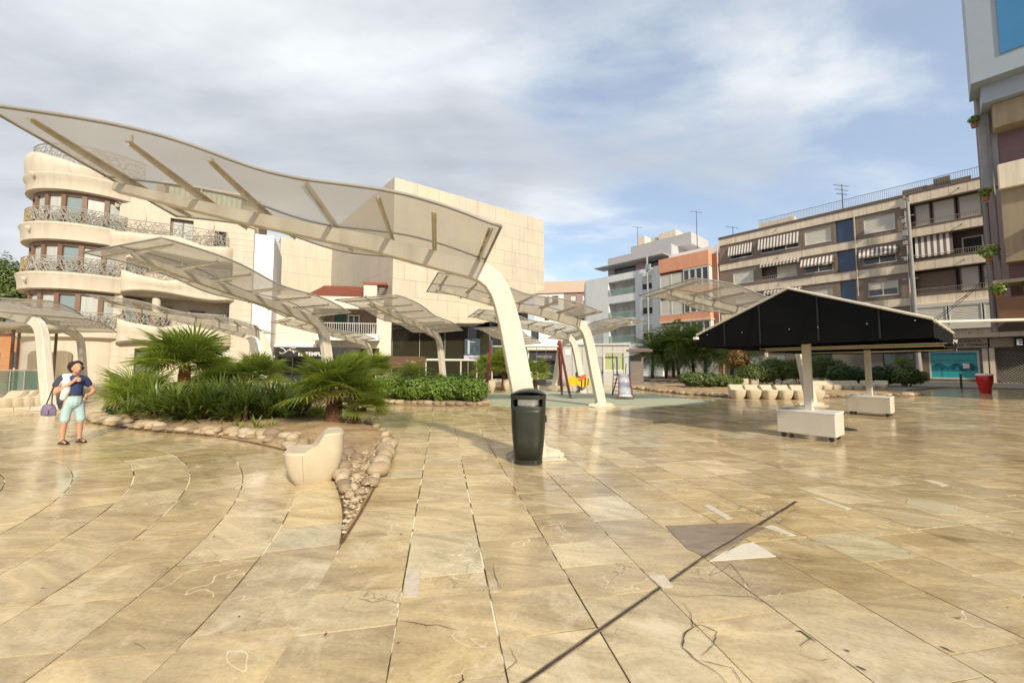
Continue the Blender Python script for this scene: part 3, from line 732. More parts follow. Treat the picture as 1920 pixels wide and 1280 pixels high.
def foliage(root, blobs, n, leaf=.05, mt=None, seed=0, name='foliage', shell=.45, asp=.5):
    r = random.Random(seed); mb = MB(); tot = sum(b[3]*b[4]*b[5] for b in blobs)
    for bx, by, bz, rx, ry, rz in blobs:
        for _ in range(int(n*rx*ry*rz/tot)):
            d = Vector((r.gauss(0, 1), r.gauss(0, 1), r.gauss(0, 1))).normalized()
            k = 1+.20*mnoise.noise(Vector((d.x*2.3+bx, d.y*2.3+by, d.z*2.3+seed)))+.10*mnoise.noise(d*6+Vector((seed, bx, 0)))
            f = (shell+(1-shell)*r.random()**.6)*k
            if mnoise.noise(Vector((d.x*3.1+seed, d.y*3.1, d.z*3.1+bx))) < -.30 and f > .8: continue
            p = Vector((bx+d.x*rx*f, by+d.y*ry*f, max(.04, bz+d.z*rz*f)))
            nn = (d+Vector((r.uniform(-.8, .8), r.uniform(-.8, .8), r.uniform(-.2, 1.0)))).normalized()
            a = nn.orthogonal().normalized(); a = Matrix.Rotation(r.random()*6.28, 3, nn) @ a; b = nn.cross(a); s = leaf*r.uniform(.6, 1.3)
            mb.add([p-a*s, p+b*s*asp, p+a*s, p-b*s*asp], [(0, 1, 2, 3)])
    o = mb.build(name, mt or LF_SHR, root, normals=False); return tag(o, kind='stuff')
def shrub(x, y, label, blobs, n, leaf, mt, seed=0, stems=3, cat='shrub', name='shrub', z0=.05, group=None, core=True):
    root = empty(name, (x, y, z0), 0, label, cat, group); r = random.Random(seed+9)
    mb = MB()
    for k in range(stems):
        b = blobs[k % len(blobs)]; a = r.random()*6.28
        mb.tube([(b[0]*.4+cos(a)*.05, b[1]*.4+sin(a)*.05, -.05), (b[0]*.8+cos(a)*.1, b[1]*.8+sin(a)*.1, b[2]*.55), (b[0]+cos(a)*b[3]*.4, b[1]+sin(a)*b[4]*.4, b[2])], [.03, .024, .012], 5)
    mb.build('stem', BARKG, root)
    foliage(root, blobs, n, leaf, mt, seed); return root
def strap_rosette(seed, n=34, Lf=.8, w=.026, mt=None, el0=.2):
    r = random.Random(seed); mb = MB()
    for k in range(n):
        az = r.random()*6.28; el = r.uniform(el0, 1.45); l = Lf*r.uniform(.65, 1.1); bend = r.uniform(.1, .8)
        d = Vector((cos(az)*cos(el), sin(az)*cos(el), sin(el))); q = Vector((-sin(az), cos(az), 0)); P = []
        for t in (0, .35, .7, 1): P.append(d*l*t+Vector((cos(az)*.25*bend*t*t*l, sin(az)*.25*bend*t*t*l, -bend*.5*t*t*l)))
        ws = (w*.6, w, w*.8, .002)
        mb.add([P[0]-q*ws[0], P[0]+q*ws[0], P[1]-q*ws[1], P[1]+q*ws[1], P[2]-q*ws[2], P[2]+q*ws[2], P[3]], [(0, 1, 3, 2), (2, 3, 5, 4), (4, 5, 6)])
    return mb.mesh('rosette', mt or LF_DARK, normals=False)
ROS = [strap_rosette(i, 36, .85, .024) for i in range(3)]; ROSS = [strap_rosette(10+i, 26, .45, .02, LF_FAN) for i in range(2)]
def yucca(x, y, label, stems, seed=0, meshes=ROS, sz=1.0, cat='shrub', name='strap_leaf_clump'):
    r = random.Random(seed); root = empty(name, (x, y, .05), 0, label, cat)
    for dx, dy, h, s in stems:
        mb = MB(); mb.tube([(dx*.4, dy*.4, -.05), (dx*.8, dy*.8, h*.5), (dx, dy, h)], [.05, .045, .035], 7); mb.build('stem', BARK, root)
        o = link('leaf_rosette', r.choice(meshes), root); s *= sz
        o.matrix_local = Matrix.Translation((dx, dy, h-.03)) @ Matrix.Rotation(r.random()*6.28, 4, 'Z') @ Matrix.Diagonal((s, s, s, 1))
    return root

# stones: four shared boulder meshes
def boulder(seed, mi):
    r = random.Random(seed); mb = MB(); nu, nv = 12, 7; rings = []
    for j in range(1, nv):
        ph = pi*j/nv; rg = []
        for i in range(nu):
            a = 2*pi*i/nu; d = Vector((cos(a)*sin(ph), sin(a)*sin(ph), -cos(ph))); k = 1+.16*mnoise.noise(d*1.3+Vector((seed*3, 0, 0)))
            rg.append((d.x*k, d.y*k*.86, d.z*k*.72))
        rings.append(rg)
    mb.loft(rings); return mb.mesh('stone', STONE[mi], smooth=True)
BLD = [boulder(i*7+1, i % 4) for i in range(8)]
def put_stone(root, x, y, z, s, r, flat=1.0):
    o = link('stone', r.choice(BLD), root)
    o.matrix_local = Matrix.Translation((x, y, z)) @ Matrix.Rotation(r.random()*6.28, 4, 'Z') @ Matrix.Rotation(r.uniform(-.25, .25), 4, 'X') @ Matrix.Diagonal((s*r.uniform(.9, 1.2), s*r.uniform(.8, 1.05), s*flat*r.uniform(.85, 1.1), 1)); return o
def resample(P, step):
    out = []; acc = 0
    for a, b in zip(P[:-1], P[1:]):
        d = b-a; l = d.length; t = acc
        while t < l: out.append(a+d*(t/l)); t += step() if callable(step) else step
        acc = t-l
    return out
def inside(p, poly):
    c = False; n = len(poly)
    for i in range(n):
        a, b = poly[i], poly[i-1]
        if (a[1] > p[1]) != (b[1] > p[1]) and p[0] < (b[0]-a[0])*(p[1]-a[1])/(b[1]-a[1])+a[0]: c = not c
    return c
def bed(label, outline, hump=.10, name='planting_bed', gravel=0, seed=0, edging=True):
    root = empty(name, (0, 0, 0), 0, label, 'planting bed'); P = [Vector((p[0], p[1])) for p in outline]
    c = sum(P, Vector((0, 0)))/len(P)
    PP = resample(P+[P[0]], .35 if len(P) < 40 else .5); mb = MB(); n = len(PP); rings = [[(p.x, p.y, -.02) for p in PP]]
    # real uneven soil surface: a grid clipped to the outline
    x0, x1 = min(p.x for p in P), max(p.x for p in P); y0, y1 = min(p.y for p in P), max(p.y for p in P)
    for f, h in ((1, .012), (.93, .05)):
        rings.append([(c.x+(p.x-c.x)*f, c.y+(p.y-c.y)*f, h) for p in PP])
    for f in (.8, .6, .4, .2, .05):
        rings.append([(c.x+(p.x-c.x)*f, c.y+(p.y-c.y)*f, .05+hump*(1-f)+.05*mnoise.noise(Vector((p.x*f*1.3, p.y*f*1.3, seed)))) for p in PP])
    from mathutils.geometry import delaunay_2d_cdt
    st = max(.22, sqrt((x1-x0)*(y1-y0))/40); inner = []; yy = y0
    poly_ = [tuple(p) for p in PP]
    def edge_d(q): return min((q-p).length for p in PP)
    while yy < y1:
        xx = x0
        while xx < x1:
            q = Vector((xx+mnoise.noise(Vector((xx, yy, 0)))*.1, yy))
            if inside(q, poly_) and edge_d(q) > .12: inner.append(q)
            xx += st
        yy += st
    vs, _, fs, _, _, _ = delaunay_2d_cdt(PP+inner, [], [list(range(n))], 1, 1e-5)
    V = []
    for q in vs:
        d = edge_d(q); V.append((q.x, q.y, .012+min(d, .2)*.2+hump*min(1, d/1.2)+(.05*mnoise.noise(Vector((q.x*1.3, q.y*1.3, seed)))+.03*mnoise.noise(Vector((q.x*4, q.y*4, seed))))*min(1, d/.4)))
    mb = MB(); mb.add(V, fs); mb.build('soil', SOIL, root, smooth=True)
    if edging:
        mb = MB(); mb.tube([(p.x, p.y, .006) for p in PP+[PP[0]]], .016, 4); mb.build('edging', mat('rusty_edging', (.13, .075, .04), .8, .4, 8), root)
    return root, P
# ---- bed 1 (left), with the pebble point towards the camera
front = [G(*p) for p in ((640, 1019), (647, 975), (641, 935), (628, 893), (600, 866), (560, 851), (520, 840), (470, 829), (420, 821), (360, 814), (300, 809), (240, 803), (195, 797), (170, 791), (163, 785), (172, 780))]
back = [G(*p) for p in ((300, 765), (420, 764), (520, 765), (585, 772), (640, 782), (690, 793), (722, 806), (738, 822), (741, 838))]
right = [TIP*.0+G(*p) for p in ((728, 865), (712, 895), (696, 925), (676, 962))]
bed1, P1 = bed('long curved planting bed of palms ending in a sharp pebble point', front+back+right, .14)
r = random.Random(8)
def soilz(p): return .06
F2 = [Vector(p[:2]) for p in front]; R2 = [Vector(p[:2]) for p in [G(741, 838)]+right+[G(646, 1008)]]
ctr = Vector((-4.2, 8.2))
used = []
for p in resample(F2[2:6], lambda: r.uniform(.17, .25))+resample([R2[0], R2[1], R2[2], R2[3]], lambda: r.uniform(.2, .29)):
    cc = Vector((-2.3, 6.6)); q = p+(cc-p).normalized()*.13; s = r.uniform(.10, .155)*(.72 if p.y < 4.9 else 1.15); used.append((q, s)); put_stone(bed1, q.x, q.y, .05+s*.32, s, r)
for px, py, s in ((668, 905, .075), (662, 925, .07), (686, 915, .075), (660, 885, .09), (700, 872, .10), (684, 888, .085), (675, 935, .07), (655, 940, .065), (668, 870, .12), (712, 850, .11), (652, 862, .14), (725, 838, .12), (700, 893, .08), (664, 950, .05), (672, 945, .045), (642, 872, .11), (722, 822, .09)):
    g = G(px, py); put_stone(bed1, g.x, g.y, .045+s*.4, s, r)
for p in resample(F2[5:], lambda: r.uniform(.19, .32)):
    q = p+(ctr-p).normalized()*r.uniform(.16, .3); s = r.uniform(.10, .165); put_stone(bed1, q.x, q.y, .04+s*.2, s, r, .62)
    if r.random() < .6:
        q = p+(ctr-p).normalized()*r.uniform(.4, .6); s = r.uniform(.12, .2); put_stone(bed1, q.x, q.y, .07+s*.3, s, r, .8)
for px, py, s in ((652, 786, .13), (668, 790, .15), (690, 797, .11), (706, 805, .12), (600, 787, .1), (716, 813, .10)):
    g = G(px, py); put_stone(bed1, g.x, g.y, .06+s*.2, s, r, .8)
# gravel and slivers of stone
mb = MB(); poly = [(p.x, p.y) for p in F2[:5]]+[tuple(G(640, 860)[:2]), tuple(G(690, 835)[:2])]+[(p.x, p.y) for p in R2[:-1]]
for _ in range(2600):
    p = (r.uniform(-3.0, -1.3), r.uniform(3.3, 7.4))
    if not inside(p, poly): continue
    s = r.uniform(.012, .034); a = r.random()*3; z = .045+.02*max(0, min(1, (p[1]-3.6)))+r.uniform(0, .03); h = s*.55
    V = [(p[0]+s*cos(a+k*2.094)*1.1, p[1]+s*sin(a+k*2.094)*.8, z+r.uniform(-.004, .008)) for k in range(3)]
    mb.add(V+[(p[0], p[1], z+h), (p[0], p[1], z-h)], [(0, 1, 3), (1, 2, 3), (2, 0, 3), (1, 0, 4), (2, 1, 4), (0, 2, 4)])
tag(mb.build('gravel', mat('pale_gravel', (.46, .38, .27), .85, .35, 3.5, .2, 60), bed1), kind='stuff')
mb = MB()
for _ in range(500):   # dry palm litter and stalks on the soil
    p = (r.uniform(-9, -1.6), r.uniform(6.2, 10.5))
    if not inside(p, [tuple(q) for q in P1]): continue
    a = r.random()*6.28; l = r.uniform(.04, .22); w = .004; z = .16
    d = Vector((cos(a), sin(a))); q = Vector((-d.y, d.x))*w; o = Vector(p)
    mb.quad((o.x-q.x, o.y-q.y, z), (o.x+q.x, o.y+q.y, z), (o.x+d.x*l+q.x, o.y+d.y*l+q.y, z+r.uniform(0, .04)), (o.x+d.x*l-q.x, o.y+d.y*l-q.y, z+.02))
tag(mb.build('dry_litter', mat('straw', (.30, .19, .09), .9, .4), bed1), kind='stuff')

g = G(617, 806); palm(g.x, g.y+.2, .88, 'big front fan palm with a thick shaggy trunk by the pebble point', 50, 1.16, (.03, .02), rad=.20, seed=4, elmin=-.40, dry=6)
g = G(650, 806); palm(g.x, g.y+.25, .42, 'small leaning fan palm growing against the right side of the big front fan palm', 26, .78, (.30, .04), rad=.085, seed=5, elmin=-.5, dry=5)
g = G(583, 795); palm(g.x, g.y+.3, .05, 'little stemless fan palm sprout left of the big trunk', 11, .52, (0, 0), rad=.04, seed=6, elmin=.15, dry=0)
g = G(290, 782); palm(g.x, g.y+.9, 1.42, 'tall fan palm with an orange fibrous trunk at the left of the bed', 46, 1.45, (.0, .05), rad=.19, seed=7, elmin=-.02, dry=3, bark=mat('orange_fibre', (.30, .125, .05), .95, .5, 12, .9, 50))
g = G(232, 788); palm(g.x, g.y+.5, .42, 'low spreading fan palm at the left end of the bed near the person', 30, 1.15, (-.1, 0), rad=.12, seed=8, elmin=-.02, dry=2)
g = G(425, 770); palm(g.x, g.y+1.4, 1.05, 'dark fan palm at the back of the bed before the shop sign', 34, 1.15, (.0, .05), rad=.13, seed=9, elmin=-.4, dry=1)
g = G(340, 772); palm(g.x, g.y+1.6, .8, 'middle fan palm at the back of the bed with leaves against the loggia', 34, 1.2, (.0, .05), rad=.13, seed=19, elmin=-.4, dry=1)
YU = [((300, 798), 'dark strap leaved clump under the tall orange trunked palm', 1.0), ((355, 800), 'wide dark strap leaved clump in the middle of the bed', 1.05), ((415, 800), 'strap leaved clump with splayed leaves left of the leggy one', 1.0),
      ((500, 797), 'leggy strap leaved clump with pale stems left of the big palm', 1.05), ((455, 785), 'tall strap leaved clump below the pair of canopy posts', 1.05), ((320, 780), 'back strap leaved clump behind the tall palm trunk', 1.1), ((390, 778), 'back strap leaved clump behind the middle of the bed', 1.15), ((262, 795), 'strap leaved clump between the round ball bush and the middle of the bed', .85), ((555, 780), 'low strap leaved clump behind the palm sprout', .8)]
YU += [((535, 798), 'strap leaved clump just left of the palm sprout at the front', .85), ((520, 782), 'tall strap leaved clump behind the palm sprout', 1.15), ((440, 806), 'low front strap leaved clump between the leggy one and the splayed one', .8)]
for i, ((px, py), lab, sz) in enumerate(YU):
    g = G(px, py); rr_ = random.Random(40+i)
    yucca(g.x, g.y+.35, lab, [(rr_.uniform(-.4, .4), rr_.uniform(-.35, .35), rr_.uniform(.1, .55), rr_.uniform(.8, 1.2)) for _ in range(8)], 50+i, sz=sz)
g = G(470, 815); yucca(g.x, g.y+.15, 'small bright strap leaved tuft at the front edge of the bed', [(0, 0, .05, 1), (.3, .1, .04, .8), (-.4, .05, .04, .9)], 3, ROSS)
g = G(206, 784); root = empty('ball_bush', (g.x, g.y+.28, .05), 0, 'clipped round dark green ball bush at the left end of the bed', 'shrub')
foliage(root, [(0, 0, .26, .36, .33, .30)], 5200, .020, LF_BOX, 3, shell=.75)
mb = MB(); mb.tube([(0, 0, -.05), (0, 0, .2)], .04, 6); mb.build('stem', BARKG, root)

# ---- bed 2: clipped hedge behind the palms, centre
b2p = [G(*p) for p in ((640, 758), (700, 757), (780, 760), (850, 762), (905, 762), (922, 759), (915, 752), (900, 742), (880, 731), (760, 730), (640, 734))]
bed2, P2 = bed('central planting bed with a clipped green hedge and small white edging stones', b2p, .08, seed=4)
for p in resample([Vector(q[:2]) for q in b2p[:8]], lambda: r.uniform(.30, .44)):
    q = p+(Vector((-3, 16))-p).normalized()*.2; s = r.uniform(.13, .2); put_stone(bed2, q.x, q.y, .05+s*.2, s, r, .75)
for i, (px, Y, w, lab) in enumerate(((740, 16.2, 1.1, 'left'), (800, 15.6, 1.0, 'middle'), (862, 15.4, 1.0, 'right'))):
    X = (px-960)/720*Y
    shrub(X, Y, lab+' of three low clipped green hedge shrubs in the central bed', [(-.4*w, .1, .55, .85*w, .6, .50), (.5*w, -.1, .50, .75*w, .62, .46), (0, .5, .62, .9*w, .6, .52)], 9500, .055, LF_SHR, 20+i)
g = at(772, 700, 17.2); palm(g.x, g.y, 1.05, 'sago palm with a crown of arching feather leaves above the central hedge', 38, 1.15, meshes=CYC, rad=.13, seed=12, name='sago_palm', elmin=-.15, elmax=1.2, part='leaf')
for i, (px, Y, s, lab) in enumerate(((885, 17.5, .75, 'bright strap leaved clump behind the right end of the hedge'), (845, 19, .75, 'bright strap leaved clump in front of the theatre base'), (800, 20, .8, 'strap leaved clump beside the canopy post at the theatre'))):
    yucca((px-960)/720*Y, Y, lab, [(random.Random(i).uniform(-.7, .7)*j/3, .1*j, .5+.1*j, 1.0) for j in range(-3, 4)], 70+i, [strap_rosette(90+i, 36, .6, .02, LF_FAN)], s)
for i, (px, Y, h, sz, lab) in enumerate(((945, 23, 1.5, 1.35, 'fan palm behind the left swing leg'), (915, 25, 1.3, 1.2, 'fan palm left of the swing frame before the theatre glass'), (1003, 22.5, 1.0, 1.15, 'fan palm growing behind the black litter bin post'), (700, 21, 1.2, 1.3, 'fan palm behind the big front palm, left of the sago palm'), (668, 24, 1.3, 1.3, 'far fan palm before the balcony of the white cafe house'))):
    palm((px-960)/720*Y, Y, h, lab, 34, sz, rad=.14, seed=80+i, dry=1, elmin=-.4)

# ---- bed 3: right, trees and hedges behind the seat rows
b3p = [G(*p) for p in ((1186, 729), (1230, 735), (1290, 741), (1360, 745.5), (1420, 747), (1560, 746), (1700, 744), (1735, 741), (1730, 738), (1640, 730), (1500, 722), (1330, 720), (1240, 721))]
bed3, P3 = bed('right planting bed of hedges behind the rows of stone seats', b3p, .10, seed=5)
for p in resample([Vector(q[:2]) for q in b3p[:8]], lambda: r.uniform(.40, .58)):
    q = p+(Vector((14, 24))-p).normalized()*.2; s = r.uniform(.17, .25); put_stone(bed3, q.x, q.y, .05+s*.2, s, r, .65)
b4p = [G(*p) for p in ((1190, 710), (1216, 715), (1300, 717.5), (1340, 716), (1345, 709), (1200, 706))]
bed4, P4 = bed('far planting bed under the feather palms beyond the slide', b4p, .1, seed=6)
for p in resample([Vector(q[:2]) for q in b4p[:4]], lambda: r.uniform(.6, .9)):
    s = r.uniform(.25, .34); put_stone(bed4, p.x, p.y+.3, .06+s*.2, s, r, .6)
HR = [(1311, 24, 1.15, .62, 'rounded olive green hedge bush at the left end of the right bed', LF_OLIVE), (1360, 24.5, .9, .5, 'olive green hedge bush on bare stems beside the autumn tree', LF_OLIVE), (1420, 26, 1.2, .95, 'dark green hedge bush in the middle of the right bed', LF_OLIVE),
      (1455, 27, 1.2, 1.25, 'tall dark hedge bush left of the first awning post', LF_OLIVE), (1545, 28, 1.4, 1.35, 'tall dark hedge bush between the two awning posts', LF_OLIVE), (1585, 26, 1.2, .9, 'dark hedge bush left of the second awning post', LF_BOX),
      (1655, 26, 1.1, .85, 'deep green low bush right of the second awning post', LF_BOX), (1700, 25.5, 1.1, .75, 'bright topped low bush before the turquoise window', LF_OLIVE), (1500, 30, 1.6, 1.2, 'dark hedge bush behind the leaning canopy post', LF_OLIVE)]
for i, (px, Y, w, h, lab, m_) in enumerate(HR):
    X = (px-960)/720*Y
    shrub(X, Y, lab, [(-.35*w, 0, h, .8*w, .7, .55*h+.12), (.45*w, .1, h*.92, .7*w, .7, .5*h+.12), (0, .3, h*1.12, .6*w, .7, .5*h)], 7000, .075, m_, 30+i, stems=5)
# autumn-brown small palm/tree
X = (1383-960)/720*27
root = shrub(X, 27, 'small tree with rust brown foliage and drooping dry fronds', [(0, 0, 1.9, .75, .7, .7), (.5, .1, 1.3, .5, .5, .6)], 3200, .10, LF_BROWN, 91, cat='tree', name='small_tree')
X = (1690-960)/720*27; palm(X, 27, 1.5, 'slim spiky palm rising above the bushes left of the turquoise window', 26, .95, meshes=[feather_leaf(99, 1.0, 20, .5, .22, .014, LF_PHX)], rad=.10, seed=31, name='feather_palm', elmin=-.2)
PH = [(1222, 41, 3.2, 'leftmost feather palm of the clump, beside the far litter bin'), (1248, 42, 3.7, 'second feather palm of the clump from the far litter bin'), (1272, 40, 4.3, 'tallest crowned feather palm in the middle of the clump'), (1300, 41, 4.6, 'feather palm of the clump below the orange balcony'), (1322, 39, 3.3, 'rightmost feather palm of the clump, touching the awning corner'), (1262, 45, 3.4, 'rear feather palm of the clump before the white block'), (1370, 36, 3.0, 'feather palm partly behind the left corner of the awning')]
for i, (px, Y, h, lab) in enumerate(PH):
    palm((px-960)/720*Y, Y, h*.86, lab, 50, 1.62, (rs.uniform(-.3, .3), 0), meshes=PHX, rad=.15, seed=100+i, name='feather_palm', elmin=-.75, dry=0, taper=.9, bark=BARKG)
# ------------------------------------------------------------------ buildings
TRAV = mat('pale_travertine', (.53, .475, .385), .6, .05, .35, .03, 30, streak=.14)
TRAVP = [mat('cladding_'+n, c, .55, .06, .5, streak=.12) for n, c in (('pale', (.53, .475, .385)), ('warm', (.555, .49, .385)), ('grey', (.50, .455, .38)))]
SANDST = mat('cream_stone', (.53, .475, .395), .7, .06, .8, .05, 50, streak=.12)
STUCCO = mat('white_stucco', (.76, .76, .76), .75, .04, .5, streak=.12)
BLUEGREY = mat('blue_white_render', (.74, .77, .79), .75, .04, .5, streak=.10)
ORANGE = mat('orange_render', (.74, .36, .22), .75, .06, .6, streak=.15)
BROWNB = mat('brown_tile', (.23, .175, .14), .5, .1, 2.5)
CREAMB = mat('cream_band', (.76, .66, .53), .6, .06, .9, streak=.2)
BROWNT = mat('brown_trim', (.13, .095, .075), .6, .15)
WOOD = mat('varnished_wood', (.20, .075, .035), .4, .2, 5, stretch=(1, 1, .2))
GREYP = mat('grey_panel', (.42, .425, .42), .6, .05, 1.5, streak=.1)
FRAMEW = mat('white_frame', (.70, .69, .66), .45, .04)
STRW = mat('awning_white', (.70, .67, .63), .8, .05); STRB = mat('awning_brown', (.16, .115, .105), .8, .1)
CURT = mat('curtain_behind_glass', (.42, .45, .44), .35, .12, .8, stretch=(6, 6, .3))
class Facade:
    """a building front: local x runs along it, y into the building, z up"""
    def __init__(s, name, ox, oy, dx, dy, label, cat='building'):
        s.rz = atan2(dy, dx); s.o = Vector((ox, oy)); s.d = Vector((dx, dy)).normalized(); s.n = Vector((-s.d.y, s.d.x))
        s.root = empty(name, (ox, oy, 0), s.rz, label, cat)
    def uz(s, px, py, off=0.0):
        r_ = ray(px, py); o = s.o+s.n*off; t = (o.x*s.n.x+o.y*s.n.y)/(r_.x*s.n.x+r_.y*s.n.y)
        return (Vector((r_.x*t, r_.y*t))-o).dot(s.d), EYE+r_.z*t
    def rect(s, x0, y0, x1, y1, off=0.0):
        # pixel corners (top left, bottom right) -> u0, u1, z0, z1
        a, b = s.uz(x0, y0, off), s.uz(x1, y1, off); return (min(a[0], b[0]), max(a[0], b[0]), min(a[1], b[1]), max(a[1], b[1]))
    def u(s, px, py=600, off=0.0): return s.uz(px, py, off)[0]
def window(par, u0, u1, z0, z1, kind='glass', y=.14, mull=1, fr=.06, frm=None, glass=None, sill=True, proud=0.0):
    """frame mesh with a pane, or a roller shutter, as its children"""
    mb = MB(); f = fr; yb = y-.05-proud
    mb.box(u0, u0+f, yb, y+.03, z0, z1); mb.box(u1-f, u1, yb, y+.03, z0, z1); mb.box(u0+f, u1-f, yb, y+.03, z1-f, z1); mb.box(u0+f, u1-f, yb, y+.03, z0, z0+f)
    for k in range(1, mull+1):
        x = u0+(u1-u0)*k/(mull+1); mb.box(x-f*.45, x+f*.45, yb+.004, y+.026, z0+f, z1-f)
    if sill: mb.box(u0-.05, u1+.05, -.05, y-.06, z0-.05, z0-.003)
    w = mb.build('window', frm or FRAMEW, par)
    if kind == 'glass':
        mb = MB(); mb.box(u0+f*.5, u1-f*.5, y, y+.02, z0+f*.5, z1-f*.5); mb.build('pane', glass or GLASSD, w)
    elif kind == 'half':
        zm = z0+(z1-z0)*.45
        mb = MB(); mb.box(u0+f*.5, u1-f*.5, y, y+.02, z0+f*.5, zm); mb.build('pane', glass or GLASSD, w)
        shutter(w, u0+f, u1-f, zm, z1-f, y-.03)
    else: shutter(w, u0+f, u1-f, z0+f, z1-f, y-.02)
    return w
def shutter(par, u0, u1, z0, z1, y, m=None):
    mb = MB(); n = max(3, int((z1-z0)/.12)); h = (z1-z0)/n
    for k in range(n):
        z = z0+k*h; mb.prism2(u0, u1, [(y+.015, z), (y, z+h*.5), (y+.015, z+h), (y+.03, z+h), (y+.03, z)])
    return mb.build('shutter', m or BLIND, par)
def _prism2(s, x0, x1, poly):
    n = len(poly); vs = [(x0, a, b) for a, b in poly]+[(x1, a, b) for a, b in poly]
    s.add(vs, [tuple(range(n)), tuple(reversed(range(n, 2*n)))]+[(i, i+n, (i+1) % n+n, (i+1) % n) for i in range(n)])
MB.prism2 = _prism2
def striped(par, u0, u1, ztop, zbot, out, w=.15, yoff=0.0, scallop=.16, name='awning'):
    mb = MB(); n = max(4, int(round((u1-u0)/w))); d = (u1-u0)/n
    for k in range(n):
        mb.mi = k % 2; a, b = u0+k*d, u0+(k+1)*d
        mb.add([(a, yoff-.02, ztop), (b, yoff-.02, ztop), (b, yoff-out, zbot), (a, yoff-out, zbot)], [(0, 1, 2, 3)])
        mb.add([(a, yoff-out-.004, zbot), (b, yoff-out-.004, zbot), (b, yoff-out-.01, zbot-scallop*.8), ((a+b)/2, yoff-out-.01, zbot-scallop), (a, yoff-out-.01, zbot-scallop*.8)], [(0, 1, 2, 3, 4)])
    aw = mb.build(name, [STRW, STRB], par, normals=False)
    mb = MB(); mb.tube([(u0, yoff-out, zbot), (u1, yoff-out, zbot)], .022, 6)
    for u_ in (u0+.03, u1-.03): mb.tube([(u_, yoff, zbot+.0), (u_, yoff-out, zbot)], .015, 5)
    mb.build('awning_bar', OFFW, aw); return aw
def railing(par, u0, u1, z0, z1, y, step=.12, m=None, name='railing', r_=.012, rail=.022):
    mb = MB(); mb.box(u0, u1, y-rail, y+rail, z1-.04, z1); mb.box(u0, u1, y-rail*.8, y+rail*.8, z0+.03, z0+.06)
    n = max(2, int((u1-u0)/step))
    for k in range(n+1):
        x = u0+r_+(u1-u0-2*r_)*k/n; mb.box(x-r_, x+r_, y-r_, y+r_, z0+.06 if k % 12 else z0, z1-.04)
    return mb.build(name, m or OFFW, par)

# ---- 1. long brown and cream apartment block on the right
f = Facade('apartment_block', 25.5, 46.4, .6644, -.7474, 'long brown tiled apartment block with cream bands and striped awnings', 'apartment block'); R = f.root
UE = 29.0
LV = [(3.8, 4.55), (6.9, 7.65), (9.95, 10.75), (13.0, 13.75), (16.1, 16.9)]
ROWS = [(7.65, 9.95), (10.75, 13.0), (13.75, 16.1)]
mb = MB(); mb.box(0, UE, .9, 11, 0, 16.9); mb.build('core_wall', BROWNT, R)
LOG = f.u(1712, 480)            # from here the front opens into loggias
holes = {}
def row_z(i): return ROWS[i]
W1 = [(1367, 1409, 'aw'), (1425, 1496, 'aw2'), (1508, 1557, 'sh'), (1620, 1679, 'sh')]
W2 = [(1374, 1412, 'sh'), (1428, 1494, 'log'), (1508, 1562, 'awh'), (1619, 1682, 'awh')]
W3 = [(1380, 1416, 'sh'), (1436, 1500, 'log'), (1520, 1562, 'sh'), (1629, 1686, 'half')]
allh = []; spec = []
for ri, (WW, ym, dz) in enumerate(((W3, 565, (.42, 1.75)), (W2, 500, (.42, 1.8)), (W1, 430, (.45, 1.95)))):
    z0, z1 = ROWS[ri]
    for a, b, k in WW:
        u0, u1 = f.u(a, ym), f.u(b, ym); h = (u0, u1, z0+dz[0], z0+dz[1]+.05); allh.append(h); spec.append((h, k, ri))
for ri, (a, b, ym) in enumerate(((1577, 1607, 565), (1571, 1605, 500), (1567, 1600, 430))):
    z0, z1 = ROWS[ri]; h = (f.u(a, ym), f.u(b, ym), z0+.05, z1-.05); allh.append(h); spec.append((h, 'blue', ri))
allh += [(LOG, UE-.2, z0, z1) for z0, z1 in ROWS]
mb = MB(); mb.wall(0, UE, 4.0, 16.9, allh, .9); mb.build('wall', BROWNB, R)
mb = MB(); mb.quad((0, 0, 0), (0, 0, 16.9), (0, 11, 16.9), (0, 11, 0)); mb.build('side_wall', STUCCO, R)
# tile joints of the brown cladding: real vertical ribs, joined
mb = MB(); u = .3
while u < LOG:
    for z0, z1 in ROWS:
        if not any(h[0]-.02 < u < h[1]+.02 for h in allh): mb.box(u-.012, u+.012, -.012, .002, z0, z1)
        else:
            h = [h for h in allh if h[0]-.02 < u < h[1]+.02 and h[2] >= z0-.01 and h[3] <= z1+.01]
            if h: mb.box(u-.012, u+.012, -.012, .002, z0, h[0][2]-.06)
            else: mb.box(u-.012, u+.012, -.012, .002, z0, z1)
    u += .42
tag(mb.build('tile_ribs', BROWNB, R), kind='stuff')
for i, (a, b) in enumerate(LV):
    mb = MB(); pr = .10
    mb.box(0, LOG, -pr, .05, a, b); mb.box(LOG, UE, -pr-.35, .05, a, b); mb.build('cream_band', CREAMB, R)
    mb = MB(); mb.box(LOG+.01, UE, -pr-.38, .9, b+.002, b+.12); mb.box(0, LOG, -pr-.02, -.01, b+.002, b+.05); mb.build('band_capping', BROWNT, R)
    mb = MB()    # slab joints of the band
    u = .8
    while u < UE-1:
        y = -pr if u < LOG else -pr-.35
        mb.box(u-.008, u+.008, y-.004, y+.002, a+.01, b-.01); u += 1.05
    tag(mb.build('band_joints', mat('band_joint', (.35, .27, .19), .8), R), kind='stuff')
    for px in (1462, 1815):
        u_ = f.u(px, 600); mb = MB(); mb.tube([(u_, -pr-.5 if u_ > LOG else -pr-.1, (a+b)/2), (u_, 0, (a+b)/2)], .05, 6); mb.build('rain_spout', BROWNT, R)
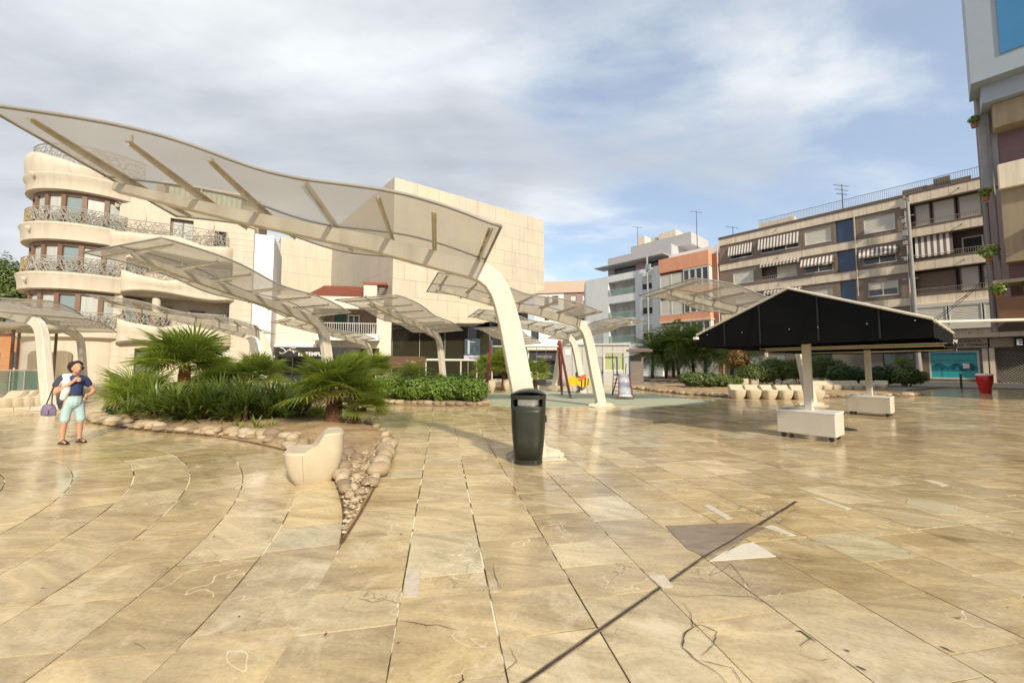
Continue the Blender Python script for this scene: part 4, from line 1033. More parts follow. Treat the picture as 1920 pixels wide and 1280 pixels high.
for (u0, u1, z0, z1), k, ri in spec:
    if k == 'blue':
        w = window(R, u0, u1, z0, z1, 'glass', .2, 0, .03, DARK, GLASSB, False); continue
    if k == 'log':
        mb = MB(); mb.box(u0, u1, .7, .72, z0, z1); mb.build('loggia_back', BROWNT, R)
        window(R, u0+(u1-u0)*.42, u1-.05, z0+.02, z1-.05, 'sh', .5, 0)
        railing(R, u0, u1, z0-.1, z0+.35, .0, .18, OFFW)
        striped(R, u0-.05, u1+.3, z1+.42, z1+.18, .5, .16, 0, .3); continue
    window(R, u0, u1, z0, z1, {'sh': 'sh', 'half': 'half', 'aw': 'half', 'aw2': 'glass', 'awh': 'half'}[k], .12, 1 if k in ('half', 'awh') else (2 if k == 'aw2' else 0))
    if k == 'aw': striped(R, u0-.1, u1+.0, z1-.0, z0+.45, .45)
    if k == 'aw2': striped(R, u0-.2, u1+.05, z1+.12, z0+.5, .42)
    if k == 'awh': striped(R, u0-.25, u1+.15, z1+.1, z0+.78, .6)
# loggias
def loggia(ri, panels, rail=True):
    z0, z1 = ROWS[ri]
    for a, b, k in panels:
        u0, u1 = a, b
        if k == 'sh': window(R, u0, u1, z0+.13, z1-.05, 'sh', .35, 0, .09, mat('brown_frame', (.16, .125, .10), .5), None, False)
        elif k == 'brown': window(R, u0, u1, z0+.13, z1-.15, 'x', .5, 0, .08, mat('brown_frame', (.16, .125, .10), .5), None, False).children[0].data.materials[0] = BROWNB
        elif k == 'open':
            window(R, u0+.4, u0+1.6, z0+.13, z1-.5, 'glass', .85, 0, .1, FRAMEW, None, False); window(R, u0+2.3, u1-.05, z0+.13, z1-.3, 'glass', .6, 1, .1, FRAMEW, None, False)
        elif k == 'aw': striped(R, u0, u1, z1-.02, z0+.45, .5, .19, -.05, .2)
us = lambda px, ym: f.u(px, ym)
loggia(2, [(us(1714, 400), us(1745, 400), 'sh'), (us(1748, 400), us(1792, 390), 'sh'), (us(1796, 385), us(1842, 380), 'sh'), (us(1846, 370), UE-1, 'sh')])
loggia(1, [(us(1716, 460), us(1786, 450), 'aw'), (us(1790, 450), us(1862, 440), 'open'), (us(1716, 460), us(1784, 450), 'brown')])
loggia(0, [(us(1716, 530), us(1793, 520), 'brown'), (us(1800, 520), us(1838, 510), 'sh'), (us(1842, 510), UE-1, 'sh')])
for z0, z1 in ROWS: railing(R, LOG+.05, UE-.6, z0+.12, z0+.62, -.36, .13, mat('brown_grey_rail', (.30, .25, .21), .5, .1))
# enclosed white gallery on the first floor
ug = us(1718, 600); mb = MB(); mb.box(ug, UE-3.5, -.85, 0, 4.57, 4.95); mb.box(ug, UE-3.5, -.85, 0, 6.55, 6.85)
mb.build('gallery_wall', mat('gallery_white', (.66, .63, .56), .6, .04), R)
k = 0; u = ug
while u < UE-4.5:
    window(R, u+.03, u+1.85, 4.96, 6.54, 'sh', -.78, 0, .07, FRAMEW, None, False); u += 1.9
# first floor left part windows
mb = MB()
for px in (1380, 1440, 1520, 1640): 
    u_ = us(px, 640); window(R, u_, u_+1.9, 4.95, 6.4, 'half', .02, 1, .07, FRAMEW, None, False, .05)
mb = MB(); mb.box(-.05, UE, -.16, .9, 16.902, 17.15); mb.build('cornice', BROWNT, R)
railing(R, 4.3, UE, 17.15, 18.1, -.02, .13, mat('grey_rail', (.27, .26, .26), .5, .1))
mb = MB(); mb.box(3.5, 7.0, 3, 6, 17.15, 18.7); mb.build('roof_hut', CREAMB, R)
mb = MB()
for px, w, hh in ((1690, 1.6, .55), (1730, 2.8, .5), (1750, 1.0, .95)):
    u_ = us(px, 345); mb.box(u_, u_+w, .4, 1.4, 17.16, 17.16+hh)
mb.build('roof_parapet_blocks', BROWNT, R)
# drainpipes and the service pole with its boxes
for px, z0_, z1_ in ((1604, 8.2, 16.2), (1700, 4.6, 17)):
    u_ = us(px, 450); mb = MB(); mb.tube([(u_, -.2, z0_), (u_, -.2, z1_)], .05, 7); mb.build('drainpipe', mat('pale_pipe', (.50, .45, .38), .5), R)
# ground floor shops
mb = MB(); sh = [(us(1742, 680), us(1838, 690), .35, 2.75), (us(1871, 690), us(1960, 700), .05, 2.85), (us(1655, 680), us(1715, 680), .3, 2.7), (us(1500, 680), us(1560, 680), .3, 2.7), (us(1400, 680), us(1470, 680), .3, 2.7)]
mb.wall(0, UE, 0, 3.8, sh, .4, .3); mb.build('shop_wall', mat('dark_stone_base', (.17, .14, .115), .5, .12, 3), R)
mb = MB(); mb.box(0, UE, -.1, .9, 3.78, 3.798); mb.build('soffit', CREAMB, R)
for a, b, kk in ((1400, 1470, 'sh'), (1500, 1560, 'glass'), (1655, 1715, 'glass')): window(R, us(a, 680), us(b, 680), .3, 2.7, kk, .45, 1, .08, FRAMEW if kk == 'sh' else DARK, None, False)
for px in (1437, 1725, 1849, 1862):
    u_ = us(px, 690); mb = MB(); mb.box(u_-.14, u_+.14, .1, .298, 0, 2.95); mb.build('pilaster', CREAMB, R)
# turquoise shop window
u0, u1, z0, z1 = sh[0]; w = window(R, u0, u1, z0, z1, 'glass', .40, 0, .10, FRAMEW, mat('turquoise_glass', (.03, .36, .40), .25, .12, 1.2), False)
mb = MB(); D = mat('turquoise_print', (.012, .20, .27), .3, .05)
for cx_ in (.2, .55, .8):
    xx = u0+(u1-u0)*cx_
    for dx, dz, rr2 in ((0, 0, .42), (-.3, -.1, .28), (.3, -.1, .28), (0, .22, .25)): mb.add([(xx+dx+rr2*cos(a)*1.0, .385, 1.35+dz+rr2*sin(a)*.7) for a in [q*pi/6 for q in range(12)]], [tuple(range(12))])
    mb.box(xx-.6, xx+.6, .383, .386, 1.04, 1.07)
mb.box(u0+.1, u1-.1, .383, .386, 1.9, 1.95); mb.box(u0+.1, u1-.1, .382, .385, 2.42, 2.52); mb.box(u0+(u1-u0)*.26, u0+(u1-u0)*.27, .38, .384, .45, 1.0); mb.build('window_print', D, w)
mb = MB(); xx = u0+(u1-u0)*.68; mb.box(xx, xx+.36, .375, .38, 1.25, 1.68); mb.build('paper_notice', WHITE, w)
def text(par, s, x, y, z, size, m, rx=pi/2, ext=.01, align='CENTER', rz=0, name='lettering', bold=0.0):
    c = bpy.data.curves.new('lettering', 'FONT'); c.body = s; c.size = size; c.extrude = ext; c.align_x = align; c.align_y = 'CENTER'; c.offset = bold; c.resolution_u = 2
    c.materials.append(m); t_ = bpy.data.objects.new('tmp', c); COL.objects.link(t_); me = bpy.data.meshes.new_from_object(t_.evaluated_get(bpy.context.evaluated_depsgraph_get())); bpy.data.objects.remove(t_); bpy.data.curves.remove(c)
    o = link(name, me, par); o.location = (x, y, z); o.rotation_euler = (rx, 0, rz); return o
INK = mat('black_ink', (.02, .02, .02), .5)
mb = MB(); a, b = us(1726, 650), us(1852, 650); mb.box(a, b, -.05, .28, 2.98, 3.72); mb.build('shop_sign', mat('sign_beige', (.40, .34, .26), .5, .08), R)
text(R, 'CLINICA DENTAL', (a+b)/2+.6, -.056, 3.52, .26, INK, bold=.004); text(R, 'TRAUMATOLOGIA  TORRENTE', (a+b)/2+.3, -.056, 3.2, .24, INK, bold=.004)
mb = MB(); a2, b2_ = us(1856, 650), us(1960, 650); mb.box(a2, b2_, -.05, .28, 2.98, 3.72); mb.build('shop_sign', mat('sign_tan', (.36, .29, .2), .5, .08), R)
mb = MB(); a3 = us(1900, 648); mb.bbox(a3, a3+2.5, -.35, -.06, 2.95, 3.68, .05); bs_ = mb.build('black_sign_box', mat('gloss_black', (.01, .01, .012), .2), R)
text(R, 'E', a3+.12, -.36, 3.3, .62, WHITE, align='LEFT', bold=.02)
# roller grille: real crossing slats
u0, u1, z0, z1 = sh[1]; mb = MB(); n = 26; W_ = min(u1, u0+4.5)-u0
for k in range(-12, n):
    for sg in (1, -1):
        x0 = u0+k*.2; pts = [(x0, .40+.01*sg, z0), (x0+2.8, .40+.01*sg, z0+2.8)] if sg > 0 else [(x0, .40, z0+2.8), (x0+2.8, .40, z0)]
        p, q = Vector(pts[0]), Vector(pts[1]); lo, hi = 0, 1
        t0 = max(0, (u0-p.x)/(q.x-p.x)); t1 = min(1, (u0+W_-p.x)/(q.x-p.x))
        if t1 > t0+.02: mb.tube([p.lerp(q, t0), p.lerp(q, t1)], .014, 4)
tag(mb.build('grille', mat('grille_metal', (.36, .33, .28), .5, .1), R), kind='stuff')
mb = MB(); mb.box(u0, u0+W_, .5, .52, z0, z1); mb.build('shop_interior', DARK, R)

# service pole
c = f.o+f.d*us(1718, 600)-f.n*.75
pole = empty('service_pole', (c.x, c.y, 0), f.rz, 'grey service pole with cable boxes and brackets before the brown block', 'utility pole')
PG = mat('galvanised_pole', (.34, .345, .35), .5, .1, 3)
mb = MB(); mb.tube([(0, 0, 0), (-.02, 0, 8), (-.05, 0, 16.2)], [.17, .15, .13], 10); mb.build('shaft', PG, pole)
for z, w, h in ((15.6, .35, .7), (14.3, .28, .35), (13.1, .35, .5), (12.3, .3, .35), (10.9, .25, .3)):
    mb = MB(); mb.bbox(-.5, -.5+w, -.3, .1, z, z+h, .02); mb.build('junction_box', PG, pole)
mb = MB()
for z in (14.9, 12.9, 11.2, 9.2): mb.box(-.65, .3, -.04, .04, z, z+.07)
mb.build('bracket', PG, pole)
for k, (a, b) in enumerate((((0, 0, 4.6), (5.6, -2.6, 10.5)), ((0, 0, 4.4), (5.5, -2.9, 10.2)))):
    mb = MB(); A, B = Vector(a), Vector(b); mb.tube([A.lerp(B, t/10)-Vector((0, 0, .5*sin(pi*t/10))) for t in range(11)], .02, 4); mb.build('cable', DARK, pole)

def antenna(x, y, z, h, label, arms=3):
    root = empty('roof_antenna', (x, y, z), 0, label, 'antenna', None); mb = MB(); mb.tube([(0, 0, 0), (0, 0, h)], [.05, .03], 6); mb.build('mast', DARK, root)
    mb = MB()
    for k in range(arms):
        zz = h-.1-k*.45; L_ = .9-.15*k; mb.tube([(-L_, 0, zz+.1), (L_*.8, 0, zz-.1)], .018, 4)
        for t in range(-4, 5): mb.tube([(t*L_/5, -.22, zz-.02*t), (t*L_/5, .22, zz-.02*t)], .01, 3)
    if arms: mb.build('aerial', DARK, root)
    return root
p = f.o+f.d*us(1577, 380)+f.n*1.0; antenna(p.x, p.y, 17.15, 2.9, 'tall roof antenna with crossed aerials on the brown apartment block')
p = f.o+f.d*.6+f.n*3; antenna(p.x, p.y, 17.15, 2.0, 'short roof antenna at the left end of the brown block', 1)

# ---- 2. orange apartment house
f2 = Facade('orange_house', 20.6, 52.0, .6644, -.7474, 'orange rendered apartment house with a white glazed corner bay', 'apartment block'); R = f2.root; UE2 = 7.48
q = lambda *a: f2.rect(*a)
mb = MB(); mb.box(0, UE2, .0, 9, 0, 15.4); mb.build('wall', mat('orange_brown_render', (.40, .20, .14), .7, .06), R)
mb = MB(); mb.box(0, UE2, 2, 9, 15.4, 17.0); mb.box(0, 4.2, 1.4, 9, 15.4, 16.2); mb.build('roof_storey', STUCCO, R)
for zb, zt, wz in ((13.9, 15.75, None), (10.6, 11.4, (11.4, 13.9)), (7.3, 8.1, None), (4.2, 4.9, None)):
    mb = MB(); mb.bbox(0.02, 6.5, -1.0, -.01, zb, zt, .02); mb.build('orange_parapet', ORANGE, R)
for z0, z1 in ((11.45, 13.85), (8.15, 10.5), (4.95, 7.2)):
    hz = z1-z0
    for k in range(2): window(R, .1+k*1.55, 1.6+k*1.55, z0, z1-.3, 'sh', -.85, 0, .05, FRAMEW, None, False)
    for k in range(4): window(R, 3.3+k*.78, 4.05+k*.78, z0+.02, z1-.15, 'glass', -.9, 0, .08, FRAMEW, None, False)
    mb = MB(); mb.box(3.25, 6.45, -.99, -.03, z1-.14, z1-.02); mb.box(6.42, 6.5, -.95, -.05, z0, z1-.15); mb.build('bay_frame', FRAMEW, R)
for a_, z_ in ((1.15, 7.1), (1.3, 4.0)): mb = MB(); mb.box(0, 6.6, -a_, -.02, z_, z_+.18); mb.build('balcony_slab', CREAMB, R)
mb = MB(); mb.tube([(7.2, -.12, 3), (7.2, -.12, 16.4)], .07, 6); mb.build('drainpipe', OFFW, R)
mb = MB(); mb.box(.2, 6.8, -.05, 0, .2, 3.2); mb.build('shop_front', GREYP, R)
antenna(24.8, 50.5, 17.0, 5.2, 'very tall thin roof mast above the orange house', 1)

# ---- 3. white blue-grey block with loggias
f3 = Facade('white_apartment_block', 12.0, 61.6, .6644, -.7474, 'white apartment block with recessed glass fronted loggias and a set back attic', 'apartment block'); R = f3.root; UE3 = 12.85
LGS = [q3 for q3 in (f3.rect(1141, 533, 1190, 562), f3.rect(1142, 575, 1191, 604), f3.rect(1143, 618, 1193, 648))]
zl = [(12.1, 14.2), (8.6, 10.9), (5.0, 7.3)]
ulo, uhi = f3.u(1141, 560), f3.u(1191, 560); wlo, whi = f3.u(1204, 560), f3.u(1223, 560)
hs = [(ulo, uhi, a, b) for a, b in zl]+[(wlo, whi, a+.1, b-.1) for a, b in zl]
mb = MB(); mb.wall(0, f3.u(1230, 560), 0, 15.2, hs, .25); mb.build('wall', BLUEGREY, R)
UPJ = f3.u(1230, 560); mb = MB(); mb.box(UPJ, UE3, -.35, .6, 0, 15.2); mb.build('projecting_wall', BLUEGREY, R)
mb = MB(); mb.box(.0, UE3, 2.4, 11, 0, 15.2); mb.add([(0, 0, 0), (-1.6, 1.6, 0), (-1.6, 1.6, 15.0), (0, 0, 15.2)], [(0, 1, 2, 3)]); mb.box(-1.6, 0, 1.6, 11, 0, 15.0); mb.build('side_wall', BLUEGREY, R)
for a, b in zl:
    mb = MB(); mb.quad((ulo, 1.9, a), (uhi, 1.9, a), (uhi, 1.9, b), (ulo, 1.9, b)); mb.quad((ulo, .25, a), (ulo, 1.9, a), (ulo, 1.9, b), (ulo, .25, b)); mb.quad((uhi, .25, a), (uhi, .25, b), (uhi, 1.9, b), (uhi, 1.9, a)); mb.quad((ulo, .25, b), (ulo, 1.9, b), (uhi, 1.9, b), (uhi, .25, b)); mb.quad((ulo, .25, a), (uhi, .25, a), (uhi, 1.9, a), (ulo, 1.9, a)); mb.build('loggia', STUCCO, R)
    w_ = uhi-ulo
    window(R, ulo+w_*.28, ulo+w_*.52, a, b-.25, 'half', 1.85, 0, .07, FRAMEW, None, False); window(R, ulo+w_*.7, ulo+w_*.95, a+.3, b-.25, 'half', 1.85, 1, .07, FRAMEW, None, False)
    mb = MB(); mb.box(ulo, uhi, -.02, .0, a-.05, a+.95); mb.build('glass_balustrade', glass_mat('green_glass', (.30, .42, .40), .1, .55), R)
    window(R, wlo, whi, a+.1, b-.1, 'half', .15, 1)
for z in (12.5, 9.0, 5.4): window(R, -1.2, -.5, z, z+1.6, 'sh', 1.1, 0, .05, FRAMEW, None, False)
mb = MB(); mb.box(2.2, UE3, 3, 11, 15.2, 18.9); mb.box(5.2, UE3+2, 5, 11, 18.9, 20.6); mb.build('attic', mat('attic_grey', (.46, .45, .46), .7, .05), R)
mb = MB(); mb.box(1.2, UE3, .6, 3.2, 17.0, 17.12); mb.box(3.6, UE3, 2.6, 2.99, 15.21, 17.0); mb.build('terrace_roof', GREYP, R)
mb = MB(); mb.box(3.7, 11.9, 2.52, 2.59, 15.4, 16.8); mb.build('attic_glazing', GLASSD, R)
mb = MB(); mb.box(7.6, 9.4, 2.4, 2.5, 15.5, 16.9); mb.build('pink_curtain', mat('pink_cloth', (.42, .26, .33), .8), R)
mb = MB(); mb.tube([(11.0, -.5, 3), (11.0, -.5, 16.8)], .13, 6); mb.box(10.8, 11.5, -.7, -.36, 14.8, 15.6); mb.build('service_pipe', mat('grey_pipe', (.33, .35, .37), .5), R)
mb = MB(); mb.box(6.2, 7.4, 5.5, 8, 20.6, 22.0); mb.box(8.4, 9.4, 5.5, 8, 20.6, 21.3); mb.box(9.8, 12.5, 5.3, 9, 20.6, 21.6); mb.build('chimney', CREAMB, R)
p = f3.o+f3.d*5.9+f3.n*6; antenna(p.x, p.y, 20.6, 3.4, 'thin roof antenna above the white apartment block', 1)
mb = MB(); mb.box(-1.3, 11, -.14, -.002, 3.5, 3.9); mb.build('string_course', STUCCO, R)

# ---- 4. small far block between theatre and white block
f4 = Facade('far_brown_block', 4.4, 74, .985, -.17, 'far apartment block with peach parapet seen between theatre and white block', 'apartment block'); R = f4.root
hs = []
for z in (13.0, 9.6, 6.2):
    hs += [(1.8, 2.8, z, z+1.9), (3.3, 4.6, z, z+1.9), (7.0, 8.0, z, z+1.9), (9.2, 10.0, z, z+1.9), (11.5, 12.4, z, z+1.9)]
mb = MB(); mb.wall(0, 5.6, 0, 15.4, [h for h in hs if h[1] < 5.6], .3); mb.build('pale_wall', STUCCO, R)
mb = MB(); mb.wall(5.6, 16, 0, 15.4, [h for h in hs if h[0] > 5.6], .3); mb.build('brown_wall', mat('plum_tile', (.30, .22, .20), .6, .05), R)
mb = MB(); mb.box(-.2, 16, -.3, 8, 15.4, 17.6); mb.build('peach_parapet', mat('peach_render', (.56, .43, .33), .7, .05), R)
for i, h in enumerate(hs): window(R, *h, 'glass' if i % 5 < 2 else 'half', .2, 0, .1)
# ---- 5. theatre
TX, TY = -10.72, 34.0
th = Facade('theatre', TX, TY, .81, .583, 'huge windowless pale stone theatre volume floating over a dark glass foyer', 'theatre'); R = th.root
HT = 18.6; WT = 17.8
def tpt(px, py): return th.uz(px, py)
zb = 5.3
mb = MB()
# front face: lower edge lifts towards the right end
low = [(0, zb), (9.6, zb+.55), (WT-.05, 10.4)]
cols_u = [0, 2.2, 4.4, 6.6, 8.8, 11.0, 13.2, 15.4, WT]
def lowz(u): return interp(low, u)
# large stone cladding panels, each its own piece; joints 12 mm
rows_z = [HT-1.55*k for k in range(10)]
rp = random.Random(17)
pane_cache = {}
def panel(par, u0, u1, zl0, zl1, z1, m):
    g_ = .008; mb = MB(); d0 = -.03-rp.random()*.006
    vs = [(u0+g_, d0, zl0+g_), (u1-g_, d0, zl1+g_), (u1-g_, d0, z1-g_), (u0+g_, d0, z1-g_)]; back = [(x, .0, z) for x, y, z in vs]
    mb.add(vs+back, [(0, 1, 2, 3), (0, 4, 5, 1), (1, 5, 6, 2), (2, 6, 7, 3), (3, 7, 4, 0)]); return mb.build('stone_panel', m, par)
for i in range(len(rows_z)):
    z1 = rows_z[i]; z0 = z1-1.55
    offs = (0, 1.1)[i % 2]; us_ = [0]+[u for u in [offs+2.2*k for k in range(9)] if .2 < u < WT-.2]+[WT]
    for a, b in zip(us_[:-1], us_[1:]):
        la, lb = max(z0, lowz(a)), max(z0, lowz(b))
        if la >= z1-.05 and lb >= z1-.05: continue
        la, lb = min(la, z1-.02), min(lb, z1-.02)
        panel(R, a, b, la, lb, z1, rp.choice(TRAVP))
mb = MB(); D1 = 20
mb.add([(0, .01, zb), (9.6, .01, zb+.55), (WT, .01, 10.4), (WT, .01, HT), (0, .01, HT)], [(0, 1, 2, 3, 4)])
mb.quad((0, .01, HT), (WT, .01, HT), (WT, D1, HT), (0, D1, HT)); mb.quad((WT, .01, 10.4), (WT, D1, 10.4), (WT, D1, HT), (WT, .01, HT))
mb.build('wall', mat('joint_grey', (.40, .34, .26), .8), R)
mb = MB(); mb.add([(0, .01, zb), (0, 6, zb), (9.6, 6, zb+.2), (9.6, .01, zb+.55)], [(0, 1, 2, 3)]); mb.add([(9.6, .01, zb+.55), (9.6, 6, zb+.2), (WT, 9, 8.5), (WT, .01, 10.4)], [(0, 1, 2, 3)]); mb.build('soffit', TRAV, R)
# left flank
fl = Vector((-.658, .753)); flen = 18.4
L0 = empty('flank_wall', (0, 0, 0), 0, parent=R); 
lx, ly = fl.dot(th.d), fl.dot(th.n)
mb = MB()
for i in range(9):
    z1 = HT-2.1*i; z0 = max(z1-2.1, 0)
    for k in range(6):
        a, b = k*flen/6+.008, (k+1)*flen/6-.008; e = .02+rp.random()*.006
        mb.add([(lx*a-e, ly*a, z0+.008), (lx*b-e, ly*b, z0+.008), (lx*b-e, ly*b, z1-.008), (lx*a-e, ly*a, z1-.008)], [(0, 1, 2, 3)])
tag(mb.build('flank_panels', TRAV, L0), kind='stuff')
mb = MB(); mb.quad((0, .02, 0), (lx*flen, ly*flen, 0), (lx*flen, ly*flen, HT), (0, .02, HT)); mb.quad((0, .02, HT), (lx*flen, ly*flen, HT), (lx*flen+14, ly*flen, HT), (12, D1, HT)); mb.build('backing', MATS['joint_grey'], L0)
# recessed dark foyer glass
DG = glass_mat('foyer_glass', (.028, .028, .016), .05)
for k in range(6):
    a, b = .9+k*2.75, .9+(k+1)*2.75; mb = MB(); mb.box(a+.02, b-.02, 2.5, 2.54, 0.3, zb+.5+(2.0 if k > 3 else 0)); mb.build('foyer_pane', DG, R)
mb = MB()
for k in range(7): mb.box(.9+k*2.75-.02, .9+k*2.75+.02, 2.42, 2.6, 0, zb+.3)
mb.build('mullion', mat('pale_mullion', (.4, .38, .32), .4), R)
mb = MB(); mb.box(-.2, WT, 4, 4.2, 0, zb+2.5); mb.box(.9, WT, 3.4, 3.9, .0, .6); mb.build('foyer_interior', mat('foyer_dark', (.05, .047, .035), .8), R)
u_ = tpt(790, 672)[0]; ue = tpt(912, 672)[0]; mb = MB(); mb.box(u_, ue, -1.2, -.9, 1.95, 2.12); mb.build('terrace_beam', OFFW, R)
mb = MB()
for k in range(5): x = u_+(ue-u_)*k/4; mb.box(x-.05, x+.05, -1.1, -1.0, 0, 1.95)
mb.build('terrace_post', OFFW, R)
pu0, pu1 = th.uz(871, 655, 2.3)[0], th.uz(900, 655, 2.3)[0]
mb = MB(); mb.box(pu0, pu1, 2.3, 2.38, 2.6, 4.4); po = mb.build('poster', mat('poster_dark', (.05, .07, .09), .3, .5, 3), R)
mb = MB(); mb.box(pu0-.1, pu1, 2.24, 2.296, 2.0, 2.58); mb.build('poster_strip', mat('lilac_strip', (.45, .42, .55), .5), R)
text(R, 'TEATRO', (pu0+pu1)/2, 2.235, 2.3, .26, mat('violet_ink', (.08, .06, .25), .5), bold=.005)
mb = MB(); mb.box(pu0+.35, pu0+.62, 2.27, 2.298, 2.7, 4.2); mb.box(pu0+.6, pu0+1.3, 2.27, 2.298, 4.0, 4.08); mb.build('poster_figure', mat('poster_pale', (.35, .38, .42), .5, .3, 8), R)
# white pillar at the left of the foyer, with its wall
mb = MB(); a = th.uz(714, 660, -.3)[0]; b = th.uz(733, 660, -.3)[0]; mb.box(a, b, -.3, .8, 0, zb+.05); mb.build('white_pillar', OFFW, R)
mb = MB(); a2 = th.uz(733, 670, -1.0)[0]; mb.box(a-.5, a2+3.0, -1.3, -1.2, 1.3, 2.3); mb.build('foyer_sign', mat('brown_sign', (.10, .05, .035), .5), R)
# rear wing seen left of the volume
wg = Facade('theatre_wing', -27.3, 44.5, .81, .583, 'tan windowless rear wing of the theatre left of the main volume', 'theatre wing'); R = wg.root
mb = MB()
for i in range(8):
    for k in range(3):
        z1 = 16.7-2.1*i; z0 = max(0, z1-2.1); a, b = k*1.93+.008, (k+1)*1.93-.008; mb.quad((a, -.02, z0+.008), (b, -.02, z0+.008), (b, -.02, z1-.008), (a, -.02, z1-.008))
tag(mb.build('wall_panels', TRAV, R), kind='stuff')
mb = MB(); mb.box(0, 5.8, .0, 10, 0, 16.7); mb.build('backing', MATS['joint_grey'], R)
mb = MB(); mb.box(-1.9, -.01, .3, 9, 0, 16.0); mb.build('grey_end_wall', mat('grey_render', (.42, .42, .43), .8, .08, .5, streak=.2), R)

# ---- 6. white cafe house with the balcony
cf = Facade('cafe_house', -21.2, 31.5, .985, .17, 'low white cafe house with a white railed balcony and a red tiled roof', 'house'); R = cf.root
ux = lambda px, py=620, o=0: cf.uz(px, py, o)[0]
E = ux(712)
bal = (ux(598), ux(706), 4.1, 6.4); shp = (ux(492), ux(712), .0, 3.0)
mb = MB(); mb.wall(-1.5, E+.3, 0, 7.4, [bal, shp], 1.4); mb.build('wall', mat('cream_render', (.70, .63, .53), .75, .05, .6, streak=.1), R)
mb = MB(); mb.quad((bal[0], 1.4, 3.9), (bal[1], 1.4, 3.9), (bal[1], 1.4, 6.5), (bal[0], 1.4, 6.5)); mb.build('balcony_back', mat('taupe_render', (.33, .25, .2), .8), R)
mb = MB(); mb.box(shp[0], shp[1], 1.38, 1.42, 0, 3.0); mb.build('cafe_glass', GLASSD, R)
mb = MB(); mb.box(bal[0], bal[1]+.3, -.9, 1.3, 3.6, 4.1); mb.build('balcony_slab', STUCCO, R)
mb = MB(); mb.box(-1.5, bal[0]-.1, -1.0, -.01, 3.0, 3.25); mb.build('canopy_ledge', STUCCO, R)
railing(R, bal[0]-.2, bal[1]+.2, 4.1, 5.05, -.85, .18, WHITE)
window(R, ux(628, 600, 1.3), ux(647, 600, 1.3), 4.2, 6.1, 'glass', 1.3, 0, .05, mat('green_shutter', (.02, .12, .08), .5), mat('green_shutter', (.02, .12, .08), .5), False)
window(R, ux(652, 600, 1.3), ux(675, 600, 1.3), 4.2, 6.0, 'glass', 1.3, 1, .12, FRAMEW, None, False)
mb = MB(); mb.add([(bal[0]-.3, 0, 6.75), (E, 0, 6.75), (E, -1.7, 6.3), (bal[0]-.3, -1.7, 6.3)], [(0, 1, 2, 3)]); mb.box(bal[0]-.3, E, -1.75, -1.68, 6.12, 6.32); mb.build('folding_awning', OFFW, R)
rb = mat('red_roof_tile', (.25, .075, .045), .7, .2, 6); x0, x1 = ux(575, 555), ux(690, 555)
mb = MB(); k = 0; x = x0
mb.add([(x0, .2, 7.4), (x1, .2, 7.4), (x1, 5, 9.2), (x0, 5, 9.2)], [(0, 1, 2, 3)]); mb.build('roof', rb, R)
mb = MB()
while x < x1:
    mb.tube([(x, .15, 7.44), (x, 5, 9.24)], .09, 5); x += .26
tag(mb.build('roof_tiles', rb, R), kind='stuff')
mb = MB(); xx = ux(680, 550); mb.box(xx, xx+1.1, .4, 1.6, 7.3, 8.6); mb.build('chimney', OFFW, R)
mb = MB(); mb.box(xx-.05, xx+1.9, .3, 1.7, 8.6, 8.8); mb.build('chimney_cap', rb, R)
w = window(R, ux(497), ux(538), 4.3, 6.6, 'sh', .1, 0, .09); mb = MB(); mb.tube([(ux(470), -.1, 0), (ux(470), -.1, 7.2)], .06, 6); mb.build('drainpipe', OFFW, R)
mb = MB(); sx0, sx1 = ux(520, 655, -.9), ux(590, 655, -.9); mb.box(sx0, sx1+3.6, -.98, -.9, 2.2, 3.0); sg = mb.build('dark_sign', mat('sign_black', (.03, .028, .03), .4), R)
text(R, 'EL TEMPLO', sx0+1.6, -.99, 2.42, .42, WHITE, align='LEFT', bold=.01)
mb = MB(); X = sx0+.6; Z = 2.6    # the winged dragon emblem left of the name, in pale strokes
for pth in ([(0, -.05), (.25, .15), (.55, .1), (.7, -.12)], [(.1, .0), (-.1, .25), (-.35, .33)], [(.3, .12), (.45, .33), (.8, .28)], [(.55, .1), (.8, .02), (.95, .1)], [(0, -.05), (-.25, -.15), (-.4, -.05)]):
    mb.tube([(X+a, -.99, Z+b) for a, b in pth], .03, 4)
mb.build('sign_emblem', WHITE, R)
mb = MB(); s2 = ux(461, 660, -1.3); mb.box(s2, ux(523, 660, -1.3), -1.36, -1.3, 1.95, 2.45); mb.build('cafe_sign', MATS['sign_black'], R)
text(R, 'Times Café', ux(517, 660, -1.3), -1.37, 2.2, .30, WHITE, align='RIGHT', bold=.004)
mb = MB(); mb.box(s2+.15, s2+.5, -1.375, -1.36, 2.05, 2.35); mb.build('sign_logo', WHITE, R)
mb = MB()
for k in range(8): x = shp[0]+.4+k*1.15; mb.box(x-.04, x+.04, -.9, -.82, 0, 2.2)
mb.box(shp[0], shp[1], -.92, -.84, 1.0, 1.06); mb.build('terrace_frame', DARK, R)

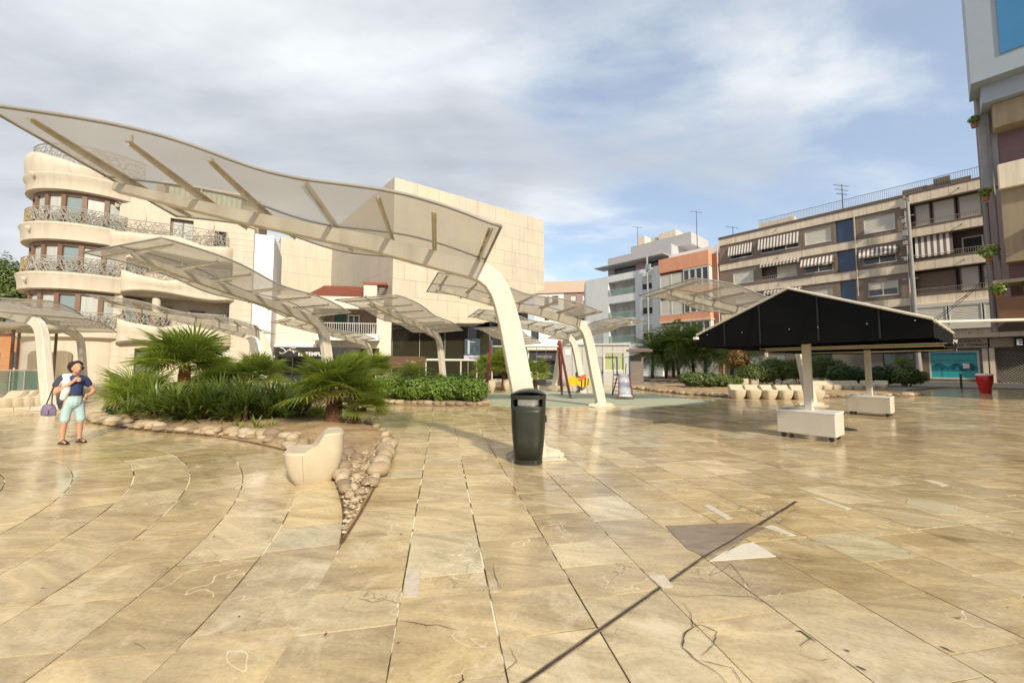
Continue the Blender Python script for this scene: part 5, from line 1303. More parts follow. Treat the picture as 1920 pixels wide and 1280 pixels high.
# ---- 7. modernist stone house on the left with its round bay tower
PB = Vector((-25.2, 24.1))
sh_ = Facade('stone_house', PB.x, PB.y, .894, .447, 'ornate pale stone house with round bay tower, wavy balconies and scrolled railings', 'house'); R = sh_.root; UW = 7.25
ux = lambda px, py=560, o=0: sh_.uz(px, py, o)[0]
lo2 = (ux(232), ux(434), 7.2, 8.75); lo1 = (ux(230), ux(431), 4.0, 6.0); to2 = (ux(318, 440), ux(362, 440), 9.8, 11.4)
to3 = (ux(402, 450), ux(424, 450), 9.7, 10.9); gw = (ux(385, 657), ux(430, 657), 1.9, 2.75); gd = (ux(250, 690), ux(300, 690), 0, 2.6)
mb = MB(); mb.wall(0, UW, 0, 11.4, [lo2, lo1, to2, to3, gw, gd], 1.3)
top = [(0, 13.4), (.8, 13.3), (1.8, 12.7), (3.2, 12.3), (4.6, 12.35), (5.8, 12.0), (7.25, 11.6)]
mb.add([(x, 0, 11.4) for x, z in top]+[(x, 0, z) for x, z in reversed(top)], [tuple(range(14))])
mb.quad((UW, 0, 0), (UW, 8, 0), (UW, 8, 11.6), (UW, 0, 11.6)); mb.build('wall', SANDST, R)
mb = MB()
for a, b in zip(top[:-1], top[1:]): mb.add([(a[0], -.12, a[1]), (b[0], -.12, b[1]), (b[0], .3, b[1]+.1), (a[0], .3, a[1]+.1), (a[0], -.12, a[1]-.2), (b[0], -.12, b[1]-.2)], [(0, 1, 2, 3), (4, 5, 1, 0)])
mb.build('wavy_coping', SANDST, R)
mb = MB(); mb.box(UW+.002, UW+1.2, .5, 7, 0, 11.2); mb.build('annex_wall', STUCCO, R)
mb = MB(); 
for q_ in (lo2, lo1): mb.quad((q_[0], 1.3, q_[2]), (q_[1], 1.3, q_[2]), (q_[1], 1.3, q_[3]), (q_[0], 1.3, q_[3]))
mb.build('loggia_back', mat('loggia_stone', (.50, .43, .34), .8), R)
WF = mat('brown_window_frame', (.18, .10, .065), .45, .1)
for q_ in (to2, to3): window(R, *q_, 'glass', .3, 1, .08, WF, CURT if q_ is to2 else GLASSD, False)
window(R, *gw, 'sh', .2, 0, .05, WF, None, False); mb = MB(); mb.box(gd[0], gd[1], .4, .45, 0, 2.6); mb.build('door', mat('green_door', (.12, .14, .11), .5), R)
for a, b, c, d in ((ux(300, 575, 1.2), ux(322, 575, 1.2), 4.2, 5.5), (ux(354, 575, 1.2), ux(383, 575, 1.2), 4.2, 5.35), (ux(411, 575, 1.2), ux(431, 575, 1.2), 4.2, 5.2), (ux(245, 575, 1.2), ux(285, 575, 1.2), 4.1, 5.6), (ux(238, 510, 1.2), ux(262, 510, 1.2), 7.3, 8.5)):
    window(R, a, b, c, d, 'glass', 1.25, 0, .07, WF, None, False)
mb = MB(); xx = ux(291); mb.tube([(xx, .25, 4.0), (xx, .25, 6.0)], .22, 12); mb.build('column', SANDST, R, True)
# horizontal stone courses
mb = MB(); z = .4
while z < 11.3:
    segs = [(0, UW)]
    for h in (lo2, lo1, to2, to3, gw, gd):
        if h[2]-.02 < z < h[3]+.02: segs = [s2 for a, b in segs for s2 in ((a, min(b, h[0])), (max(a, h[1]), b)) if s2[1]-s2[0] > .05]
    for a, b in segs: mb.box(a, b, -.006, .001, z-.008, z+.008)
    z += .42
tag(mb.build('course_joints', mat('stone_joint', (.38, .32, .25), .9), R), kind='stuff')
def scrolls(par, path, z0, z1, seed, m, n=26, r_=.020, name='scroll_railing'):
    """wrought iron railing of loose curls between two rails, along a path of points"""
    rr = random.Random(seed); P = [Vector(p) for p in path]; mb = MB()
    tot = [0]
    for a, b in zip(P[:-1], P[1:]): tot.append(tot[-1]+(b-a).length)
    def pt(s):
        s = max(0, min(tot[-1], s))
        for i in range(len(P)-1):
            if s <= tot[i+1]+1e-6: t = (s-tot[i])/max(1e-6, tot[i+1]-tot[i]); return P[i].lerp(P[i+1], t)
        return P[-1]
    mb.tube([(p.x, p.y, z1(0) if callable(z1) else z1) for p in P], .028, 5)
    mb.tube([(p.x, p.y, z0+.03) for p in P], .02, 5)
    H = z1-z0
    for k in range(n):
        s0 = tot[-1]*(k+.5)/n; up = k % 2; R0 = H*rr.uniform(.30, .44); dr = 1 if rr.random() < .5 else -1; a0 = (-pi/2 if up else pi/2)+rr.uniform(-.5, .5); pts = []
        zc = z0+H*(.60 if up else .38)
        for j in range(15):
            t = j/14; Rj = R0*(1-.78*t); an = a0+dr*t*7.4; p = pt(s0+Rj*cos(an)); pts.append((p.x, p.y, max(z0+.03, min(z1-.02, zc+Rj*sin(an)))))
        mb.tube(pts, r_, 4)
        p = pt(s0-dr*R0*.5); q = pt(s0+dr*R0*.7); mb.tube([(p.x, p.y, z0+.02), ((p.x+q.x)/2, (p.y+q.y)/2, z0+H*.5), (q.x, q.y, z1-.02)], r_*.8, 4)
    return mb.build(name, m, par)
IRON = mat('silver_iron', (.33, .31, .28), .4, .15, 3); IRONG = mat('golden_iron', (.34, .26, .14), .4, .15, 3)
def wavy_balcony(q0, q1, zbot, ztops, seed, rail):
    n = 26; ring = []; mb = MB(); rows = []
    for k in range(n+1):
        t = k/n; x = q0+(q1-q0)*t; zt = interp(ztops, t); b = .55+.42*sin(pi*min(1, t*1.25))*(.7+.3*cos(t*9)); zb_ = zbot+.18*sin(t*6)
        if t in (0, 1): b = .02
        rows.append([(x, -.0, zb_-.1), (x, -b*.72, zb_), (x, -b*.86, zb_+.08), (x, -b*.80, zb_+.16), (x, -b*.98, zb_+(zt-zb_)*.45), (x, -b*1.05, zb_+(zt-zb_)*.72), (x, -b, zt-.03), (x, -b*.9, zt), (x, -b*.7, zt), (x, -b*.65, zt-.35)])
    m = 10; mb.add([p for r_ in rows for p in r_], [(i*m+j, (i+1)*m+j, (i+1)*m+j+1, i*m+j+1) for i in range(n) for j in range(m-1)])
    mb.build('balcony_parapet', SANDST, R, smooth=True)
    path = [(q0+(q1-q0)*k/n, rows[k][6][1]*.85, 0) for k in range(1, n)]
    zr = max(z for _, z in ztops)
    scrolls(R, path, min(z for _, z in ztops)-.05, zr+rail, seed, IRON, 28, .022)
wavy_balcony(ux(205, 440), ux(437, 470), 8.75, [(0, 9.9), (.3, 9.95), (.55, 10.0), (.75, 9.6), (1, 9.75)], 5, .75)
wavy_balcony(lo2[0]-.2, lo2[1]+.15, 6.1, [(0, 7.6), (.15, 7.3), (.4, 7.0), (.6, 7.25), (1, 7.0)], 6, .45)
wavy_balcony(lo1[0]-.2, lo1[1]+.15, 2.9, [(0, 4.5), (.15, 4.2), (.4, 3.95), (.6, 4.2), (1, 4.05)], 7, .45)
for px, py in ((221, 390), (443, 415)):
    u_, z_ = sh_.uz(px, py); mb = MB(); mb.tube([(u_+.12*cos(a)*(1-a/12), -.05, z_+.28-a*.02+.18*sin(a)*(1-a/14)) for a in [k*.5 for k in range(18)]], .05, 5); mb.build('carved_scroll', SANDST, R, True)
for pxs in (((268, 385), (274, 410), (270, 425), (280, 445)), ((398, 405), (402, 425), (396, 440), (402, 455))):
    mb = MB(); mb.tube([(sh_.uz(*p_)[0], -.03, sh_.uz(*p_)[1]) for p_ in pxs], .05, 5); mb.build('wavy_moulding', SANDST, R, True)
# tower, in local coordinates of the facade
tcw = Vector((-27.9, 25.8))-PB; tc_ = Vector((tcw.dot(sh_.d), tcw.dot(sh_.n))); TR = 3.2
a0, a1 = radians(-262), radians(-34)
def arc(rad, n=40, z=0, da=0): return [(tc_.x+rad*cos(a0+(a1-a0)*k/n), tc_.y+rad*sin(a0+(a1-a0)*k/n), z) for k in range(n+1)]
def band(prof, name, m=SANDST, n=44, smooth=True):
    rows = [arc(TR+d, n, z) for d, z in prof]; mb = MB(); k = n+1
    mb.add([p for r_ in rows for p in r_], [(i*k+j, i*k+j+1, (i+1)*k+j+1, (i+1)*k+j) for i in range(len(rows)-1) for j in range(n)])
    o = mb.build(name, m, R); sharp(o, 40); return o
band([(-.05, 0), (-.05, 3.0), (.3, 3.2), (.34, 3.55), (.25, 3.75), (-.3, 3.76)], 'tower_base')
for zb_, zt_ in ((6.0, 7.05), (8.95, 10.05)):
    band([(-.3, zb_+.1), (.05, zb_), (.30, zb_+.06), (.30, zb_+.18), (.36, zt_-.35), (.44, zt_-.12), (.40, zt_-.02), (.2, zt_), (-.4, zt_)], 'tower_band')
n = 44; rows = []
prof = [(-.3, 0, 12.1), (.05, 0, 12.02), (.28, 0, 12.08), (.28, 0, 12.75), (.40, 0, 12.9), (.40, 0, 13.02), (.32, 0, 13.08), (.38, 1, 13.5), (.42, 1.6, 13.9), (.34, 2.6, 14.2), (.2, 3, 14.35), (-.2, 3, 14.4)]
for d, wv, z in prof:
    rg = []
    for k in range(n+1):
        a = a0+(a1-a0)*k/n; t = k/n; dz = wv/3*(.75*cos((t-.38)*5.2)-.35)
        rg.append((tc_.x+(TR+d)*cos(a), tc_.y+(TR+d)*sin(a), z+dz))
    rows.append(rg)
mb = MB(); k_ = n+1; mb.add([p for r_ in rows for p in r_], [(i*k_+j, i*k_+j+1, (i+1)*k_+j+1, (i+1)*k_+j) for i in range(len(rows)-1) for j in range(n)])
sharp(mb.build('wavy_parapet', SANDST, R), 50)
NW = 13
for zb_, zt_ in ((3.76, 6.0), (7.05, 8.95), (10.05, 12.05)):
    fr_, gl_ = MB(), MB()
    for k in range(NW+1):
        a = a0+(a1-a0)*k/NW; e = Vector((cos(a), sin(a))); q_ = Vector((-sin(a), cos(a))); c = tc_+e*(TR-.12)
        for s_ in (1,):
            p = [c+q_*.11+e*.07, c-q_*.11+e*.07, c-q_*.11-e*.08, c+q_*.11-e*.08]
            fr_.slabpoly([(v.x, v.y) for v in p], zb_, zt_)
    for k in range(NW):
        aa, bb = a0+(a1-a0)*k/NW, a0+(a1-a0)*(k+1)/NW
        p, q_ = tc_+Vector((cos(aa), sin(aa)))*(TR-.16), tc_+Vector((cos(bb), sin(bb)))*(TR-.16)
        mbp = MB(); mbp.quad((p.x, p.y, zb_), (q_.x, q_.y, zb_), (q_.x, q_.y, zt_-.22), (p.x, p.y, zt_-.22)); mbp.build('window_pane', CURT if k % 3 else glass_mat('pale_glass', (.20, .26, .28), .08), R)
    fr_.build('window_frame', WF, R)
    band([(-.1, zt_-.24), (-.06, zt_-.2), (-.06, zt_+.05)], 'window_head', WF)
    path = [(p[0], p[1], 0) for p in arc(TR+.22, 44)]
    scrolls(R, path[2:26], zb_+.02, zb_+.95, int(zb_*7), IRONG, 40, .026); scrolls(R, path[25:43], zb_+.02, zb_+.95, int(zb_*9), IRON, 30, .026)
path = [(p[0], p[1], 0) for p in arc(TR+.1, 44)]; scrolls(R, path[22:44], 13.6, 14.9, 77, IRON, 34, .026)
mb = MB(); mb.tube([(p[0], p[1], 15.0) for p in arc(TR+.05, 30)], .025, 5); mb.build('roof_handrail', IRON, R)
for z in (12.95, 10.0-.35, 6.6):
    a = radians(-128); mb = MB(); mb.tube([(tc_.x+(TR+.42)*cos(a), tc_.y+(TR+.42)*sin(a), z+.08), (tc_.x+(TR+.40)*cos(a), tc_.y+(TR+.40)*sin(a), z-.08), (tc_.x+(TR+.34)*cos(a), tc_.y+(TR+.34)*sin(a), z-.3)], [.15, .10, .03], 7); mb.build('carved_boss', SANDST, R, True)
# tower ground floor entrance
for da in (-118, -96):
    a = radians(da); e = Vector((cos(a), sin(a))); c = tc_+e*(TR-.02); q_ = Vector((-sin(a), cos(a)))
    mb = MB(); M_ = Matrix(((q_.x, e.x, 0, c.x), (q_.y, e.y, 0, c.y), (0, 0, 1, 0), (0, 0, 0, 1))); mb.M = M_
    pts = [(-.5, 0), (.5, 0), (.5, 2.1)]+[(.5*cos(t), 2.1+.28*sin(t)) for t in [k*pi/8 for k in range(1, 8)]]+[(-.5, 2.1)]
    mb.prism(pts, -.05, .05); mb.build('arched_door', mat('striped_door', (.22, .18, .12), .6, .3, 3, stretch=(8, 8, .1)), R)
# rooftop shed seen through the canopy
mb = MB(); mb.box(.5, 7.0, 4, 9, 11, 15.0); mb.build('rooftop_wall', mat('roof_taupe', (.30, .22, .18), .8), R)
mb = MB()
for k in range(14): mb.box(1.4+k*.32, 1.4+k*.32+.29, 3.4, 3.44, 12.2, 14.9)
mb.build('rooftop_screen', mat('green_sheet', (.42, .50, .36), .6, .15, 2, streak=.3), R)
mb = MB(); mb.box(1.0, 6.6, 3.2, 5, 14.9, 15.05); mb.build('rooftop_roof', OFFW, R)

# ---- 8. low grey pavilion right of the playground
kb = Facade('grey_pavilion', 3.85, 29.6, 1.0, -.02, 'low light grey panelled pavilion with a door and pale green window behind the playground', 'pavilion'); R = kb.root
ux = lambda px, py=690: kb.uz(px, py)[0]
dr = (ux(1121), ux(1131), 0, 2.15); gw = (ux(1133), ux(1172), 1.1, 2.45)
x = 0.0; W_ = ux(1180)
while x < W_-.3:
    e = min(x+.78, W_); hs = [(max(h[0], x), min(h[1], e), h[2], h[3]) for h in (dr, gw) if h[0] < e-.02 and h[1] > x+.02]
    mb = MB(); mb.wall(x+.012, e-.012, 0, 3.05, hs, .1); mb.build('wall_panel', GREYP, R); x = e
mb = MB(); mb.box(0, W_, .11, 4, 0, 3.04); mb.build('core', mat('panel_gap', (.2, .2, .2), .8), R)
mb = MB(); mb.box(-.1, W_+.1, -.12, 4.1, 3.052, 3.2); mb.build('roof', GREYP, R)
mb = MB(); mb.box(dr[0], dr[1], .04, .08, 0, 2.14); d_ = mb.build('door', mat('door_grey', (.30, .31, .31), .5), R); mb = MB(); mb.box(dr[1]-.1, dr[1]-.06, -.03, .04, .85, 1.1); mb.build('handle', DARK, d_)
w = window(R, *gw, 'glass', .08, 0, .05, FRAMEW, glass_mat('green_window', (.36, .40, .20), .25), False)
text(R, 'sculptura', gw[0]+.5, .05, 2.15, .24, mat('olive_ink', (.08, .09, .03), .5), bold=.004)
mb = MB(); mb.box(ux(1060), ux(1062)+.3, -.05, -.001, 2.3, 2.7); mb.build('wall_notice', WHITE, R)
# brown awning of the neighbouring bar
aw = Facade('bar_kiosk', 8.9, 30.5, 1.0, -.02, 'small dark bar kiosk with a brown awning behind the slide', 'kiosk'); R = aw.root
mb = MB(); mb.box(0, 1.5, .0, 3, 0, 2.3); mb.build('wall', mat('bar_dark', (.16, .14, .12), .6), R)
mb = MB(); mb.add([(-.1, 0, 2.85), (1.9, 0, 2.85), (1.9, -1.0, 2.72), (-.1, -1.0, 2.72)], [(0, 1, 2, 3)]); mb.box(-.1, 1.9, -1.02, -.98, 2.55, 2.72); mb.build('awning', mat('brown_canvas', (.16, .10, .085), .8), R)
mb = MB(); mb.box(-.7, -.1, -1.0, -.9, 2.6, 2.95); mb.build('small_sign', mat('sign_red', (.55, .12, .10), .5), R)
# dark shop behind the swings
sp_ = Facade('far_shop', .6, 40.0, 1.0, .02, 'far cream shop front with a black fascia behind the swing frame', 'shop'); R = sp_.root
mb = MB(); mb.wall(0, 9, 0, 6.2, [(2.2, 6.6, 0, 2.6), (1.4, 2.2, 4.2, 5.6)], .5); mb.build('wall', STUCCO, R)
mb = MB(); mb.box(2.2, 6.6, .48, .5, 0, 2.6); mb.build('shop_glass', GLASSD, R); window(R, 1.4, 2.2, 4.2, 5.6, 'glass', .2, 0, .08, DARK, None, False)
mb = MB(); mb.box(1.2, 7, -.08, -.002, 2.0, 3.0); mb.build('fascia', MATS['sign_black'], R); text(R, 'Imagina', 1.9, -.09, 2.45, .55, mat('grey_ink', (.3, .3, .3), .5), align='LEFT')
mb = MB(); mb.box(0, 9, -.5, -.01, 3.1, 3.4); mb.build('ledge', CREAMB, R)

# ---- 9. near building at the right edge
nb = Facade('near_corner_building', 21.6, 17.0, .6644, -.7474, 'tall near building at the right edge with stacked balconies and a blue panel on top', 'apartment block'); R = nb.root
TAN = mat('tan_render', (.30, .24, .165), .8, .1, .7, streak=.2); PLUM = mat('plum_render', (.16, .10, .11), .7, .1); LEV = [3.45, 6.45, 9.5, 12.55, 13.3]
UN = 40  # unseen run of the building, lengthened to shade the paving at right
mb = MB(); mb.box(.45, UN, .3, 12, 3.63, 24); mb.build('wall', PLUM, R)
mb = MB(); mb.box(4.2, UN, .3, 12, 0, 3.62); mb.build('ground_floor_wall', PLUM, R)
mb = MB(); mb.box(0.1, UN, -.9, .3, 3.45, 3.62); mb.build('balcony_floor', TAN, R)
mb = MB(); mb.box(0.0, UN, -1.0, -.88, 3.45, 4.4); mb.build('balcony_parapet', mat('brown_parapet', (.15, .07, .035), .6, .2, 2), R)
mb = MB(); mb.box(-.1, UN, -1.05, .29, 5.0, 5.15); mb.build('flower_shelf', TAN, R)
mb = MB(); mb.box(.35, UN, -.35, .29, 6.0, 9.2); mb.build('tan_wall', TAN, R)
mb = MB(); mb.bbox(0.3, UN, -.62, -.36, 9.2, 10.3, .03); mb.build('balcony_parapet', CREAMB, R)
mb = MB(); mb.bbox(0.3, UN, -.55, .28, 12.0, 13.1, .03); mb.build('balcony_parapet', TAN, R)
mb = MB(); mb.box(-.3, UN, -1.5, .29, 13.9, 14.1); mb.box(-.3, UN, -1.5, -1.3, 14.1, 26); mb.box(-.3, -.15, -1.3, .29, 14.1, 26); mb.box(.0, UN, -.9, .29, 13.11, 13.89); mb.build('white_frame_wall', mat('shaded_white_frame', (.30, .35, .42), .6, .03), R)  # white frame, its shade put into a darker blue-grey colour
mb = MB(); mb.box(.55, UN, -1.54, -1.503, 14.75, 26); mb.build('blue_panel', mat('blue_enamel', (.045, .20, .42), .35, .06, .6), R)
mb = MB(); mb.tube([(-.05, .3, 3), (-.05, .3, 15)], .08, 7); mb.tube([(.2, .1, 5), (.2, .1, 13)], .05, 6); mb.build('drainpipe', mat('dark_pipe', (.14, .13, .13), .5), R)
mb = MB(); mb.bbox(-.12, .42, .22, .5, 9.6, 14.5, .03); mb.build('corner_pier', mat('pier_grey', (.24, .24, .26), .7), R)  # pier in one even grey
mb = MB(); mb.bbox(1.0, 1.7, -.75, -.36, 7.0, 7.45, .03); mb.build('air_conditioner', mat('ac_grey', (.45, .43, .38), .5), R)
mb = MB(); mb.bbox(1.35, 2.6, -1.4, -1.2, 4.8, 7.35, .02); sg = mb.build('hanging_sign', mat('sign_cream', (.62, .60, .50), .5), R)
text(R, 'C', 1.72, -1.41, 6.3, .75, mat('brown_ink', (.06, .04, .02), .5))
mb = MB(); mb.box(1.3, 2.7, -1.42, -1.18, 7.36, 7.6); mb.build('sign_lamp_bar', DARK, R)
def plant_on(par, x, y, z, s, n, seed, droop, nm):
    o = empty(nm, (x, y, z), 0, parent=par); foliage(o, [(0, 0, 0+5, s, s*.8, s*.8), (0, 0, 5-droop, s*.7, s*.6, s)], n, .10, LF_PHX, seed)
    o.location.z -= 5; return o
def potted(u_, y_, z_, s, seed, lab, droop=.4):
    w_ = nb.o+nb.d*u_+nb.n*y_; root = empty('balcony_plant', (w_.x, w_.y, z_), 0, lab, 'potted plant')
    mb = MB(); mb.loft([[(.12*k_*cos(a), .12*k_*sin(a), z) for a in [q*pi/5 for q in range(10)]] for k_, z in ((.8, 0), (1.1, .22))]); mb.build('pot', mat('terracotta', (.30, .12, .06), .8), root)
    foliage(root, [(0, 0, .35+s*.4, s, s, s*.7), (-.1, -.1, .35-droop*.2, s*.7, s*.7, s*.5)], int(1400*s), .07, LF_PHX, seed)
potted(-.1, -.1, 6.2, .36, 201, 'leafy green plant hanging from the second balcony of the near corner building')
potted(.05, -.9, 4.4, .30, 202, 'small plant on the lowest balcony ledge of the near corner building'); potted(.8, -.9, 4.4, .22, 203, 'dark potted plant right of the small plant on the lowest ledge')
potted(-.05, .1, 9.0, .22, 204, 'sparse plant at the third floor corner of the near building'); potted(-.2, .25, 12.6, .2, 205, 'pale plant high under the white frame of the near building')
# long cream front bar of the furled shop awning
root = empty('shop_awning', (15.6, 14.1, 0), 0, 'long cream front bar of a rolled shop awning reaching in from the right edge', 'awning')
mb = MB(); mb.tube([(0, 0, 3.10), (9.0, -1.5, 3.2)], .055, 8); mb.build('front_bar', OFFW, root)
for x in (4.6, 8.6):
    mb = MB(); mb.tube([(x, -x/6, 3.15), (x+1.2, -x/6+.4, 3.5), (x+1.7, 1.4-x*.35+(.2 if x < 5 else .0), 3.7)], .035, 6); mb.build('folding_arm', OFFW, root)
mb = MB(); mb.tube([(5.8, 2.0-1.1, 3.75), (9.8, -3.5, 3.75)], .09, 8); mb.build('fabric_roll', mat('dark_canvas', (.03, .03, .03), .9), root)

# ---- 11. small houses and trees at the far left
def small_house(name, px0, px1, Y, ht, wm, rm, lab, wins=2, rh=1.0):
    x0, x1 = (px0-960)/720*Y, (px1-960)/720*Y; root = empty(name, (x0, Y, 0), 0, lab, 'house'); w_ = x1-x0
    hs = [(w_*(k+.3)/wins, w_*(k+.7)/wins, z, z+1.5) for k in range(wins) for z in (1.2, 4.3) if z+1.6 < ht]
    mb = MB(); mb.wall(0, w_, 0, ht, hs, .2); mb.quad((w_, 0, 0), (w_, 6, 0), (w_, 6, ht), (w_, 0, ht)); mb.build('wall', wm, root)
    for h in hs: window(root, *h, 'glass', .15, 0, .07, FRAMEW, None, False)
    mb = MB(); mb.add([(-.3, -.3, ht), (w_+.3, -.3, ht), (w_+.3, 3, ht+rh), (-.3, 3, ht+rh), (w_+.3, 6.3, ht), (-.3, 6.3, ht)], [(0, 1, 2, 3), (3, 2, 4, 5), (0, 3, 5), (1, 4, 2)]); mb.build('roof', rm, root)
small_house('white_house', -160, 20, 38, 8.2, STUCCO, MATS['red_roof_tile'], 'white house with white balconies at the left picture edge', 4, 1.0)
small_house('red_house', 5, 72, 46, 9.6, mat('brick_red', (.38, .13, .10), .8), MATS['red_roof_tile'], 'red house with pale window bands behind the glass kiosk', 3, 2.0)
small_house('shop_house', -20, 70, 33, 4.2, mat('orange_shop', (.45, .20, .07), .8), MATS['red_roof_tile'], 'low orange shop front behind the glass kiosk', 3, .5)
for i, (px, Y, h, s, lab) in enumerate(((-12, 36, 12.2, 2.6, 'dark evergreen tree rising at the left picture edge'), (30, 41, 9.8, 2.0, 'lower dark evergreen tree between the edge and the stone tower'))):
    X = (px-960)/720*Y; root = empty('evergreen_tree', (X, Y, 0), 0, lab, 'tree'); mb = MB(); mb.tube([(0, 0, 0), (.1, 0, h*.5), (0, .1, h*.85)], [.3, .2, .08], 8)
    for a in (.3, 2.2, 4.1): mb.tube([(0, 0, h*.45), (cos(a)*s*.5, sin(a)*s*.5, h*.7)], [.12, .04], 5)
    mb.build('trunk', BARKG, root); foliage(root, [(0, 0, h*.72, s, s*.9, h*.26), (s*.5, 0, h*.62, s*.7, s*.7, h*.16), (-s*.4, .2, h*.8, s*.6, s*.6, h*.17)], 9000, .17, LF_OLIVE, 300+i, 'crown')

# ---- 12. glass cafe kiosk with round roof at the left
p = at(38, 650, 16.5); root = empty('glass_kiosk', (p.x, p.y, 0), 0, 'open glass cafe kiosk with an oval cream roof on dark posts', 'kiosk')
mb = MB(); mb.loft([[(1.15*k_*cos(a), 1.3*k_*sin(a), z) for a in [q*2*pi/32 for q in range(32)]] for k_, z in ((.85, 2.95), (1.0, 3.0), (1.03, 3.12), (1.0, 3.24), (.9, 3.28))]); mb.build('roof', SANDST, root, 'weld')
mb = MB()
for a in (0.1, 1.3, 2.6, 3.3, 4.4, 5.5): mb.tube([(.95*cos(a), 1.1*sin(a), 0), (.95*cos(a), 1.1*sin(a), 2.96)], .05, 7)
mb.build('post', WF, root)
mb = MB()
for a in (3.3, 4.4, 5.5):
    b_ = a+1.0; mb.quad((.95*cos(a), 1.1*sin(a), .1), (.95*cos(b_), 1.1*sin(b_), .1), (.95*cos(b_), 1.1*sin(b_), 2.9), (.95*cos(a), 1.1*sin(a), 2.9))
mb.build('glass_wall', glass_mat('clear_glass', (.5, .55, .5), .05, .16), root)
root = empty('glass_railing', (0, 0, 0), 0, 'dark green glass railing on the raised cafe terrace at the left edge', 'railing')
A, B_ = at(-40, 715, 13.8), at(72, 712, 14.6); A.z = B_.z = 0
mb = MB(); mb.tube([A+Vector((0, 0, 1.32)), B_+Vector((0, 0, 1.32))], .03, 6); mb.build('handrail', STEEL, root)
for k in range(4):
    p, q_ = A.lerp(B_, k/4+.01), A.lerp(B_, (k+1)/4-.01); mb = MB(); mb.add([tuple(p+Vector((0, 0, .5))), tuple(q_+Vector((0, 0, .5))), tuple(q_+Vector((0, 0, 1.28))), tuple(p+Vector((0, 0, 1.28)))], [(0, 1, 2, 3)]); mb.build('glass_panel', glass_mat('dark_green_glass', (.02, .10, .08), .08, .72), root)
    mb = MB(); mb.tube([p+Vector((0, 0, .4)), p+Vector((0, 0, 1.3))], .025, 6); mb.build('post', STEEL, root)
mb = MB(); A2, B2 = at(-60, 715, 14.1), at(72, 712, 14.9)
mb.add([(A2.x, A2.y, .45), (B2.x, B2.y, .45), (B2.x-2, B2.y+6, .45), (A2.x-3, A2.y+6, .45), (A2.x, A2.y, 0), (B2.x, B2.y, 0)], [(0, 1, 2, 3), (4, 5, 1, 0)]); tag(mb.build('cafe_terrace', CONC), kind='structure')
# long stone ledge that backs the left row of seats
mb = MB(); a, b = G(-40, 772), G(86, 766); d = (b-a).normalized(); nn = Vector((-d.y, d.x, 0))
for k in range(4):
    p, q_ = a.lerp(b, k/4+.004), a.lerp(b, (k+1)/4-.004)
    mb.slabpoly([tuple((p+nn*.0)[:2]), tuple((q_)[:2]), tuple((q_+nn*.6)[:2]), tuple((p+nn*.6)[:2])], 0, .09)
tag(mb.build('seat_plinth', CONC), 'low stone plinth under the sunlit row of seats at the left edge', 'plinth')
p = G(38, 712); root = empty('no_entry_sign', (p.x-4, p.y+6, 0), 0, 'round red and white no entry sign on a thin post beyond the kiosk', 'road sign')
zc_ = at(38, 677, p.y+6).z; X_ = at(38, 677, p.y+6).x; root.location.x = X_
mb = MB(); mb.tube([(0, 0, 0), (0, 0, zc_+1.2)], .035, 6); mb.build('post', OFFW, root)
mb = MB(); mb.M = Matrix.Translation((0, -.05, zc_)); mb.prism([(.36*cos(a), .36*sin(a)) for a in [k*pi/12 for k in range(24)]], -.01, .01); mb.build('disc', mat('sign_red2', (.60, .05, .05), .4), root)
mb = MB(); mb.box(-.26, .26, -.066, -.061, zc_-.055, zc_+.055); mb.build('white_bar', WHITE, root)
# ------------------------------------------------------------------ double awning on two ballasted posts
ax = Vector((.786, .618)); pn = Vector((.545, -.838)); E0 = Vector((5.45, 7.5)); RID, EAV, VAL = 3.0, 2.2, 1.93; HWD = 1.92; LEN = 7.75
root = empty('double_awning', (E0.x, E0.y, 0), atan2(ax.y, ax.x), 'large black double awning shaped like a tent on two white ballast boxes', 'awning')
R = root   # local x along the ridge, local y across (towards the camera is negative)
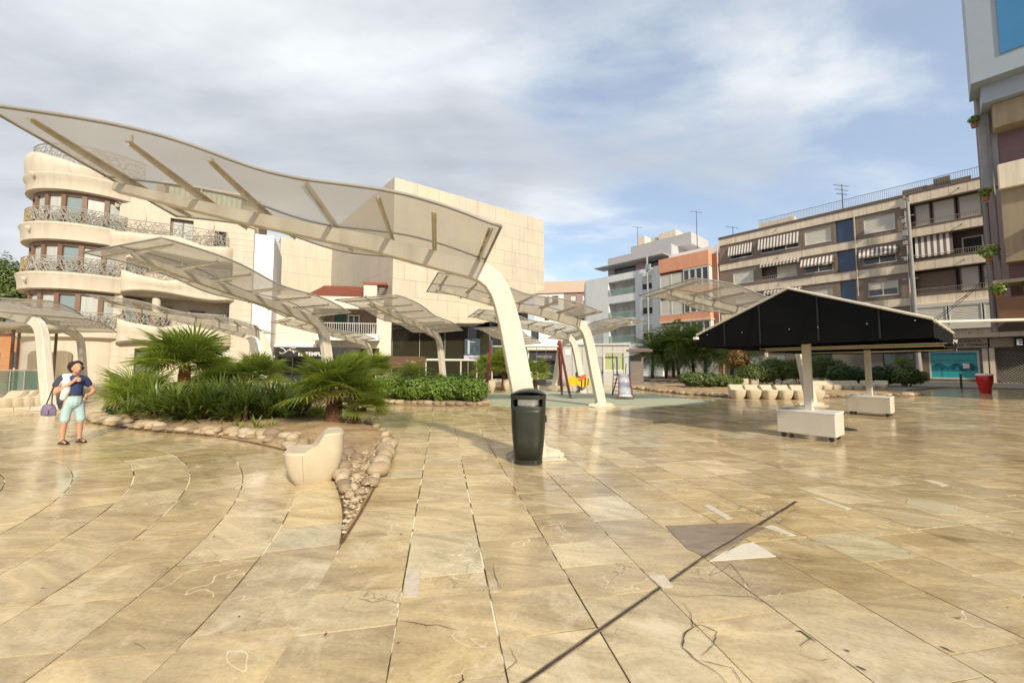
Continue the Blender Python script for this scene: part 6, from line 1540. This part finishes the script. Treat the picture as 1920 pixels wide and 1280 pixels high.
# a slightly skewed roof: ends cut at an angle as in the retracted arms
def ep(t, side): return t
def tri(y0, y1, x, flip): pass
SK = pn.dot(ax); CY = -pn.dot(Vector((-ax.y, ax.x)))
def W2(along, across): return (along+across*SK, -across*CY)      # across > 0 is the side nearer to the camera
for a0_, a1_, nm in ((0, LEN/2, 'near'), (LEN/2+.03, LEN, 'far')):
    RID, EAV, VAL, HWD = (3.0, 2.2, 1.93, 1.92) if nm == 'near' else (2.93, 2.15, 1.90, 1.78)
    for sg in (1, -1):
        mb = MB(); n = 6
        P0, P1 = W2(a0_, 0), W2(a1_, 0); Q0, Q1 = W2(a0_, sg*HWD), W2(a1_, sg*HWD); g_ = []
        for i in range(n+1):
            t = i/n; sag = -.035*sin(pi*t)
            g_.append([(P0[0]+(Q0[0]-P0[0])*t+(P1[0]-P0[0])*s, P0[1]+(Q0[1]-P0[1])*t+(P1[1]-P0[1])*s, RID+(EAV-RID)*t+sag*(1 if 0 < s < 1 else .3)) for s in (0, .25, .5, .75, 1)])
        mb.add([p for r_ in g_ for p in r_], [(i*5+j, i*5+j+1, i*5+j+6, i*5+j+5) for i in range(n) for j in range(4)])
        o = mb.build('roof_fabric', BLACKF, R, smooth=True); sm = o.modifiers.new('t', 'SOLIDIFY'); sm.thickness = .006
        mb = MB(); mb.tube([(Q0[0], Q0[1], EAV), (Q1[0], Q1[1], EAV)], .028, 8); mb.build('front_bar', OFFW, R)
        mb = MB(); nn_ = 30
        for k in range(nn_):
            t0, t1 = k/nn_, (k+1)/nn_; w0_, w1_ = .012*sin(k*1.1), .012*sin((k+1)*1.1)
            a_, b_ = (Q0[0]+(Q1[0]-Q0[0])*t0, Q0[1]+w0_), (Q0[0]+(Q1[0]-Q0[0])*t1, Q0[1]+w1_)
            mb.quad((a_[0], a_[1], EAV-.02), (b_[0], b_[1], EAV-.02), (b_[0], b_[1], VAL), (a_[0], a_[1], VAL))
        mb.build('valance', BLACKF, R)
for t, cap in ((0, True), (LEN, True), (LEN/2-.01, False), (LEN/2+.05, True)):
    RID, EAV, VAL, HWD = (3.0, 2.2, 1.93, 1.92) if t < LEN/2 else (2.93, 2.15, 1.90, 1.78)
    A, B_, C_ = W2(t, 0), W2(t, HWD), W2(t, -HWD)
    sx = -.012 if t == 0 else .012
    mb = MB(); mb.add([(A[0]+sx, A[1], RID-.01), (B_[0]+sx, B_[1], EAV), (B_[0]+sx, B_[1], VAL), (A[0]+sx+.02, A[1], VAL-.03), (C_[0]+sx, C_[1], VAL), (C_[0]+sx, C_[1], EAV)], [(0, 1, 2, 3), (0, 3, 4, 5)])
    o = mb.build('gable_fabric', BLACKF, R); sm = o.modifiers.new('t', 'SOLIDIFY'); sm.thickness = .005
    if cap:
        mb = MB(); mb.tube([(B_[0]+sx*2, B_[1], EAV+.02), (A[0]+sx*2, A[1], RID+.02), (C_[0]+sx*2, C_[1], EAV+.02)], .027, 6); mb.build('gable_trim', OFFW, R)
    if t:
        mb = MB(); mb.tube([(B_[0]+sx*3, B_[1], EAV-.22), (C_[0]+sx*3, C_[1], EAV-.22)], .022, 6); mb.build('tie_bar', OFFW, R)
        mb = MB(); mb.tube([(B_[0]-.05, B_[1], EAV-.21), (C_[0]-.05, C_[1], EAV-.21)], .022, 6); mb.build('tie_bar', OFFW, R)
RID, EAV, VAL, HWD = 3.0, 2.2, 1.93, 1.92
mb = MB()
A, B_, C_ = W2(-.02, 0), W2(-.02, HWD), W2(-.02, -HWD)
for k in (.07, .27, .5, .62, .8, .95):
    x, y = C_[0]+(B_[0]-C_[0])*k, C_[1]+(B_[1]-C_[1])*k; mb.box(x-.025, x-.012, y-.008, y+.008, EAV+.0, EAV+.016)
mb.build('rivets', STEEL, R)
for k in (.17, .36, .62, .84):
    x, y = C_[0]+(B_[0]-C_[0])*k, C_[1]+(B_[1]-C_[1])*k; zt = EAV+(RID-EAV)*(1-abs(k-.5)*2)-.03; mb = MB(); mb.box(x-.010, x-.002, y-.012, y+.012, VAL+.02, zt); mb.build('seam', mat('black_seam', (.009, .009, .010), .8), R)
# end cap of the left front bar
x, y = W2(-.06, -HWD); mb = MB(); mb.bbox(x-.05, x+.05, y-.05, y+.05, EAV-.09, EAV-.03, .01); mb.build('bar_cap', WHITE, R)
mb = MB(); P0, P1 = W2(.02, 0), W2(LEN-.02, 0); mb.box(P0[0], P1[0], -.06, .06, RID-.3, RID-.18); mb.build('ridge_beam', OFFW, R)
for tt in (.97, 6.95):
    pl = W2(tt, 0); mb = MB(); mb.bbox(pl[0]-.065, pl[0]+.065, -.07, .07, .55, RID-.18, .01); p_ = mb.build('post', OFFW, R)
    for sg in (1, -1):
        q_ = W2(tt+.2, sg*HWD*.95); m_ = W2(tt+1.2, sg*HWD*.5); mb = MB(); mb.tube([(pl[0], 0, RID-.14), (m_[0], m_[1], 2.35), (q_[0], q_[1], EAV-.02)], .022, 6); mb.build('folding_arm', OFFW, R)
    mb = MB(); mb.tube([(pl[0]-.065, -.02, 2.05), (pl[0]-.35, -.02, 2.25)], .016, 5); mb.tube([(pl[0]+.065, -.02, 2.05), (pl[0]+.35, -.02, 2.25)], .016, 5); mb.build('brace', OFFW, R)
    bz = MB(); bz.bbox(pl[0]-.32, pl[0]+.32, -.49, .49, .10, .56, .012); bb = bz.build('ballast_box', OFFW, R)
    mb = MB(); mb.box(pl[0]-.325, pl[0]+.325, -.495, .495, .545, .575); mb.build('box_lid', WHITE, bb)
    for sx in (-.24, .24):
        for sy in (-.4, .4):
            mb = MB(); mb.tube([(pl[0]+sx-.015, sy, .045), (pl[0]+sx+.015, sy, .045)], .045, 10); mb.box(pl[0]+sx-.03, pl[0]+sx+.03, sy-.04, sy+.04, .085, .102); mb.box(pl[0]+sx-.026, pl[0]+sx-.020, sy-.03, sy+.03, .04, .09); mb.build('wheel', DARK, bb)

# ------------------------------------------------------------------ playground
OXR = mat('oxblood_wood', (.16, .035, .022), .5, .25, 6, stretch=(1, 1, .15)); BLUEP = mat('blue_paint', (.04, .09, .20), .4, .15); YEL = mat('yellow_plastic', (.75, .50, .02), .35, .05); ORA = mat('orange_plastic', (.70, .14, .04), .4, .08); REDP = mat('red_paint', (.35, .03, .04), .4)
root = empty('swing_frame', (0, 0, 0), 0, 'swing frame of dark red timber legs with a grey steel top bar', 'swing'); R = root
LT, RT_ = at(921, 640, 18.2), at(1049, 640, 18.4); bot = [G(909, 748), G(912, 738), G(1069.5, 747), G(1054, 741), G(1047, 735)]
tl, tr_ = Vector((LT.x, LT.y, 2.62)), Vector((RT_.x, RT_.y, 2.62))
def leg(a, b, m=OXR):
    a, b = Vector(a), Vector(b); f_ = a.lerp(b, .09)
    mb = MB(); mb.tube([f_, b], .062, 4); l = mb.build('leg', m, R); mb = MB(); mb.tube([a, f_], .068, 4); mb.build('steel_foot', STEEL, l)
    return l
leg(bot[0], tl); leg((bot[1].x, bot[1].y, .01), tl-Vector((0, 0, .05))); leg(bot[2], tr_); leg(bot[3], tr_+Vector((-.04, .1, -.02))); 
mb = MB(); mb.tube([tr_+Vector((-.02, .2, -.3)), Vector((bot[4].x, bot[4].y-1, .75))], .055, 4); mb.build('leg', OXR, R)
mb = MB(); mb.tube([tl+Vector((0, 0, -.22)), tr_+Vector((0, 0, -.22))], .05, 8); mb.build('top_bar', STEEL, R)
for p, m in ((tl, BLUEP), (tr_, REDP)):
    mb = MB(); mb.tube([p+Vector((0, 0, -.55)), p+Vector((0, 0, .08))], [.085, .075], 8); mb.build('top_cap', m, R)
for k, xs in enumerate(((.33, .50), (.66, .80))):
    sw = MB(); P = [tl.lerp(tr_, t)+Vector((0, 0, -.25)) for t in xs]; zs_ = .62
    ch = MB()
    for p in P: ch.tube([p, Vector((p.x, p.y, zs_))], .012, 4)
    ch.build('chain', STEEL, R)
    c = (P[0]+P[1])/2; mb = MB(); mb.bbox(c.x-.2, c.x+.2, c.y-.12, c.y+.12, zs_-.05, zs_+(.22 if k else .0), .02); mb.build('seat', mat('black_rubber', (.02, .02, .02), .7), R)
# slide
root = empty('slide', (0, 0, 0), 0, 'small steel slide with white chute, red sides and blue rails', 'slide'); R = root
b0, b1 = G(1160, 749), G(1187, 749.5); t0, t1 = at(1160, 703, 19.0), at(1179, 702, 19.0)
CH = mat('polished_chute', (.86, .86, .87), .18, .03, metal=.0, spec=.8)
mb = MB(); rows = []
for t, z in ((0, .16), (.10, .17), (.2, .26), (.6, .72), (.88, 1.04), (1, 1.08)):
    l, r_ = b0.lerp(t0, t), b1.lerp(t1, t); rows.append([(l.x, l.y, z), (r_.x, r_.y, z)])
for a, b in zip(rows[:-1], rows[1:]): mb.quad(a[0], a[1], b[1], b[0])
o = mb.build('chute', CH, R, smooth=True); sm = o.modifiers.new('t', 'SOLIDIFY'); sm.thickness = .02
for s_ in (0, 1):
    mb = MB()
    for a, b in zip(rows[:-1], rows[1:]):
        A, B_ = Vector(a[s_]), Vector(b[s_]); e = .02*(1 if s_ else -1)
        mb.add([(A.x, A.y, A.z-.05), (B_.x, B_.y, B_.z-.05), (B_.x, B_.y, B_.z+.07), (A.x, A.y, A.z+.06), (A.x+e, A.y, A.z-.05), (B_.x+e, B_.y, B_.z-.05), (B_.x+e, B_.y, B_.z+.07), (A.x+e, A.y, A.z+.06)], [(0, 1, 2, 3), (4, 5, 6, 7), (3, 2, 6, 7), (0, 1, 5, 4)])
    mb.build('side_board', REDP, R)
tl2, tr2 = t0+Vector((-.06, .05, 0)), t1+Vector((.06, .05, 0))
for p in (tl2, tr2):
    mb = MB(); mb.tube([(p.x, p.y, 1.0), (p.x, p.y, 1.95)], .04, 6); mb.build('rail', BLUEP, R)
    mb = MB(); mb.tube([(p.x, p.y, .95), (p.x+(-.12 if p is tl2 else .2), p.y+.5, .02)], .035, 6); mb.build('leg', REDP if p is tr2 else OXR, R)
mb = MB(); mb.tube([(tl2.x, tl2.y, 1.92), (tr2.x, tr2.y, 1.92)], .025, 6); mb.build('top_rail', STEEL, R)
mb = MB(); mb.bbox(tl2.x, tr2.x, tl2.y-.02, tl2.y+.55, 1.02, 1.07, .01); mb.build('platform', BLUEP, R)
mb = MB()
for k in range(5): mb.tube([(tl2.x, tl2.y+.6+.08*(4-k), .2+k*.2), (tr2.x, tl2.y+.6+.08*(4-k), .2+k*.2)], .02, 5)
for p in (tl2, tr2): mb.tube([(p.x, tl2.y+1.0, 0), (p.x, tl2.y+.55, 1.6)], .025, 5)
mb.build('ladder', STEEL, R)
mb = MB(); 
for p in (b0, b1): mb.tube([(p.x, p.y, 0), (p.x, p.y, .15)], .025, 5)
mb.build('foot', REDP, R)
# bee spring rider
g = G(1085, 737); root = empty('spring_rider', (g.x, g.y, 0), radians(-12), 'yellow and orange bee shaped spring rider with black stripes', 'spring rider'); R = root
mb = MB(); mb.tube([(.11*cos(t*1.9), .11*sin(t*1.9), .02+t*.022) for t in range(20)], .022, 5); mb.build('spring', DARK, R)
def plate(pts, y0, y1, m, nm): mb = MB(); mb.prism(pts, y0, y1); return mb.build(nm, m, R)
circ = lambda cx_, cz, rx, rz, n=22: [(cx_+rx*cos(k*2*pi/n), cz+rz*sin(k*2*pi/n)) for k in range(n)]
plate(circ(-.30, .66, .27, .27), -.10, .10, YEL, 'head'); 
plate(circ(.25, .62, .36, .30), -.12, .12, YEL, 'body')
for x, w_, h_ in ((.16, .06, .29), (.34, .07, .27), (.50, .05, .19)): plate([(x-w_/2, .62-h_), (x+w_/2, .62-h_*.96), (x+w_/2+.03, .62+h_*.96), (x-w_/2+.03, .62+h_)], -.128, .128, DARK, 'stripe')
plate([(-.02, .72), (.18, .98), (.42, 1.02), (.38, .84), (.14, .68)], -.15, -.13, ORA, 'wing'); plate([(-.02, .72), (.18, .98), (.42, 1.02), (.38, .84), (.14, .68)], .13, .15, ORA, 'wing')
mb = MB(); mb.bbox(-.02, .36, -.14, .14, .86, .92, .02); mb.build('seat', DARK, R)
mb = MB(); mb.tube([(-.12, 0, .82), (-.12, 0, 1.12)], .05, 6); mb.tube([(-.12, -.2, 1.1), (-.12, .2, 1.1)], .03, 6); mb.build('handle', DARK, R)
mb = MB(); mb.tube([(.0, -.22, .42), (.0, .22, .42)], .03, 6); mb.build('footrest', ORA, R)
mb = MB(); mb.bbox(-.25, .25, -.2, .2, 0, .02, .005); mb.build('base_plate', STEEL, R)

# ------------------------------------------------------------------ street furniture at the right
p = G(1848, 737); root = empty('red_pot', (p.x, p.y, 0), 0, 'big glossy red planter pot with a white rim near the shop grille', 'planter')
prof = ((.20, 0), (.215, .03), (.235, .35), (.29, .55), (.315, .68), (.315, .95), (.30, .99))
mb = MB(); mb.loft([[(r_*cos(k*pi/14), r_*sin(k*pi/14), z) for k in range(28)] for r_, z in prof], cap=False); sharp(mb.build('body', mat('red_gloss', (.48, .012, .015), .22, .05), root), 30)
mb = MB(); mb.loft([[(r_*cos(k*pi/14), r_*sin(k*pi/14), z) for k in range(28)] for r_, z in ((.32, .96), (.32, 1.03), (.28, 1.05), (.15, 1.06))]); mb.build('rim', WHITE, root)
p = G(1803, 729); root = empty('bollard', (p.x, p.y, 0), 0, 'thin black steel bollard in front of the turquoise window', 'bollard')
mb = MB(); mb.tube([(0, 0, 0), (0, 0, .93)], .055, 12); mb.build('shaft', DARK, root); mb = MB(); mb.tube([(0, 0, .93), (0, 0, .96), (0, 0, .98)], [.065, .06, .03], 12); mb.build('cap', DARK, root)
mb = MB(); mb.add([tuple(G(*q)[:2])+(0.0,) for q in ((1640, 734), (1700, 730), (1770, 727), (1960, 733), (1960, 724), (1760, 719), (1640, 722))], [tuple(range(7))])
pv = [tuple(G(*q)[:2]) for q in ((1700, 733), (1768, 727.5), (1980, 732.5), (1990, 722), (1760, 717), (1560, 714), (1560, 718))]
mb = MB(); mb.slabpoly(pv, -.02, .11); tag(mb.build('pavement', mat('pavement_grey', (.30, .27, .22), .6, .1, 2)), kind='structure')

# ------------------------------------------------------------------ the person
fp = G(132, 830); root = empty('person', (fp.x, fp.y, 0), radians(-22), 'curly haired person in navy t-shirt and pale denim shorts, hand raised to chin', 'person'); R = root
root.scale = (.95, .88, 1.0); SKIN = mat('skin', (.50, .28, .18), .55, .06, 8); HAIR = mat('dark_curly_hair', (.028, .014, .010), .8, .4, 30, .8, 60); NAVY = mat('navy_cotton', (.025, .042, .13), .85, .1, 6); DEN = mat('pale_denim', (.36, .50, .54), .85, .12, 7, .2, 80); JKT = mat('white_jacket', (.66, .66, .64), .8, .05); JKD = mat('dark_sleeve', (.04, .05, .07), .85)
def caps(mb, a, b, ra, rb, sy=1.0, n=12):
    a, b = Vector(a), Vector(b); d = (b-a).normalized(); up = Vector((0, 1, 0)) if abs(d.y) < .9 else Vector((1, 0, 0)); u1 = d.cross(up).normalized(); u2 = u1.cross(d); rings = []
    for t, k in ((-.98, .2), (-.8, .6), (-.45, .9), (0, 1)): rings.append([a+d*ra*t+(u1*cos(q)+u2*sin(q)*sy)*ra*k for q in [2*pi*i/n for i in range(n)]])
    for t, k in ((0, 1), (.45, .9), (.8, .6), (.98, .2)): rings.append([b+d*rb*t+(u1*cos(q)+u2*sin(q)*sy)*rb*k for q in [2*pi*i/n for i in range(n)]])
    mb.loft(rings)
def chain(mb, pts, sy=1.0):
    for (a, ra), (b, rb) in zip(pts[:-1], pts[1:]): caps(mb, a, b, ra, rb, sy)
def ell(mb, c, rx, ry, rz, n=14, m=9):
    rings = [[(c[0]+rx*sin(pi*j/m)*cos(2*pi*i/n), c[1]+ry*sin(pi*j/m)*sin(2*pi*i/n), c[2]-rz*cos(pi*j/m)) for i in range(n)] for j in range(1, m)]; mb.loft(rings)
def remesh(o, v, sm=4):
    r_ = o.modifiers.new('join', 'REMESH'); r_.mode = 'VOXEL'; r_.voxel_size = v; r_.use_smooth_shade = True
    if sm: s_ = o.modifiers.new('smooth', 'SMOOTH'); s_.iterations = sm; s_.factor = .5
    return o
# local: +x is the way the person faces, -y the side of the raised arm (nearer the camera)
mb = MB()
for s_, fx in ((-1, -.02), (1, .05)):
    y = .10*s_; chain(mb, [((0, y*.9, .80), .085), ((.0+fx*.5, y, .62), .075), ((.015+fx, y*1.08, .43), .056), ((.0+fx, y*1.12, .36), .050), ((-.02+fx, y*1.15, .25), .052), ((-.01+fx, y*1.18, .10), .034), ((0+fx, y*1.2, .055), .034)])
    chain(mb, [((-.03+fx, y*1.2, .042), .032), ((.08+fx, y*1.28, .036), .034), ((.155+fx, y*1.32, .026), .022)], .9)
chain(mb, [((0, 0, .80), .13), ((0, 0, .92), .115), ((.01, 0, 1.05), .115), ((0, 0, 1.18), .12), ((-.01, 0, 1.25), .085), ((.0, 0, 1.31), .052), ((.03, 0, 1.37), .05)])
for s_ in (-1, 1): chain(mb, [((-.01, 0, 1.22), .08), ((-.015, .15*s_, 1.23), .062)])
# raised arm (near side) with the hand at the chin, the other on the hip
chain(mb, [((-.02, -.17, 1.22), .056), ((-.06, -.235, 1.08), .048), ((-.05, -.26, .985), .043), ((.05, -.20, 1.06), .040), ((.15, -.10, 1.17), .030), ((.175, -.075, 1.205), .027)])
chain(mb, [((-.02, .17, 1.22), .056), ((-.03, .26, 1.10), .046), ((-.02, .33, 1.0), .040), ((.06, .25, .94), .034), ((.09, .17, .91), .028)])
ell(mb, (.185, -.06, 1.235), .035, .022, .045)
for k in range(4): chain(mb, [((.195, -.045+.004*k, 1.255-.022*k), .0105), ((.222, -.022+.002*k, 1.262-.022*k), .010), ((.222, .004, 1.258-.021*k), .009), ((.208, .018-.003*k, 1.252-.021*k), .008)])
chain(mb, [((.17, -.05, 1.255), .012), ((.172, -.03, 1.285), .011), ((.185, -.012, 1.30), .009)])
ell(mb, (.11, .15, .90), .03, .02, .05)
for k in range(4): chain(mb, [((.12, .14, .885-.012*k), .010), ((.14+.004*k, .12, .875-.016*k), .009), ((.145+.004*k, .10, .865-.018*k), .008)])
# head looking down and forward
ell(mb, (.055, 0, 1.45), .092, .075, .105); ell(mb, (.085, 0, 1.415), .07, .058, .075); ell(mb, (.105, 0, 1.375), .035, .034, .03)
caps(mb, (.142, 0, 1.452), (.168, 0, 1.420), .012, .017); caps(mb, (.138, -.02, 1.388), (.138, .02, 1.388), .011, .011)
for s_ in (-1, 1): ell(mb, (.045, .076*s_, 1.435), .018, .010, .03)
o = mb.build('body', SKIN, R, True); remesh(o, .0075, 3)
mb = MB()
for s_ in (-1, 1): ell(mb, (.136, .03*s_, 1.458), .010, .012, .006, 8, 5)
mb.build('eyes', mat('eye_dark', (.02, .012, .01), .3), R, True)
mb = MB(); ell(mb, (.147, 0, 1.388), .008, .022, .007, 8, 5); mb.build('lips', mat('lip_tone', (.30, .08, .06), .5), R, True)
mb = MB(); rr_ = random.Random(2)
ell(mb, (.0, 0, 1.515), .095, .095, .07); ell(mb, (-.035, 0, 1.45), .09, .10, .11)
for _ in range(90):
    d = Vector((rr_.gauss(-.3, 1), rr_.gauss(0, 1), rr_.gauss(.5, .8))).normalized()
    if d.x > .15 and d.z < .70: continue
    c = Vector((.01, 0, 1.475))+Vector((d.x*.105, d.y*.112, d.z*.105)); ell(mb, c, .026, .026, .026, 7, 5)
o = mb.build('hair', HAIR, R, True); remesh(o, .010, 1)
mb = MB(); chain(mb, [((0, 0, .90), .135), ((.015, 0, 1.02), .135), ((.01, 0, 1.14), .138), ((-.01, 0, 1.235), .105)])
for s_ in (-1, 1): chain(mb, [((-.01, 0, 1.23), .095), ((-.02, .155*s_, 1.225), .075)])
chain(mb, [((-.02, .17, 1.22), .072), ((-.03, .235, 1.13), .065)])
o = mb.build('t_shirt', NAVY, R, True); remesh(o, .011, 5)
mb = MB(); chain(mb, [((0, 0, .795), .15), ((0, 0, .91), .14)])
for s_, fx in ((-1, -.02), (1, .05)): chain(mb, [((0, .072*s_, .80), .098), ((fx*.4, .088*s_, .66), .088), ((.01+fx*.8, .105*s_, .52), .080), ((.01+fx*.9, .108*s_, .455), .078)])
o = mb.build('denim_shorts', DEN, R, True); remesh(o, .011, 4)
mb = MB(); mb.loft([[(x_, y_, z) for x_, y_ in [(.0+.15*cos(a), .145*sin(a)) for a in [k*pi/10 for k in range(20)]]] for z in (.915, .945)], cap=False); mb.build('belt', DARK, R, True)
# jacket over the near shoulder, its dark short sleeve
mb = MB(); chain(mb, [((-.03, -.13, 1.26), .085), ((.04, -.135, 1.14), .075), ((.06, -.15, 1.0), .07), ((.03, -.17, .88), .055)]); chain(mb, [((-.05, -.06, 1.26), .09), ((-.09, -.08, 1.10), .075), ((-.10, -.10, .90), .05)])
o = mb.build('draped_jacket', JKT, R, True); remesh(o, .012, 4)
mb = MB(); chain(mb, [((-.05, -.18, 1.245), .075), ((-.075, -.235, 1.13), .075)]); o = mb.build('jacket_sleeve', JKD, R, True); remesh(o, .012, 3)
mb = MB(); chain(mb, [((-.06, -.16, .90), .05), ((-.02, -.18, .80), .06), ((-.04, -.17, .70), .045)]); o = mb.build('jacket_hem', JKD, R, True); remesh(o, .012, 3)
for s_, fx in ((-1, -.02), (1, .05)):
    y = .12*s_; mb = MB(); mb.M = Matrix.Translation((fx, y, 0)); mb.bbox(-.085, .20, -.045, .055, .002, .024, .012)
    o = mb.build('sandal_sole', mat('brown_leather', (.035, .018, .012), .6), R)
    mb = MB()
    for x in (.03, .075, .12): mb.tube([(fx+x, y-.045, .02), (fx+x+.005, y-.02, .078-x*.22), (fx+x+.005, y+.025, .078-x*.22), (fx+x, y+.055, .02)], .010, 5)
    mb.build('sandal_strap', MATS['brown_leather'], R)
# bag
bg = MB(); bx, by, bz = -.24, -.24, .64; LIL = mat('lilac_leather', (.20, .15, .24), .5, .1)
bg.loft([[(bx+x_*k_, by+y_*k_, bz+z_) for x_, y_ in ((-.17, -.04), (-.14, -.06), (.14, -.06), (.17, -.04), (.17, .04), (.14, .06), (-.14, .06), (-.17, .04))] for k_, z_ in ((.92, -.10), (1.0, -.07), (.96, .02), (.78, .09), (.5, .12))])
r2 = empty('shoulder_bag', tuple(root.matrix_basis @ Vector((0, 0, 0))), radians(-22), 'soft lilac shoulder bag hanging at the hip of the person', 'bag')
bo = bg.build('bag_body', LIL, r2); sharp(bo, 40)
mb = MB(); mb.tube([(bx-.12, by, bz+.09), (bx-.04, by-.0, .85), (-.10, -.24, 1.12), (-.05, -.17, 1.32)], .010, 5); mb.tube([(bx+.12, by, bz+.09), (bx+.10, by-.0, .85), (-.08, -.25, 1.12)], .010, 5); mb.build('strap', DARK, r2)
mb = MB(); mb.bbox(bx+.06, bx+.18, by-.085, by-.05, bz-.07, bz+.03, .012); mb.build('side_pouch', LIL, r2)
